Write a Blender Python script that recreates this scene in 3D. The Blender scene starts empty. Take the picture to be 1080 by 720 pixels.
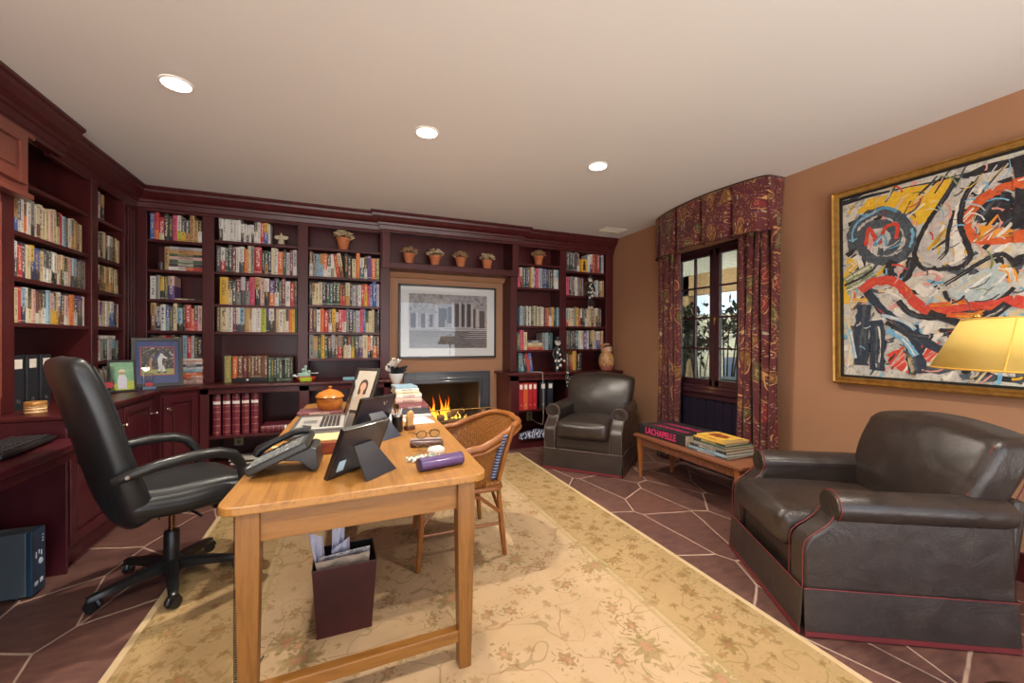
import bpy, bmesh, math, random
from mathutils import Vector, Matrix
PI = math.pi
rad = math.radians
S = bpy.context.scene
C = S.collection

# ------------------------------------------------------------------ colour
def lin(h):
    h = h.lstrip('#')
    out = []
    for i in (0, 2, 4):
        c = int(h[i:i+2], 16)/255
        out.append(c/12.92 if c <= .04045 else ((c+.055)/1.055)**2.4)
    return (*out, 1)

# ------------------------------------------------------------------ node materials
class NT:
    def __init__(s, name):
        s.m = bpy.data.materials.new(name); s.m.use_nodes = True
        s.t = s.m.node_tree; s.N = s.t.nodes; s.L = s.t.links
        s.b = s.N['Principled BSDF']; s.o = s.N['Material Output']
    def n(s, typ, **k):
        x = s.N.new('ShaderNode'+typ)
        for a, v in k.items(): setattr(x, a, v)
        return x
    def lk(s, a, b): s.L.new(a, b)
    def set(s, node, **k):
        for a, v in k.items(): node.inputs[a.replace('_', ' ')].default_value = v
    def coord(s, which='Object', scale=(1, 1, 1), rot=(0, 0, 0), loc=(0, 0, 0)):
        t = s.n('TexCoord'); m = s.n('Mapping')
        m.inputs['Scale'].default_value = scale; m.inputs['Rotation'].default_value = rot; m.inputs['Location'].default_value = loc
        s.lk(t.outputs[which], m.inputs['Vector']); return m.outputs[0]
    def noise(s, vec, scale, detail=3, rough=.5, dist=0):
        x = s.n('TexNoise'); s.set(x, Scale=scale, Detail=detail, Roughness=rough, Distortion=dist)
        if vec is not None: s.lk(vec, x.inputs['Vector'])
        return x
    def ramp(s, fac, stops, interp='LINEAR'):
        r = s.n('ValToRGB'); cr = r.color_ramp; cr.interpolation = interp
        while len(cr.elements) < len(stops): cr.elements.new(.5)
        for e, (p, c) in zip(cr.elements, stops):
            e.position = p; e.color = lin(c) if isinstance(c, str) else (c, c, c, 1)
        s.lk(fac, r.inputs[0]); return r.outputs[0]
    def math(s, op, a, b=None, c=None):
        x = s.n('Math', operation=op)
        for i, v in enumerate((a, b, c)):
            if v is None: continue
            if isinstance(v, (int, float)): x.inputs[i].default_value = v
            else: s.lk(v, x.inputs[i])
        return x.outputs[0]
    def mix(s, fac, a, b, blend='MIX'):
        x = s.n('Mix', data_type='RGBA', blend_type=blend)
        for i, v in ((0, fac), (6, a), (7, b)):
            if isinstance(v, str): v = lin(v)
            if isinstance(v, (int, float, tuple)): x.inputs[i].default_value = v
            else: s.lk(v, x.inputs[i])
        return x.outputs[2]
    def sep(s, vec):
        x = s.n('SeparateXYZ'); s.lk(vec, x.inputs[0]); return x.outputs
    def bump(s, h, strength=.2, dist=.01):
        x = s.n('Bump'); s.set(x, Strength=strength, Distance=dist); s.lk(h, x.inputs['Height']); s.lk(x.outputs[0], s.b.inputs['Normal'])
    def base(s, c):
        if isinstance(c, str): s.b.inputs['Base Color'].default_value = lin(c)
        else: s.lk(c, s.b.inputs['Base Color'])
    def surf(s, rough=.5, metal=0, spec=.5, coat=0, coat_r=.1):
        s.set(s.b, Roughness=rough, Metallic=metal); s.b.inputs['Specular IOR Level'].default_value = spec
        s.b.inputs['Coat Weight'].default_value = coat; s.b.inputs['Coat Roughness'].default_value = coat_r
        return s.m

MATS = {}
def P(name, hexc, rough=.5, metal=0, coat=0, var=None, vs=8, bump=0, bs=60, spec=.5):
    """plain procedural surface: base colour, optional noise variation to colour var, optional fine bump"""
    if name in MATS: return MATS[name]
    t = NT(name); v = t.coord('Object')
    if var:
        n = t.noise(v, vs, 4, .6)
        t.base(t.ramp(n.outputs[0], [(.3, hexc), (.7, var)]))
    else: t.base(hexc)
    if bump:
        t.bump(t.noise(v, bs, 3).outputs[0], bump, .004)
    MATS[name] = t.surf(rough, metal, spec, coat); return MATS[name]

def wood(name, dark, light, scale=(14, 1.2, 14), rough=.4, coat=0, bump=.08, spec=.5):
    if name in MATS: return MATS[name]
    t = NT(name); v = t.coord('Object', scale)
    n1 = t.noise(v, 1.6, 5, .6, .6); n2 = t.noise(v, 9, 4, .7)
    f = t.math('ADD', t.math('MULTIPLY', n1.outputs[0], .7), t.math('MULTIPLY', n2.outputs[0], .3))
    t.base(t.ramp(f, [(.3, dark), (.5, light), (.72, dark)]))
    t.bump(n2.outputs[0], bump, .004)
    MATS[name] = t.surf(rough, 0, spec, coat, .12); return MATS[name]

def emit(name, hexc, strength):
    if name in MATS: return MATS[name]
    t = NT(name); e = t.n('Emission'); e.inputs[0].default_value = lin(hexc); e.inputs[1].default_value = strength
    t.lk(e.outputs[0], t.o.inputs[0]); MATS[name] = t.m; return t.m

def glassy(name, tint='#ffffff', gloss=.1, rough=.0):
    if name in MATS: return MATS[name]
    t = NT(name); a = t.n('BsdfTransparent'); a.inputs[0].default_value = lin(tint)
    g = t.n('BsdfGlossy'); g.inputs['Roughness'].default_value = rough
    f = t.n('Fresnel'); f.inputs[0].default_value = 1.45
    fac = t.math('MINIMUM', t.math('ADD', f.outputs[0], gloss-.04), .6)
    m = t.n('MixShader'); t.lk(fac, m.inputs[0]); t.lk(a.outputs[0], m.inputs[1]); t.lk(g.outputs[0], m.inputs[2])
    t.lk(m.outputs[0], t.o.inputs[0]); MATS[name] = t.m; return t.m

# ------------------------------------------------------------------ bmesh shapes
def nb(): return bmesh.new()
def face(bm, vs, mi=0):
    try:
        f = bm.faces.new(vs); f.material_index = mi; return f
    except ValueError: return None
def box(bm, x0, x1, y0, y1, z0, z1, mi=0, rot=None, about=None):
    co = [(x, y, z) for z in (z0, z1) for y in (y0, y1) for x in (x0, x1)]
    if rot is not None:
        c = Vector(about if about else ((x0+x1)/2, (y0+y1)/2, (z0+z1)/2)); co = [c+rot@(Vector(p)-c) for p in co]
    v = [bm.verts.new(p) for p in co]
    for q in ((0, 2, 3, 1), (4, 5, 7, 6), (0, 1, 5, 4), (2, 6, 7, 3), (0, 4, 6, 2), (1, 3, 7, 5)):
        face(bm, [v[i] for i in q], mi)
    return v
def loft(bm, rings, caps=True, mi=0, closed=False, open_ring=False):
    R = [[bm.verts.new(p) for p in r] for r in rings]; n = len(R[0])
    m = len(R) if closed else len(R)-1
    for i in range(m):
        a, b = R[i], R[(i+1) % len(R)]
        for j in range(n-1 if open_ring else n):
            face(bm, [a[j], a[(j+1) % n], b[(j+1) % n], b[j]], mi)
    if caps and not closed and not open_ring:
        face(bm, R[0][::-1], mi); face(bm, R[-1], mi)
    return R
def tube(bm, pts, r, n=8, mi=0, closed=False, caps=True, squash=1):
    pts = [Vector(p) for p in pts]; rings = []; k = len(pts)
    up = None
    for i, p in enumerate(pts):
        if closed: d = pts[(i+1) % k]-pts[i-1]
        else: d = pts[min(i+1, k-1)]-pts[max(i-1, 0)]
        if d.length < 1e-9: d = Vector((0, 0, 1))
        d.normalize()
        if up is None:
            up = Vector((0, 0, 1)) if abs(d.z) < .9 else Vector((1, 0, 0))
        s = d.cross(up)
        if s.length < 1e-6: s = d.orthogonal()
        s.normalize(); up = s.cross(d).normalized()
        rr = r[i] if isinstance(r, (list, tuple)) else r
        rings.append([p+rr*(math.cos(2*PI*j/n)*s+squash*math.sin(2*PI*j/n)*up) for j in range(n)])
    return loft(bm, rings, caps, mi, closed)
def cyl(bm, p0, p1, r0, r1=None, n=16, mi=0, caps=True):
    return tube(bm, [p0, p1], [r0, r0 if r1 is None else r1], n, mi, False, caps)
def lathe(bm, prof, c=(0, 0, 0), n=24, mi=0, sx=1, sy=1):
    rings = [[(c[0]+sx*max(r, 1e-4)*math.cos(2*PI*j/n), c[1]+sy*max(r, 1e-4)*math.sin(2*PI*j/n), c[2]+z) for j in range(n)] for r, z in prof]
    return loft(bm, rings, True, mi)
def ball(bm, c, r, mi=0, n=12, m=8, sx=1, sy=1, sz=1):
    pr = [(r*math.sin(PI*i/m), -r*sz*math.cos(PI*i/m)) for i in range(m+1)]
    return lathe(bm, pr, c, n, mi, sx, sy)
def prism(bm, poly, axis, a0, a1, mi=0):
    """poly of 2-D points extruded along an axis ('x': poly is (y,z); 'y': (x,z); 'z': (x,y))"""
    def mk(p, a):
        return {'x': (a, p[0], p[1]), 'y': (p[0], a, p[1]), 'z': (p[0], p[1], a)}[axis]
    A = [bm.verts.new(mk(p, a0)) for p in poly]; B = [bm.verts.new(mk(p, a1)) for p in poly]
    n = len(poly)
    face(bm, A[::-1], mi); face(bm, B, mi)
    for i in range(n): face(bm, [A[i], A[(i+1) % n], B[(i+1) % n], B[i]], mi)
def rbox(bm, c, s, r, n=8, f=None, mi=0, bulge=(0, 0, 0)):
    """rounded box with half sizes s, edge radius r; f maps each final point; bulge crowns the faces"""
    s = Vector(s); idx = {}
    def V(u, v, w):
        key = (round(u, 5), round(v, 5), round(w, 5))
        if key in idx: return idx[key]
        p = Vector((u*s.x, v*s.y, w*s.z)); q = Vector([max(-(s[i]-r), min(s[i]-r, p[i])) for i in range(3)])
        d = p-q
        if d.length > 1e-9: p = q+d.normalized()*r
        p.x += bulge[0]*(1 if u > 0 else -1)*(1-v*v)*(1-w*w)*(abs(u) ** 2)
        p.y += bulge[1]*(1 if v > 0 else -1)*(1-u*u)*(1-w*w)*(abs(v) ** 2)
        p.z += bulge[2]*(1 if w > 0 else -1)*(1-u*u)*(1-v*v)*(abs(w) ** 2)
        if f: p = Vector(f(p))
        idx[key] = bm.verts.new(p+Vector(c)); return idx[key]
    g = []
    for axis in range(3):
        # finer samples near the edges so the rounding shows
        k = r/s[axis]; e = sorted(set([-1, -1+k*.35, -1+k*.7, 1-k*.7, 1-k*.35, 1]+[-(1-k)+2*(1-k)*i/n for i in range(n+1)]))
        g.append(e)
    for ax, (a, b) in ((0, (1, 2)), (1, (2, 0)), (2, (0, 1))):
        for sg in (-1, 1):
            for i in range(len(g[a])-1):
                for j in range(len(g[b])-1):
                    q = []
                    for (ii, jj) in ((i, j), (i+1, j), (i+1, j+1), (i, j+1)):
                        p = [0, 0, 0]; p[ax] = sg; p[a] = g[a][ii]; p[b] = g[b][jj]; q.append(V(*p))
                    face(bm, q if sg > 0 else q[::-1], mi)
def surf(bm, fn, nu, nv, mi=0, uvs=(1, 1)):
    uvl = bm.loops.layers.uv.verify()
    G = [[bm.verts.new(fn(i/nu, j/nv)) for j in range(nv+1)] for i in range(nu+1)]
    for i in range(nu):
        for j in range(nv):
            f = face(bm, [G[i][j], G[i+1][j], G[i+1][j+1], G[i][j+1]], mi)
            if f:
                for l, (a, b) in zip(f.loops, ((i, j), (i+1, j), (i+1, j+1), (i, j+1))): l[uvl].uv = (a/nu*uvs[0], b/nv*uvs[1])
    return G

# ------------------------------------------------------------------ objects
def obj(name, bm, mat, parent=None, smooth=False, sharp=40, bev=0, solid=0, sub=0, loc=None, rotz=None, norm=True):
    if norm: bmesh.ops.recalc_face_normals(bm, faces=bm.faces[:])
    me = bpy.data.meshes.new(name); bm.to_mesh(me); bm.free()
    for m in (mat if isinstance(mat, (list, tuple)) else [mat]): me.materials.append(m)
    if smooth:
        for p in me.polygons: p.use_smooth = True
        if sharp: me.set_sharp_from_angle(angle=rad(sharp))
    o = bpy.data.objects.new(name, me); C.objects.link(o)
    if parent: o.parent = parent
    if loc: o.location = loc
    if rotz is not None: o.rotation_euler = (0, 0, rotz)
    if solid:
        m = o.modifiers.new('thickness', 'SOLIDIFY'); m.thickness = solid; m.offset = 0
    if bev:
        m = o.modifiers.new('edge', 'BEVEL'); m.width = bev; m.segments = 2; m.limit_method = 'ANGLE'; m.angle_limit = rad(35)
    if sub:
        m = o.modifiers.new('sub', 'SUBSURF'); m.levels = sub; m.render_levels = sub
    return o
def tag(o, label, cat, group=None, kind=None):
    o['label'] = label; o['category'] = cat
    if group: o['group'] = group
    if kind: o['kind'] = kind
    return o
def thing(name, label, cat, loc=(0, 0, 0), rotz=0, group=None):
    o = bpy.data.objects.new(name, None); C.objects.link(o); o.empty_display_size = .05
    o.location = loc; o.rotation_euler = (0, 0, rotz)
    return tag(o, label, cat, group)
def struct(name, bm, mat, **k):
    par = k.get('parent'); o = obj(name, bm, mat, **k)
    if not par: o['kind'] = 'structure'
    return o
def dup(root, loc, rotz=None, label=None):
    r = root.copy(); C.objects.link(r); r.location = loc
    if rotz is not None: r.rotation_euler = (0, 0, rotz)
    if label: r['label'] = label
    for ch in list(root.children):
        c = ch.copy(); C.objects.link(c); c.parent = r
        for g in list(ch.children):
            d = g.copy(); C.objects.link(d); d.parent = c
    return r
def text_mesh(name, s, size, mat, parent, M4, depth=.0006, offset=0, align='CENTER'):
    cu = bpy.data.curves.new(name, 'FONT'); cu.body = s; cu.size = size; cu.extrude = depth; cu.offset = offset
    cu.align_x = align; cu.align_y = 'CENTER'
    t = bpy.data.objects.new(name, cu); C.objects.link(t)
    dg = bpy.context.evaluated_depsgraph_get(); me = bpy.data.meshes.new_from_object(t.evaluated_get(dg))
    bpy.data.objects.remove(t); me.transform(M4); me.materials.clear(); me.materials.append(mat)
    o = bpy.data.objects.new(name, me); C.objects.link(o); o.parent = parent
    return o
ORD = 'first second third fourth fifth sixth seventh eighth ninth tenth eleventh twelfth thirteenth fourteenth fifteenth sixteenth seventeenth eighteenth nineteenth twentieth'.split()
ORD += ['twenty-'+w for w in ORD[:9]]+['thirtieth']

# ------------------------------------------------------------------ shared materials
MAHOG = NT('mahogany_paint')
_v = MAHOG.coord('Object', (6, 6, 1))
MAHOG.base(MAHOG.ramp(MAHOG.noise(_v, 2, 4, .6).outputs[0], [(.3, '#3f1416'), (.7, '#521c1e')]))
MAHOG = MAHOG.surf(.36, 0, .35, .12, .2)
CABM = NT('cabinet_paint')
_v = CABM.coord('Object', (6, 6, 1))
CABM.base(CABM.ramp(CABM.noise(_v, 2, 4, .6).outputs[0], [(.3, '#43171f'), (.7, '#511e26')]))
CABM = CABM.surf(.32, 0, .4, .2, .15)
BRASS = P('brass', '#c9a45a', .25, 1)
STEEL = P('steel', '#c8c6c2', .28, 1)
BLACKP = P('black_plastic', '#141416', .38, var='#1a1a1d', bump=.05, bs=300)
WHITEP = P('white_card', '#e6e2da', .7)
BLACKL = NT('black_leather')
_v = BLACKL.coord('Object')
BLACKL.base('#1d1f21'); BLACKL.bump(BLACKL.noise(_v, 120, 3).outputs[0], .12, .002); BLACKL = BLACKL.surf(.36, 0, .55)
PIPE = P('red_piping', '#6e2629', .5)
# ================================================================== THE SETTING
CEIL = 2.63; XR = 3.36; XL = -2.02; YB = 4.97; YF = -1.6
FACE_Y = 4.69; FACE_X = -1.72
# floor: irregular purple-brown flagstones with pale joints
t = NT('flagstone'); v = t.coord('Object', (1.25, .8, 1), (0, 0, rad(28)))
nz = t.noise(v, 2.2, 2); w = t.n('VectorMath', operation='MULTIPLY_ADD')
t.lk(nz.outputs['Color'], w.inputs[0]); w.inputs[1].default_value = (.035, .035, 0); t.lk(v, w.inputs[2])
ve = t.n('TexVoronoi', feature='DISTANCE_TO_EDGE', voronoi_dimensions='2D'); ve.inputs['Scale'].default_value = 2.35; ve.inputs['Randomness'].default_value = 1
vc = t.n('TexVoronoi', feature='F1', voronoi_dimensions='2D'); vc.inputs['Scale'].default_value = 2.35; vc.inputs['Randomness'].default_value = 1
t.lk(w.outputs[0], ve.inputs['Vector']); t.lk(w.outputs[0], vc.inputs['Vector'])
cs = t.sep(vc.outputs['Color'])
stone = t.ramp(cs[0], [(.0, '#4d3431'), (.35, '#5e423e'), (.7, '#6d4a42'), (1, '#553b3c')])
n2 = t.noise(t.coord('Object', (3, 9, 1)), 3, 6, .65)
stone = t.mix(.55, stone, t.ramp(n2.outputs[0], [(.3, '#3f2a29'), (.7, '#7f5a4c')]))
gr = t.ramp(ve.outputs[0], [(.008, 1.0), (.016, 0.0)])
nb2 = t.noise(v, 9, 3); gr = t.math('MULTIPLY', gr, t.ramp(nb2.outputs[0], [(.25, .55), (.5, 1.0)]))
t.base(t.mix(gr, stone, '#b59a8a'))
t.bump(t.math('ADD', t.math('MULTIPLY', n2.outputs[0], .4), t.ramp(ve.outputs[0], [(.0, 0.0), (.03, 1.0)])), .35, .008)
FLAG = t.surf(.42, 0, .5, .1, .3)
bm = nb(); box(bm, XL-.1, XR+.14, YF, YB+.13, -.1, 0); struct('floor', bm, FLAG)

t = NT('ceiling_plaster'); v = t.coord('Object')
t.base(t.ramp(t.noise(v, .7, 3).outputs[0], [(.3, '#e3e2df'), (.7, '#e8e7e4')])); t.bump(t.noise(v, 40, 3).outputs[0], .04, .004)
CEILM = t.surf(.7, 0, .3)
bm = nb(); box(bm, XL-.1, XR+.14, YF, YB+.13, CEIL, CEIL+.1); struct('ceiling', bm, CEILM)

t = NT('terracotta_wall'); v = t.coord('Object')
t.base(t.ramp(t.noise(v, 1.3, 4, .6).outputs[0], [(.3, '#a3785a'), (.7, '#ac8062')])); t.bump(t.noise(v, 90, 3).outputs[0], .06, .003)
WALLM = t.surf(.6, 0, .35)
bm = nb(); box(bm, XL-.1, XL, YF, YB+.13, 0, CEIL); struct('wall_left', bm, WALLM)
# right wall with the window opening
WY0, WY1, WZ0, WZ1 = 2.52, 3.60, .80, 2.22
bm = nb()
box(bm, XR, XR+.14, YF, WY0, 0, CEIL); box(bm, XR, XR+.14, WY1, YB+.13, 0, CEIL)
box(bm, XR, XR+.14, WY0, WY1, 0, WZ0); box(bm, XR, XR+.14, WY0, WY1, WZ1, CEIL)
struct('wall_right', bm, WALLM)
# back wall with the firebox opening
FX0, FX1, FZ = .76, 1.555, .765
bm = nb()
box(bm, XL, FX0, YB, YB+.13, 0, CEIL); box(bm, FX1, XR, YB, YB+.13, 0, CEIL); box(bm, FX0, FX1, YB, YB+.13, FZ, CEIL)
struct('wall_back', bm, WALLM)
# front wall behind the camera: two piers and a lintel round a wide opening added to let fill light in
bm = nb()
box(bm, XL-.1, XL+.45, YF-.14, YF, 0, CEIL); box(bm, XR-.45, XR+.14, YF-.14, YF, 0, CEIL); box(bm, XL+.45, XR-.45, YF-.14, YF, 2.3, CEIL)
struct('wall_front', bm, WALLM)
bm = nb(); box(bm, XR-.016, XR, YF, 2.2, 0, .14); box(bm, XR-.02, XR, YF, 2.2, .14, .155)
struct('baseboard_right', bm, MAHOG)

# ------------------------------------------------------------------ crown moulding
CP = [(-.02, 0), (.12, 0), (.12, -.018), (.105, -.028), (.10, -.05), (.075, -.085), (.045, -.105), (.04, -.125), (.028, -.13), (.02, -.17), (.012, -.175), (.012, -.2), (-.02, -.2)]
def crown_y(bm, x0, x1, face_y, dx0=0, dx1=0):      # runs along X, projects toward -Y; ends mitred by dx per unit of projection
    A = [bm.verts.new((x0+dx0*p, face_y-p, CEIL+z)) for p, z in CP]; B = [bm.verts.new((x1+dx1*p, face_y-p, CEIL+z)) for p, z in CP]
    n = len(CP); face(bm, A); face(bm, B[::-1])
    for i in range(n): face(bm, [A[i], B[i], B[(i+1) % n], A[(i+1) % n]])
def crown_x(bm, y0, y1, face_x, dy0=0, dy1=0):      # runs along Y, projects toward +X
    A = [bm.verts.new((face_x+p, y0+dy0*p, CEIL+z)) for p, z in CP]; B = [bm.verts.new((face_x+p, y1+dy1*p, CEIL+z)) for p, z in CP]
    n = len(CP); face(bm, A); face(bm, B[::-1])
    for i in range(n): face(bm, [A[i], B[i], B[(i+1) % n], A[(i+1) % n]])
bm = nb()
crown_x(bm, 3.52, 4.74, FACE_X-.02, 0, -.6); 
crown_y(bm, FACE_X-.06, .38, FACE_Y, .6, 0); crown_y(bm, .36, 1.96, FACE_Y-.06, -1, 1); crown_y(bm, 1.94, XR, FACE_Y)
struct('trim_1', bm, MAHOG)
bm = nb(); crown_x(bm, 1.2, 3.52, FACE_X+.045, 0, 0)
struct('trim_2', bm, MAHOG)

# ------------------------------------------------------------------ window
bm = nb()
for a, b in ((WY0, WY0+.03), (WY1-.03, WY1)): box(bm, XR-.005, XR+.13, a, b, WZ0, WZ1)
box(bm, XR-.005, XR+.13, WY0, WY1, WZ1-.03, WZ1); box(bm, XR-.03, XR+.13, WY0, WY1, WZ0, WZ0+.03)
FRAMEM = P('window_frame_paint', '#3a1d24', .35, coat=.2)
win = struct('window_1', bm, FRAMEM, bev=.003)
def sash(y0, y1):
    bm = nb(); X0, X1 = XR+.03, XR+.07; z0, z1 = WZ0+.03, WZ1-.03; s = .055
    box(bm, X0, X1, y0, y0+s, z0, z1); box(bm, X0, X1, y1-s, y1, z0, z1); box(bm, X0, X1, y0, y1, z0, z0+.06); box(bm, X0, X1, y0, y1, z1-s, z1)
    gy0, gy1, gz0, gz1 = y0+s, y1-s, z0+.06, z1-s
    m = (gy0+gy1)/2; box(bm, X0+.006, X1-.006, m-.009, m+.009, gz0, gz1)
    for k in (1, 2, 3):
        z = gz0+(gz1-gz0)*k/4; box(bm, X0+.006, X1-.006, gy0, gy1, z-.009, z+.009)
    o = struct('sash', bm, FRAMEM, parent=win, bev=.002)
    bm = nb(); box(bm, XR+.048, XR+.052, gy0, gy1, gz0, gz1); struct('pane', bm, glassy('window_glass', '#f4fbf8', .05), parent=o)
    return o
sash(3.062, 3.57); s2 = sash(2.55, 3.058)
bm = nb(); box(bm, XR+.018, XR+.032, 3.045, 3.075, .83, 2.19); struct('astragal', bm, FRAMEM, parent=win)
bm = nb(); cyl(bm, (XR+.01, 3.04, 1.5), (XR+.03, 3.04, 1.5), .012); box(bm, XR+.004, XR+.012, 3.033, 3.047, 1.44, 1.51); struct('latch', bm, BRASS, parent=win, smooth=True)
# sill ledge and slatted panel under the window
bm = nb(); box(bm, XR-.05, XR, 2.48, 3.64, .755, .80); box(bm, XR-.035, XR, 2.48, 3.64, .70, .755)
struct('trim_3', bm, FRAMEM, bev=.006)
bm = nb()
for k in range(11):
    y = 2.5+k*.102; box(bm, XR-.022, XR, y+.003, y+.099, .14, .70)
box(bm, XR-.012, XR, 2.5, 3.62, .14, .70); box(bm, XR-.03, XR, 2.5, 3.62, 0, .14)
struct('trim_4', bm, P('slat_panel_paint', '#231d2c', .4), bev=.003)

# ------------------------------------------------------------------ recessed ceiling lights (lamps of the room)
LENS = emit('lamp_lens', '#fff1dc', 30)
TRIMW = P('lamp_trim', '#f4f0ea', .6)
LIGHTS = [(-.83, 2.70, 'left', 'above the office chair'), (.49, 2.71, 'middle', 'above the wooden table'), (1.81, 2.73, 'right', 'above the far armchair'),
          (-.83, .3, 'left', ''), (.49, .3, 'middle', ''), (1.9, .3, 'right', '')]
def spot(x, y, power, parent):
    ld = bpy.data.lights.new('downlight_bulb', 'SPOT'); ld.energy = power; ld.color = (1, .90, .76); ld.spot_size = rad(150); ld.spot_blend = 1; ld.shadow_soft_size = .05
    lo = bpy.data.objects.new('downlight_bulb', ld); C.objects.link(lo); lo.parent = parent; lo.location = (0, 0, -.012)
POWER = 235
for i, (x, y, sd, ab) in enumerate(LIGHTS):
    th = thing('ceiling_light', ('round recessed ceiling light, %s of the visible row, %s' % (sd, ab)) if ab else 'round recessed ceiling light, %s of the row behind the camera' % sd, 'ceiling light', (x, y, CEIL), 0, 'recessed ceiling lights')
    bm = nb(); rings = [[(r*math.cos(a*PI/14), r*math.sin(a*PI/14), z) for a in range(28)] for r, z in ((.052, -.002), (.056, -.008), (.068, -.009), (.076, -.004), (.077, 0))]
    loft(bm, rings, False); obj('trim_ring', bm, TRIMW, th, smooth=True)
    bm = nb(); lathe(bm, [(0, -.011), (.045, -.0105), (.064, -.0095)], n=28); obj('lens', bm, LENS, th, smooth=True)
    spot(x, y, POWER if ab else POWER*.8, th)
# small ceiling vent near the window corner
th = thing('ceiling_vent', 'small white louvred ceiling vent near the window corner', 'vent', (3.03, 4.25, CEIL))
bm = nb()
for a in ((-.17, .17, -.09, -.075), (-.17, .17, .075, .09), (-.17, -.155, -.09, .09), (.155, .17, -.09, .09)): box(bm, *a, -.008, 0)
obj('frame', bm, P('vent_white', '#cfc4b2', .5), th, bev=.002)
bm = nb()
for k in range(9):
    y = -.065+k*.0162; box(bm, -.155, .155, y-.005, y+.005, -.006, -.001, rot=Matrix.Rotation(rad(25), 3, 'X'))
obj('louvres', bm, P('vent_white', '#cfc4b2', .5), th)

# ------------------------------------------------------------------ camera, world, view
cam = bpy.data.cameras.new('camera'); co = bpy.data.objects.new('camera', cam); C.objects.link(co)
cam.sensor_fit = 'HORIZONTAL'; cam.sensor_width = 36; cam.lens = 437/1080*36; cam.clip_start = .02
yaw, pitch, roll = rad(21.94), rad(-.2), rad(.2)
fw = Vector((math.sin(yaw)*math.cos(pitch), math.cos(yaw)*math.cos(pitch), math.sin(pitch))); r0 = Vector((math.cos(yaw), -math.sin(yaw), 0)); u0 = r0.cross(fw)
rr = r0*math.cos(roll)+u0*math.sin(roll); uu = u0*math.cos(roll)-r0*math.sin(roll)
co.matrix_world = Matrix(((rr.x, uu.x, -fw.x, 0), (rr.y, uu.y, -fw.y, 0), (rr.z, uu.z, -fw.z, 1.28), (0, 0, 0, 1)))
S.camera = co
wd = bpy.data.worlds.new('daylight'); S.world = wd; wd.use_nodes = True
bg = wd.node_tree.nodes['Background']; wt = wd.node_tree      # dim cool sky above; brighter warm lower half added to light the ceiling
gm = wt.nodes.new('ShaderNodeNewGeometry'); sx = wt.nodes.new('ShaderNodeSeparateXYZ'); cr = wt.nodes.new('ShaderNodeValToRGB'); mr = wt.nodes.new('ShaderNodeMapRange')
tc = wt.nodes.new('ShaderNodeTexCoord'); wt.links.new(tc.outputs['Generated'], sx.inputs[0]); wt.links.new(sx.outputs[2], mr.inputs[0]); mr.inputs[1].default_value = -1; mr.inputs[2].default_value = 1
wt.links.new(mr.outputs[0], cr.inputs[0]); cr.color_ramp.elements[0].position = .46; cr.color_ramp.elements[0].color = (1, .97, .92, 1); cr.color_ramp.elements[1].position = .52; cr.color_ramp.elements[1].color = (.30, .34, .40, 1)
wt.links.new(cr.outputs[0], bg.inputs[0]); bg.inputs[1].default_value = 6.4; wt.nodes.remove(gm)
S.view_settings.view_transform = 'Standard'; S.view_settings.look = 'None'; S.view_settings.gamma = 1; S.view_settings.use_curve_mapping = False
S.view_settings.exposure = .12
# ================================================================== BUILT-IN JOINERY
TOPZ = 2.45; LC = .865; RC = .89
def panel_door(bm, x0, x1, z0, z1, y, d=.022):       # framed door face in the xz plane, front toward -Y
    s = .055
    box(bm, x0, x0+s, y-d, y, z0, z1); box(bm, x1-s, x1, y-d, y, z0, z1); box(bm, x0+s, x1-s, y-d, y, z0, z0+s); box(bm, x0+s, x1-s, y-d, y, z1-s, z1)
    box(bm, x0+s, x1-s, y-d*.35, y, z0+s, z1-s)
    if x1-x0 > .2: box(bm, x0+s+.022, x1-s-.022, y-d*.75, y-d*.2, z0+s+.022, z1-s-.022)
def knob(parent, x, y, z, L=.03):
    bm = nb(); bmr = [(0.011, 0), (.006, .004), (.005, L*.55), (.012, L*.7), (.0155, L*.85), (.012, L), (0, L+.001)]
    rings = [[(x+r*math.cos(a*PI/8), y-h, z+r*math.sin(a*PI/8)) for a in range(16)] for r, h in bmr]
    loft(bm, rings); return obj('knob', bm, P('brushed_nickel', '#d8cfc0', .22, 1), parent, smooth=True)
def case_y(label, bays, stiles, shelves, x0, x1, z0, sides=(), face_y=FACE_Y, back=YB-.004):
    th = thing('bookcase', label, 'bookcase', (0, 0, 0))
    bm = nb(); box(bm, x0, x1, back-.014, back, z0, CEIL-.02); obj('back_panel', bm, MAHOG, th)
    for a, b in stiles:
        bm = nb(); box(bm, a, b, face_y, face_y+.022, z0, CEIL-.1); m = (a+b)/2
        w = min(.022, (b-a)/2); box(bm, m-w, m+w, face_y+.022, back-.014, z0, CEIL-.1)
        obj('stile', bm, MAHOG, th, bev=.004)
    for xx in sides:
        bm = nb(); box(bm, xx-.011, xx+.011, face_y+.004, back-.014, z0, CEIL-.1); obj('side_panel', bm, MAHOG, th, bev=.003)
    bm = nb(); box(bm, x0, x1, face_y+.001, face_y+.021, TOPZ, CEIL-.01); box(bm, x0, x1, face_y+.021, back-.014, CEIL-.14, CEIL-.12); obj('header', bm, MAHOG, th)
    for (a, b), zs in zip(bays, shelves):
        for z in zs:
            bm = nb(); box(bm, a-.002, b+.002, face_y+.012, back-.014, z-.026, z); obj('shelf', bm, MAHOG, th, bev=.003)
    return th
B1, B2, B3, B4, B5 = (-1.655, -1.245), (-1.15, -.446), (-.35, .352), (1.955, 2.55), (2.64, 3.245)
Z1 = (2.185, 1.912, 1.642, 1.356, 1.10); Z2 = (2.222, 1.924, 1.612, 1.35); Z3 = (2.225, 1.930, 1.635, 1.357, 1.083)
Z4 = (2.228, 1.935, 1.458, 1.157); Z5 = (2.178, 1.862, 1.462, 1.165)
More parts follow.
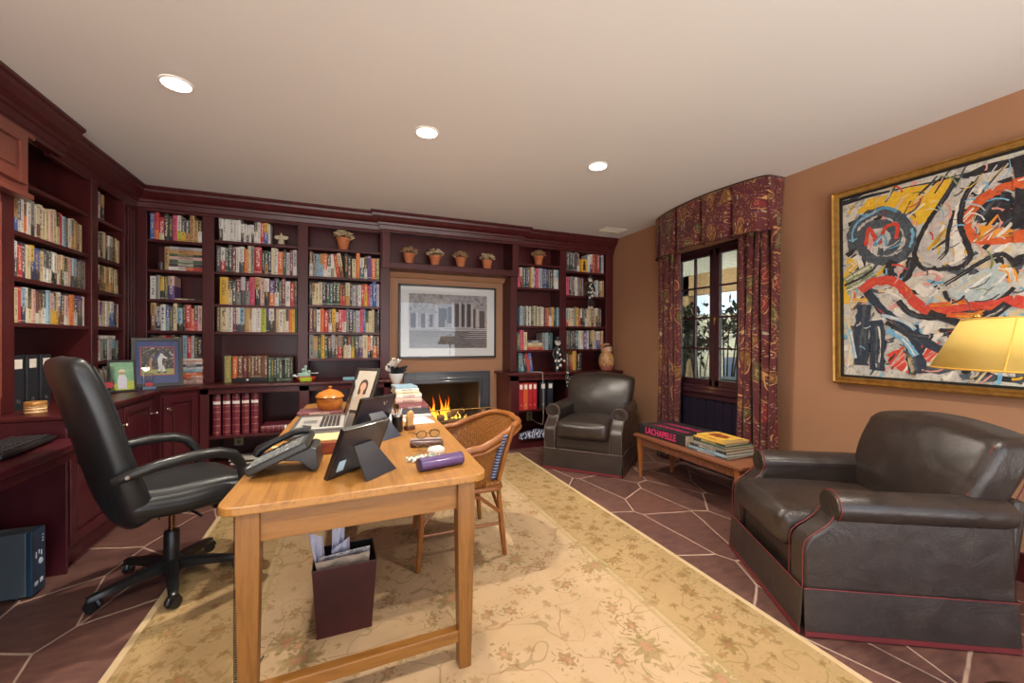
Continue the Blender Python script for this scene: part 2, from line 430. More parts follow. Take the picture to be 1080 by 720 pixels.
case_y('tall dark red built-in bookcase of three bays left of the fireplace', (B1, B2, B3), ((-1.74, -1.655), (-1.245, -1.15), (-.446, -.35), (.352, .45)), (Z1, Z2, Z3), -1.74, .45, LC, sides=(-1.666, -1.234, -1.161, -.435, -.361, .363, .439))
case_y('tall dark red built-in bookcase of two bays right of the fireplace', (B4, B5), ((1.87, 1.955), (2.55, 2.64), (3.245, 3.358)), (Z4, Z5), 1.87, 3.358, RC, sides=(1.881, 1.944, 2.561, 2.629, 3.256))
# display niche over the fireplace
th = thing('display_shelf', 'dark red display niche with one deep shelf above the framed photograph', 'shelf')
fy = FACE_Y-.06
bm = nb(); box(bm, .45, 1.87, fy, YB, 2.05, 2.12); obj('shelf_board', bm, MAHOG, th, bev=.006)
bm = nb(); box(bm, .45, 1.87, YB-.03, YB-.004, 2.12, CEIL-.02); obj('back_panel', bm, MAHOG, th)
bm = nb(); box(bm, .36, 1.96, fy, fy+.022, TOPZ-.01, CEIL-.01); box(bm, .45, 1.87, fy+.022, YB-.03, CEIL-.14, CEIL-.12); obj('header', bm, MAHOG, th)
for a, b in ((.365, .45), (1.87, 1.95)):
    bm = nb(); box(bm, a, b, fy, FACE_Y-.001, 2.05, TOPZ+.02); obj('stile', bm, MAHOG, th, bev=.003)
bm = nb(); box(bm, .45, 1.87, YB-.05, YB, 2.0, 2.05); prism(bm, [(YB-.05, 2.0), (YB-.1, 2.05), (YB-.05, 2.05)], 'x', .45, 1.87); obj('soffit_moulding', bm, WALLM, th)

# left wall bookcase (faces +X)
ZL = (2.19, 1.893, 1.632, 1.371); ZN = (2.195, 1.90, 1.648, 1.376, 1.11)
LB, NBAY = (3.20, 3.965), (4.05, 4.45)
th = thing('bookcase', 'tall dark red built-in bookcase on the left wall behind the office chair', 'bookcase')
bx = XL+.004
bm = nb(); box(bm, bx, bx+.014, 3.07, 4.71, LC, CEIL-.02); obj('back_panel', bm, MAHOG, th)
for a, b in ((3.07, 3.20), (3.965, 4.05), (4.45, 4.70)):
    bm = nb(); box(bm, FACE_X-.022, FACE_X, a, b, LC, CEIL-.1)
    if b > 4.6:
        for k in range(3): box(bm, FACE_X, FACE_X+.006, 4.5+k*.05, 4.53+k*.05, LC+.1, TOPZ-.05)
    obj('stile', bm, MAHOG, th, bev=.004)
for y in (3.08, 3.189, 3.976, 4.039, 4.461):
    bm = nb(); box(bm, bx+.014, FACE_X-.02, y-.011, y+.011, LC, CEIL-.1); obj('side_panel', bm, MAHOG, th)
bm = nb(); box(bm, FACE_X-.021, FACE_X-.001, 3.07, 4.70, TOPZ-.0, CEIL-.01); obj('header', bm, MAHOG, th)
for (a, b), zs in ((LB, ZL), (NBAY, ZN)):
    for z in zs:
        bm = nb(); box(bm, bx+.014, FACE_X-.012, a-.002, b+.002, z-.026, z); obj('shelf', bm, MAHOG, th, bev=.003)
# wall cabinet beyond the left edge, its end just in view
th = thing('wall_cabinet', 'reddish brown upper cabinet at the left edge under the crown moulding', 'cabinet')
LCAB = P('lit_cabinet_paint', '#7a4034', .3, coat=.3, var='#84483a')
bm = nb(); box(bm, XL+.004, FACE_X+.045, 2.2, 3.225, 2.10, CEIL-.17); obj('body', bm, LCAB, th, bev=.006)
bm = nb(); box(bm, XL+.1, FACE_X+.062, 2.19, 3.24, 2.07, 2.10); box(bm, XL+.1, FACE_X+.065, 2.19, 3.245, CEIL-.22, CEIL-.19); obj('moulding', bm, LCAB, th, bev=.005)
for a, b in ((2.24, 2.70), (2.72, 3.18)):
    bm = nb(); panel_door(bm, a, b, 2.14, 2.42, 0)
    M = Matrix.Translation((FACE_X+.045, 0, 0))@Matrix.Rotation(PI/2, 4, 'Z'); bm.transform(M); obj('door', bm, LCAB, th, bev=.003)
th = thing('pilaster', 'tall reddish brown pilaster at the left edge beside the paperbacks', 'pilaster')
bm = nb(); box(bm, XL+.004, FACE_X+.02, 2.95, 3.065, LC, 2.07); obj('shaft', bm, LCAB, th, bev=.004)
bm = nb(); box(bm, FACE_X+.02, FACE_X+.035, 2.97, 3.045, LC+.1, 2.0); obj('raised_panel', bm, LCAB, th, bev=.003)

# ---- lower cabinets
BZ = LC-.03
def plinth(bm, x0, x1, y0, y1): box(bm, x0, x1, y0, y1, 0, .1)
th = thing('base_cabinet', 'dark red base cabinet with two panelled doors behind the office chair', 'cabinet')
bm = nb(); box(bm, XL+.004, -1.42, 2.99, 4.2, .1, BZ); box(bm, XL+.004, -1.40, 2.985, 3.0, 0, BZ); plinth(bm, XL+.004, -1.45, 3.0, 4.2); obj('carcass', bm, CABM, th, bev=.003)
for a, b, k in ((3.02, 3.60, 3.555), (3.62, 4.075, 4.03)):
    bm = nb(); panel_door(bm, a, b, .13, .81, 0); M = Matrix.Translation((-1.42, 0, 0))@Matrix.Rotation(PI/2, 4, 'Z'); bm.transform(M); d = obj('door', bm, CABM, th, bev=.003)
    kb = knob(d, 0, 0, 0, .045); kb.matrix_local = Matrix.Translation((-1.398, k, .70))@Matrix.Rotation(PI/2, 4, 'Z')
bm = nb(); box(bm, -1.42, -1.40, 4.085, 4.2, .1, BZ); obj('filler', bm, CABM, th)
# diagonal corner cabinet
A2, B2c = Vector((-1.405, 4.205)), Vector((-1.205, 4.45)); ang = math.atan2(B2c.y-A2.y, B2c.x-A2.x); Ld = (B2c-A2).length
th = thing('corner_cabinet', 'angled dark red corner cabinet with one panelled door below the blue-matted frame', 'cabinet', (A2.x, A2.y, 0), ang)
bm = nb()
R = Matrix.Rotation(-ang, 4, 'Z')@Matrix.Translation((-A2.x, -A2.y, 0))
poly = [A2, B2c, Vector((-1.205, YB-.01)), Vector((XL+.01, YB-.01)), Vector((XL+.01, 4.205))]
prism(bm, [(p.x, p.y) for p in poly], 'z', .1, BZ); bm.transform(R); obj('carcass', bm, CABM, th, bev=.003)
bm = nb(); panel_door(bm, .02, Ld-.02, .12, .80, 0); d = obj('door', bm, CABM, th, bev=.003); knob(d, .055, -.022, .70)
# open base shelves left of the fireplace
th = thing('base_shelves', 'dark red open base shelves left of the fireplace holding burgundy volumes', 'shelf unit')
y0 = 4.45
bm = nb(); box(bm, -1.2, .45, YB-.02, YB-.004, .05, BZ); obj('back_panel', bm, MAHOG, th)
for a, b in ((-1.20, -1.13), (-.41, -.32), (.37, .45)):
    bm = nb(); box(bm, a, b, y0, y0+.022, .02, BZ); m = (a+b)/2; box(bm, m-.02, m+.02, y0+.02, YB-.02, .02, BZ); obj('stile', bm, MAHOG, th, bev=.004)
bm = nb(); box(bm, .432, .45, y0, YB-.02, .02, BZ); obj('side_panel', bm, MAHOG, th)
bm = nb(); box(bm, -1.2, .45, y0, y0+.022, BZ-.05, BZ); obj('top_rail', bm, MAHOG, th)
for a, b in ((-1.19, -.365), (-.365, .432)):
    for z in (.40, .12):
        bm = nb(); box(bm, a, b, y0+.012, YB-.02, z-.025, z); obj('shelf', bm, MAHOG, th, bev=.003)
bm = nb(); box(bm, -1.2, .45, y0+.03, y0+.05, 0, .1); obj('plinth', bm, MAHOG, th)
# L-shaped counter over the left cabinets
bm = nb()
prism(bm, [(XL+.004, 2.98), (-1.385, 2.98), (-1.385, 4.2), (-1.19, 4.425), (.462, 4.425), (.462, YB-.003), (XL+.004, YB-.003)], 'z', BZ, LC)
tag(obj('countertop', bm, MAHOG, bev=.008), 'dark red glossy L-shaped counter along the left wall and under the left bookcase', 'countertop')
# right base
th = thing('base_shelves', 'dark red open base shelves behind the far armchair holding red binders', 'shelf unit')
y0 = 4.49; bz = RC-.03
bm = nb(); box(bm, 1.79, 3.358, YB-.02, YB-.004, .05, bz); obj('back_panel', bm, MAHOG, th)
for a, b in ((1.79, 1.90), (2.53, 2.64), (3.25, 3.358)):
    bm = nb(); box(bm, a, b, y0, y0+.022, .02, bz); obj('stile', bm, MAHOG, th, bev=.004)
for x in (1.801, 2.585, 3.30):
    bm = nb(); box(bm, x-.011, x+.011, y0+.02, YB-.02, .02, bz); obj('side_panel', bm, MAHOG, th)
bm = nb(); box(bm, 1.79, 3.358, y0, y0+.022, bz-.06, bz); obj('top_rail', bm, MAHOG, th)
for a, b in ((1.81, 2.575), (2.595, 3.29)):
    for z in (.45, .11):
        bm = nb(); box(bm, a, b, y0+.012, YB-.02, z-.025, z); obj('shelf', bm, MAHOG, th, bev=.003)
bm = nb(); box(bm, 1.79, 3.358, y0+.001, y0+.03, 0, .11); obj('plinth', bm, MAHOG, th)
bm = nb(); box(bm, 1.755, 3.358, 4.455, YB-.003, bz, RC)
tag(obj('countertop', bm, MAHOG, bev=.008), 'dark red counter under the bookcase right of the fireplace', 'countertop')
# built-in desk return on the left
th = thing('built_in_desk', 'dark red built-in desk holding the keyboard at the left edge', 'desk')
bm = nb(); box(bm, XL+.004, -1.30, 1.0, 2.978, .70, .74); obj('desk_top', bm, CABM, th, bev=.006)
bm = nb(); box(bm, -1.345, -1.325, 1.02, 2.978, .645, .70); obj('apron', bm, CABM, th, bev=.003)
bm = nb(); box(bm, XL+.004, -1.33, 1.02, 1.06, 0, .70); obj('end_panel', bm, CABM, th, bev=.003)
bm = nb(); box(bm, XL+.004, XL+.02, 1.06, 2.978, .1, .70); obj('back_panel', bm, CABM, th)

# ================================================================== FIREPLACE
SLATE = P('grey_slate', '#3d3f47', .32, var='#4a4b52', vs=12, coat=.2)
th = thing('fireplace', 'grey slate framed fireplace with a burning log fire below the photograph', 'fireplace')
def frame_xz(bm, x0, x1, z1, w, y0, y1):
    box(bm, x0, x0+w, y0, y1, 0, z1); box(bm, x1-w, x1, y0, y1, 0, z1); box(bm, x0+w, x1-w, y0, y1, z1-w, z1)
bm = nb(); frame_xz(bm, .633, 1.686, .89, .135, YB-.03, YB+.02); frame_xz(bm, .628, 1.691, .897, .022, YB-.05, YB); frame_xz(bm, .70, 1.617, .825, .03, YB-.042, YB); frame_xz(bm, .742, 1.575, .785, .02, YB-.036, YB)
obj('surround', bm, SLATE, th, bev=.004)
SOOT = P('sooty_brick', '#0d0a09', .9, var='#191310', vs=7, bump=.4, bs=20)
bm = nb()
for q in ([(FX0-.01, YB+.02, 0), (FX0+.1, YB+.48, 0), (FX0+.1, YB+.48, .9), (FX0-.01, YB+.02, .9)], [(FX1+.01, YB+.02, 0), (FX1-.1, YB+.48, 0), (FX1-.1, YB+.48, .9), (FX1+.01, YB+.02, .9)],
          [(FX0+.1, YB+.48, 0), (FX1-.1, YB+.48, 0), (FX1-.1, YB+.48, .9), (FX0+.1, YB+.48, .9)], [(FX0-.01, YB+.02, .9), (FX1+.01, YB+.02, .9), (FX1-.1, YB+.48, .9), (FX0+.1, YB+.48, .9)]):
    face(bm, [bm.verts.new(p) for p in q])
obj('firebox', bm, SOOT, th, solid=.02)
bm = nb(); box(bm, FX0-.01, FX1+.01, YB-.02, YB+.5, .002, .10); obj('fire_floor', bm, SOOT, th)
bm = nb(); box(bm, .60, 1.72, 4.55, YB-.02, 0, .028); tag(obj('hearth', bm, SLATE, bev=.006), 'dark slate hearth slab in front of the fireplace', 'hearth')
IRON = P('black_iron', '#17171a', .5, .6)
th = thing('fire_grate', 'black iron fire grate with upright dogs under the burning logs', 'grate', (1.16, 5.14, .10))
for x in (-.24, .24):
    bm = nb(); tube(bm, [(x, -.12, 0), (x, -.12, .2), (x, -.12, .27)], [.011, .009, .007]); ball(bm, (x, -.12, .285), .02); tube(bm, [(x, .16, 0), (x, .16, .08), (x, -.12, .08)], .01); obj('fire_dog', bm, IRON, th, smooth=True)
for k in range(5):
    bm = nb(); y = -.09+k*.06; tube(bm, [(-.25, y, .075), (.25, y, .075)], .007); obj('bar', bm, IRON, th, smooth=True)
BARK = P('charred_bark', '#2a1f1a', .95, var='#54463c', vs=9, bump=.8, bs=30)
def log(p0, p1, r, label, seed):
    rnd = random.Random(seed); bm = nb(); p0, p1 = Vector(p0), Vector(p1); pts = [p0.lerp(p1, i/6)+Vector((0, rnd.uniform(-.006, .006), rnd.uniform(-.006, .006))) for i in range(7)]
    tube(bm, pts, [r*rnd.uniform(.9, 1.06) for _ in pts], 12)
    tag(obj('log', bm, BARK, smooth=True, sharp=50), label, 'log', 'logs in the fire')
log((.86, 5.12, .245), (1.45, 5.14, .24), .055, 'long charred log lying lowest across the fire grate', 1)
log((.93, 5.22, .25), (1.40, 5.24, .25), .05, 'charred log lying at the back of the fire grate', 2)
log((1.05, 5.10, .30), (1.42, 5.22, .36), .045, 'charred log resting slanted on top of the fire', 3)
# flames
t = NT('flame'); v = t.coord('Generated'); z = t.sep(v)[2]
n = t.noise(t.coord('Object'), 14, 3)
f = t.math('ADD', z, t.math('MULTIPLY', t.math('SUBTRACT', n.outputs[0], .5), .5))
col = t.ramp(f, [(.1, '#ffcf5a'), (.35, '#ffa724'), (.7, '#ff6a10'), (1, '#c83206')])
e = t.n('Emission'); t.lk(col, e.inputs[0]); t.lk(t.ramp(f, [(.0, 1.0), (.5, .6), (1, .25)]), e.inputs[1])
e2 = t.n('Emission'); t.lk(col, e2.inputs[0]); t.lk(t.math('MULTIPLY', t.ramp(f, [(.0, 1.0), (.5, .7), (1, .3)]), 4.5), e2.inputs[1])
tr = t.n('BsdfTransparent'); lw = t.n('LayerWeight'); lw.inputs[0].default_value = .35
mx = t.n('MixShader'); t.lk(t.math('MAXIMUM', t.ramp(lw.outputs['Facing'], [(.2, .12), (.75, 1.0)]), t.math('MULTIPLY', f, .8)), mx.inputs[0]); t.lk(e2.outputs[0], mx.inputs[1]); t.lk(tr.outputs[0], mx.inputs[2]); t.lk(mx.outputs[0], t.o.inputs[0])
FLAME = t.m
rnd = random.Random(5); bm = nb()
for x, y, h, r in ((.90, 5.13, .14, .035), (.96, 5.12, .22, .04), (1.0, 5.15, .34, .042), (1.04, 5.11, .24, .036), (1.08, 5.17, .16, .04), (1.13, 5.13, .38, .036), (1.17, 5.12, .30, .04), (1.20, 5.16, .34, .03), (1.25, 5.15, .20, .04), (1.30, 5.14, .14, .03), (1.36, 5.14, .12, .025), (1.44, 5.15, .16, .022)):
    ph = rnd.uniform(0, 6); pts = []; rs = []; ln = rnd.uniform(-.03, .03)
    for i in range(16):
        u = i/15; pts.append((x+ln*u+.02*math.sin(ph+u*6)*u, y+.012*math.cos(ph+u*5)*u, .24+h*u)); rs.append(max(.0008, r*(1-u)**.8*(.55+.45*math.sin(PI*min(1, u*1.6)))))
    tube(bm, pts, rs, 12)
tag(obj('fire', bm, FLAME, smooth=True, sharp=0), 'yellow orange flames licking up from the burning logs', 'fire', kind='stuff')
ld = bpy.data.lights.new('fire_glow', 'POINT'); ld.energy = 9; ld.color = (1, .45, .12); ld.shadow_soft_size = .12
lo = bpy.data.objects.new('fire_glow', ld); C.objects.link(lo); lo.location = (1.15, 5.08, .42)
bm = nb(); lathe(bm, [(.0, 0), (.3, 0), (.28, .035), (.15, .05), (0, .055)], (1.15, 5.15, .10), 20, sy=.55)
tag(obj('ash_bed', bm, P('ash', '#4a423c', .95, var='#6c625a', vs=30, bump=.6), smooth=True), 'grey bed of ash under the fire grate', 'ash', kind='stuff')
# glass screen
th = thing('fire_screen', 'low clear glass fire screen with a thin brass rail before the fire', 'fire screen', (1.17, 4.70, .028))
bm = nb(); box(bm, -.47, .47, -.003, .003, .03, .44); obj('glass', bm, glassy('screen_glass', '#eef2f2', .07), th)
bm = nb(); tube(bm, [(-.475, 0, .443), (.475, 0, .443)], .006); obj('rail', bm, BRASS, th, smooth=True)
for x in (-.46, .46):
    bm = nb(); tube(bm, [(x, -.09, .0065), (x, .09, .0065)], .006); tube(bm, [(x, 0, .006), (x, 0, .44)], .006); obj('foot', bm, BRASS, th, smooth=True)
# ================================================================== BOOKS
PAL = {'k': ('black', '#1c1c1f'), 'd': ('dark grey', '#44454a'), 'g': ('grey', '#8a8880'), 'w': ('white', '#d9d6cf'), 'c': ('cream', '#d3c49d'), 't': ('tan', '#b98f58'),
       'y': ('yellow', '#dcae35'), 'o': ('orange', '#d56a2c'), 'r': ('red', '#bb2a2c'), 'm': ('maroon', '#702732'), 'p': ('pink', '#d64a6e'), 'v': ('purple', '#5a3a7d'),
       'b': ('blue', '#2c5aa5'), 'n': ('navy', '#252c4c'), 's': ('pale blue', '#8fb0c4'), 'e': ('teal', '#2f6a70'), 'f': ('green', '#33563f'), 'l': ('lime green', '#b3bd2e'),
       'q': ('brown', '#6d452c'), 'a': ('silver grey', '#b4b0b6'), 'h': ('olive green', '#8d8a4e'), 'i': ('burgundy', '#672333'), 'j': ('rosy beige', '#d3aca0')}
def bookmat(code):
    nm, hx = PAL[code]; t = NT('book_cover_'+nm.replace(' ', '_'))
    g = t.coord('Generated'); s = t.sep(g); oi = t.n('ObjectInfo'); rn = oi.outputs['Random']
    cm = t.n('CombineXYZ'); t.lk(t.math('ADD', t.math('MULTIPLY', s[0], 2.2), t.math('MULTIPLY', rn, 37)), cm.inputs[0]); t.lk(t.math('MULTIPLY', s[2], 17), cm.inputs[2]); t.lk(t.math('MULTIPLY', rn, 11), cm.inputs[1])
    nz = t.noise(cm.outputs[0], 1.6, 2, .7)
    def band(v, a, b): return t.math('MULTIPLY', t.math('GREATER_THAN', v, a), t.math('LESS_THAN', v, b))
    m = t.math('GREATER_THAN', nz.outputs[0], .52)
    m = t.math('MULTIPLY', m, band(s[0], .27, .73)); lo_ = t.math('ADD', .08, t.math('MULTIPLY', rn, .25))
    m = t.math('MULTIPLY', m, t.math('MULTIPLY', t.math('GREATER_THAN', s[2], lo_), t.math('LESS_THAN', s[2], .9)))
    m = t.math('MULTIPLY', m, t.math('GREATER_THAN', rn, .12))
    rules = t.math('ADD', band(s[2], .93, .945), band(s[2], .055, .07)); f1 = t.math('FRACT', t.math('MULTIPLY', rn, 7))
    m = t.math('MAXIMUM', m, t.math('MULTIPLY', rules, t.math('GREATER_THAN', f1, .5)))
    m = t.math('MULTIPLY', m, t.math('LESS_THAN', s[1], .06))
    dark = sum(int(hx[i:i+2], 16) for i in (1, 3, 5)) < 380
    ink = t.ramp(t.math('FRACT', t.math('MULTIPLY', rn, 13)), [(0, '#e8e2d2'), (.55, '#d9b766'), (.8, '#e9e6e0')] if dark else [(0, '#2a2624'), (.5, '#7c2a26'), (.75, '#20304f')], 'CONSTANT')
    tint = t.mix(.12, hx, t.ramp(t.noise(t.coord('Object', (40, 40, 8)), 1, 3).outputs[0], [(.3, '#181818'), (.7, '#e8e0d4')]))
    t.base(t.mix(t.math('MULTIPLY', m, .85), tint, ink)); return t.surf(.5, 0, .28)
BM = {k: bookmat(k) for k in PAL}
PAGES = P('page_edges', '#d8ccb0', .85, var='#c2b390', vs=60)
def book_mesh(bm, w, h, d, round_=.3, segs=1, cut=.5, deep=.0):
    """spine at y=0 facing -Y, thickness along x (centred), height z; materials 0..segs-1 on the covers (upper to lower), last = pages"""
    n = 6 if round_ else 1; bulge = w*round_*.5; cv = min(.0028, w*.18)
    prof = [(-w/2, d)]+[(-w/2+w*i/n, bulge-bulge*math.sin(PI*i/n) if round_ else 0) for i in range(n+1)]+[(w/2, d)]
    inn = [(-w/2+cv, d)]+[(max(-w/2+cv, min(w/2-cv, x)), y+cv) for x, y in prof[1:-1]]+[(w/2-cv, d)]
    zs = [0, h] if segs == 1 else [0, h*cut, h]
    O = [[bm.verts.new((x, y, z)) for x, y in prof] for z in zs]; I = [[bm.verts.new((x, y, z)) for x, y in inn] for z in (0, h)]
    for k in range(len(zs)-1):
        mi = 0 if segs == 1 else (1 if k == 0 else 0)
        for i in range(len(prof)-1): face(bm, [O[k][i], O[k][i+1], O[k+1][i+1], O[k+1][i]], mi)
        # board edges at the fore-edge
    for i in range(len(prof)-1):
        face(bm, [O[0][i], I[0][i], I[0][i+1], O[0][i+1]], 0); face(bm, [O[-1][i], O[-1][i+1], I[1][i+1], I[1][i]], 0)
        face(bm, [I[0][i], I[1][i], I[1][i+1], I[0][i+1]], 0)
    box(bm, -w/2+cv, w/2-cv, bulge+cv, d-.006, .004, h-.004, segs)
def make_book(w, h, d, codes, round_, cut=.5, name='book'):
    bm = nb(); book_mesh(bm, w, h, d, round_, len(codes), cut)
    return obj(name, bm, [BM[c] for c in codes]+[PAGES], norm=True, smooth=bool(round_), sharp=35)
def cname(codes): return ' and '.join(PAL[c][0] for c in codes)
brnd = random.Random(11)
def book_row(place, n0, n1, z, spec, where, group, h=.22, hj=.025, depth=.17, depth_max=.235, name='book', front=.02, tops=None, left_wall=False, fill=True, round_=.25):
    """spec: space-separated tokens  colours[!][/colours] ; digits after = relative width in tenths ; '_' a gap ; '<' leans"""
    toks = spec.split(); items = []
    for tk in toks:
        lean = '<' in tk; tk = tk.replace('<', '')
        tall = tk.count('+')-tk.count('-'); tk = tk.replace('+', '').replace('-', '')
        num = ''.join(ch for ch in tk if ch.isdigit()); cs = [ch for ch in tk if ch.isalpha()]
        wt = int(num)/10 if num else brnd.uniform(.8, 1.2)
        items.append((cs, wt, tall, lean, '_' in tk))
    tot = sum(i[1] for i in items); L = n1-n0; unit = L/tot; pos = n0; k = 0
    nb_ = sum(1 for i in items if not i[4])
    for cs, wt, tall, lean, gap in items:
        w = wt*unit
        if gap: pos += w; continue
        hh = h+brnd.uniform(-hj, hj)+tall*.03; dd = min(depth_max-.012, depth+brnd.uniform(-.015, .03))
        ww = w*.97
        o = make_book(ww, hh, dd, cs, round_ if brnd.random() < .7 else 0, brnd.uniform(.3, .6) if len(cs) > 1 else .5, name)
        f = front+brnd.uniform(0, .012); a = brnd.uniform(-.008, .008)
        q = pos+w/2
        if left_wall:
            o.location = (FACE_X-f, q, z); o.rotation_euler = (0, 0, PI/2)
        else: o.location = (q, FACE_Y+f, z)
        if lean:
            # tip about the lower edge: rotate round the depth axis
            o.rotation_euler = (0, -.16, 0) if not left_wall else (-.16, 0, PI/2)
            o.location.z = z+math.sin(.16)*ww/2+.0005
        th_ = 'slim' if ww < .021 else ('thick' if ww > .036 else '')
        hgt = ('tall ' if tall > 0 else 'short ' if tall < 0 else '')
        lab = ('%s %s%s %s%s, %s from left, %s' % (th_, hgt, cname(cs), 'book' if name == 'book' else 'paperback', ' leaning' if lean else '', ORD[k], where)).strip().replace('  ', ' ')
        for drop in ('tall ', 'short ', 'thick ', 'slim ', 'the '):
            if len(lab.split()) > 16: lab = lab.replace(drop, '', 1)
        tag(o, lab, 'book', group); pos += w; k += 1
row = book_row
# --- corner bay (1), back wall
G1 = 'books in the corner bay'
row(0, B1[0]+.012, B1[1]-.008, Z1[0], 'b+ ro/.. rc k k p wl ky nt t t kw'.replace('ro/..', 'ro'), 'top shelf of the corner bay', G1, h=.225)
row(0, B1[0]+.012, B1[0]+.19, Z1[2], 'w12 g9 yk9 f8 jv14', 'third shelf of the corner bay', G1, h=.215, hj=.01)
row(0, B1[0]+.012, B1[1]-.008, Z1[3], 'tq12 an10 w10 bs8 d7 c9 sk12 k6 r12 o7 kp8 j9', 'fourth shelf of the corner bay', G1, h=.235)
row(0, B1[0]+.012, B1[1]-.008, Z1[4], 'k k d r10 r10 q c k s10 r12 a8 k k', 'fifth shelf of the corner bay', G1, h=.205, hj=.012)
# --- second bay
G2 = 'books in the second bay'
row(0, B2[0]+.03, B2[0]+.46, Z2[0], 'wk10+ w12+ w8+ w10+ w8 w12+ wk7- w8- wk7- w7- wk7- nw10 w8 r11 yb11 w7', 'top shelf of the second bay', G2, h=.2, hj=.01, depth=.13)
row(0, B2[0]+.012, B2[1]-.008, Z2[1], 'd10 wr11 d9 f9 m11 w7 wd13 o10 c8 g9 r20+ k8 ft9 n9 c7 w11 o14 kf9 a10 m8 aw12', 'second shelf of the second bay', G2, h=.245)
row(0, B2[0]+.035, B2[1]-.008, Z2[2], 'y22+ kc9 d11 mg11 ad12 mg11 p13 tk15 j11 wk12 vo15 kw11 e8 m10 w13 r11 d8', 'third shelf of the second bay', G2, h=.255)
row(0, B2[0]+.012, B2[1]-.008, Z2[3], 'd9 c19 w13 m9 wn8 sd13 t12 tc8 w11 w13 l13 vk8 wk14 q6 c8 w10 c8 dw8 o9 y8 f6', 'fourth shelf of the second bay', G2, h=.25, hj=.018)
# leather bound set on the counter
GL = 'leather bound volumes'
SETZ = LC+.042
row(0, -1.062, -1.005, LC, 'h10', 'leather row on the left counter', GL, h=.255, hj=0, depth=.16, front=-.03, round_=.35)
row(0, -.998, -.875, SETZ, 'o10 q10 m10', 'brown group of the leather row on the counter', GL, h=.21, hj=.003, depth=.15, front=-.03, round_=.35)
row(0, -.872, -.706, SETZ, 'q10 q10 q10 q10 q10 q10', 'gilt brown set of the leather row on the counter', GL, h=.213, hj=.001, depth=.15, front=-.03, round_=.4)
row(0, -.700, -.485, LC, 'f10 f10 k10 f10 f10 k10 f10 f10 k10', 'dark gilt set of the leather row on the counter', GL, h=.235, hj=.002, depth=.15, front=-.03, round_=.4)
bm = nb(); box(bm, -1.0, -.704, FACE_Y-.035, FACE_Y+.15, LC, SETZ-.0015); ball(bm, (-.872, FACE_Y-.04, LC+.022), .012, 1)
tag(obj('book_rest', bm, [BLACKP, P('white_knob', '#e5e2dc', .3)], bev=.003), 'long black box with a white knob under the gilt brown leather set', 'box')
# --- third bay
G3 = 'books in the bay left of the fireplace'; W3 = ' shelf left of the fireplace'
row(0, B3[0]+.01, B3[1]-.008, Z3[1], 'qw8 kg9 s9 ts11 ow10 kw9 wg9 c8< r10< cq11< k9 kq9 _3 c11- o11+ we12 kw9 v11 o14 h10', 'second'+W3, G3, h=.24, hj=.016)
row(0, B3[0]+.01, B3[1]-.008, Z3[2], 'k8 tc9 c9 c11 n11 kf11 e9 k9 f13 r6 kr10 ct13 k7 a11 d7 w10 r9 oy10 p8 vs8 b13+ a9', 'third'+W3, G3, h=.235, hj=.014)
row(0, B3[0]+.01, B3[1]-.008, Z3[3], 'm10 d12 w11 o11 r14 dw10 yt13 wk8- r12 pw12 eg9 vk12 fg10 a13 p10 b9+ fc9 c10 c9 k11 k6', 'fourth'+W3, G3, h=.238, hj=.014)
row(0, B3[0]+.01, B3[1]-.008, Z3[4], 'g13 tg11 kf10 y10 kf9 qk11 ad11 q9 gr12 k5 kc12 mw10 fy11 d14 av12 c15 on9 wk7 ko13 q8', 'fifth'+W3, G3, h=.24, hj=.012)
# --- fourth bay (right of the fireplace)
G4 = 'books in the bay right of the fireplace'; W4 = ' shelf right of the fireplace'
row(0, B4[0]+.02, B4[1]-.01, Z4[1], 'p9 wm8 k6 e9 n9 q7 t7 c11 v7 p11 a7 s9 n9 b7 n9 k9 kf8 k7 w9 sw11', 'second'+W4, G4, h=.248, hj=.01)
row(0, B4[0]+.05, B4[1]-.005, Z4[2], 's11 g12 _6 w7 k7 w6 f8 k6 c8 g8 c8 g7 c8 w9 _5 m8 r12 kw7 dw7 y8 n8 f7 s10', 'third'+W4, G4, h=.243, hj=.01)
row(0, B4[0]+.01, B4[0]+.15, Z4[3], 'f10 p11+ c9', 'fourth'+W4, G4, h=.22, hj=.01)
row(0, B4[0]+.36, B4[1]-.09, Z4[3], 'g10 s10 k7 e9', 'right group of the fourth'+W4, G4, h=.215, hj=.008)
row(0, B4[0]+.03, B4[0]+.24, RC, 'e9 s11< k9< r11< b10<', 'counter right of the fireplace', G4, h=.22, hj=.012)
# --- fifth bay (next to the window wall)
G5 = 'books in the window-end bay'; W5 = ' shelf of the window-end bay'
row(0, B5[0]+.02, B5[1]-.02, Z5[0], 'd11 k9 d9 d9 mw8 _30 w10 wn8 r9 q9 r8 n8 a9', 'top'+W5, G5, h=.245, hj=.01, depth=.15)
row(0, B5[0]+.01, B5[0]+.27, Z5[1], 'p13 k9 g9 k8 w12 g8 q9 v8', 'second'+W5, G5, h=.238, hj=.012)
row(0, B5[0]+.38, B5[1]-.015, Z5[1], 't12 g11 s10 w9 k8 ct11 t12', 'right group of the second'+W5, G5, h=.212, hj=.01)
row(0, B5[0]+.01, B5[1]-.05, Z5[2], 'sr12 c12 c14 g9 y12 qr7 wk10 k6 k5 qw8 c12 c8 q13 c10 wd9 d9 d9', 'third'+W5, G5, h=.24, hj=.012)
row(0, B5[0]+.02, B5[1]-.02, Z5[3], 'd9 k8 d9 k8 k6 e13 w11 cw12 v15 w11 k8 yk7 c9 a12 wb14 to8 c8', 'fourth'+W5, G5, h=.236, hj=.014)
row(0, B5[0]+.02, B5[0]+.25, RC, 'q9 k8 or12 y14+ _5 qk9 k8', 'counter of the window-end bay', G5, h=.215, hj=.01)
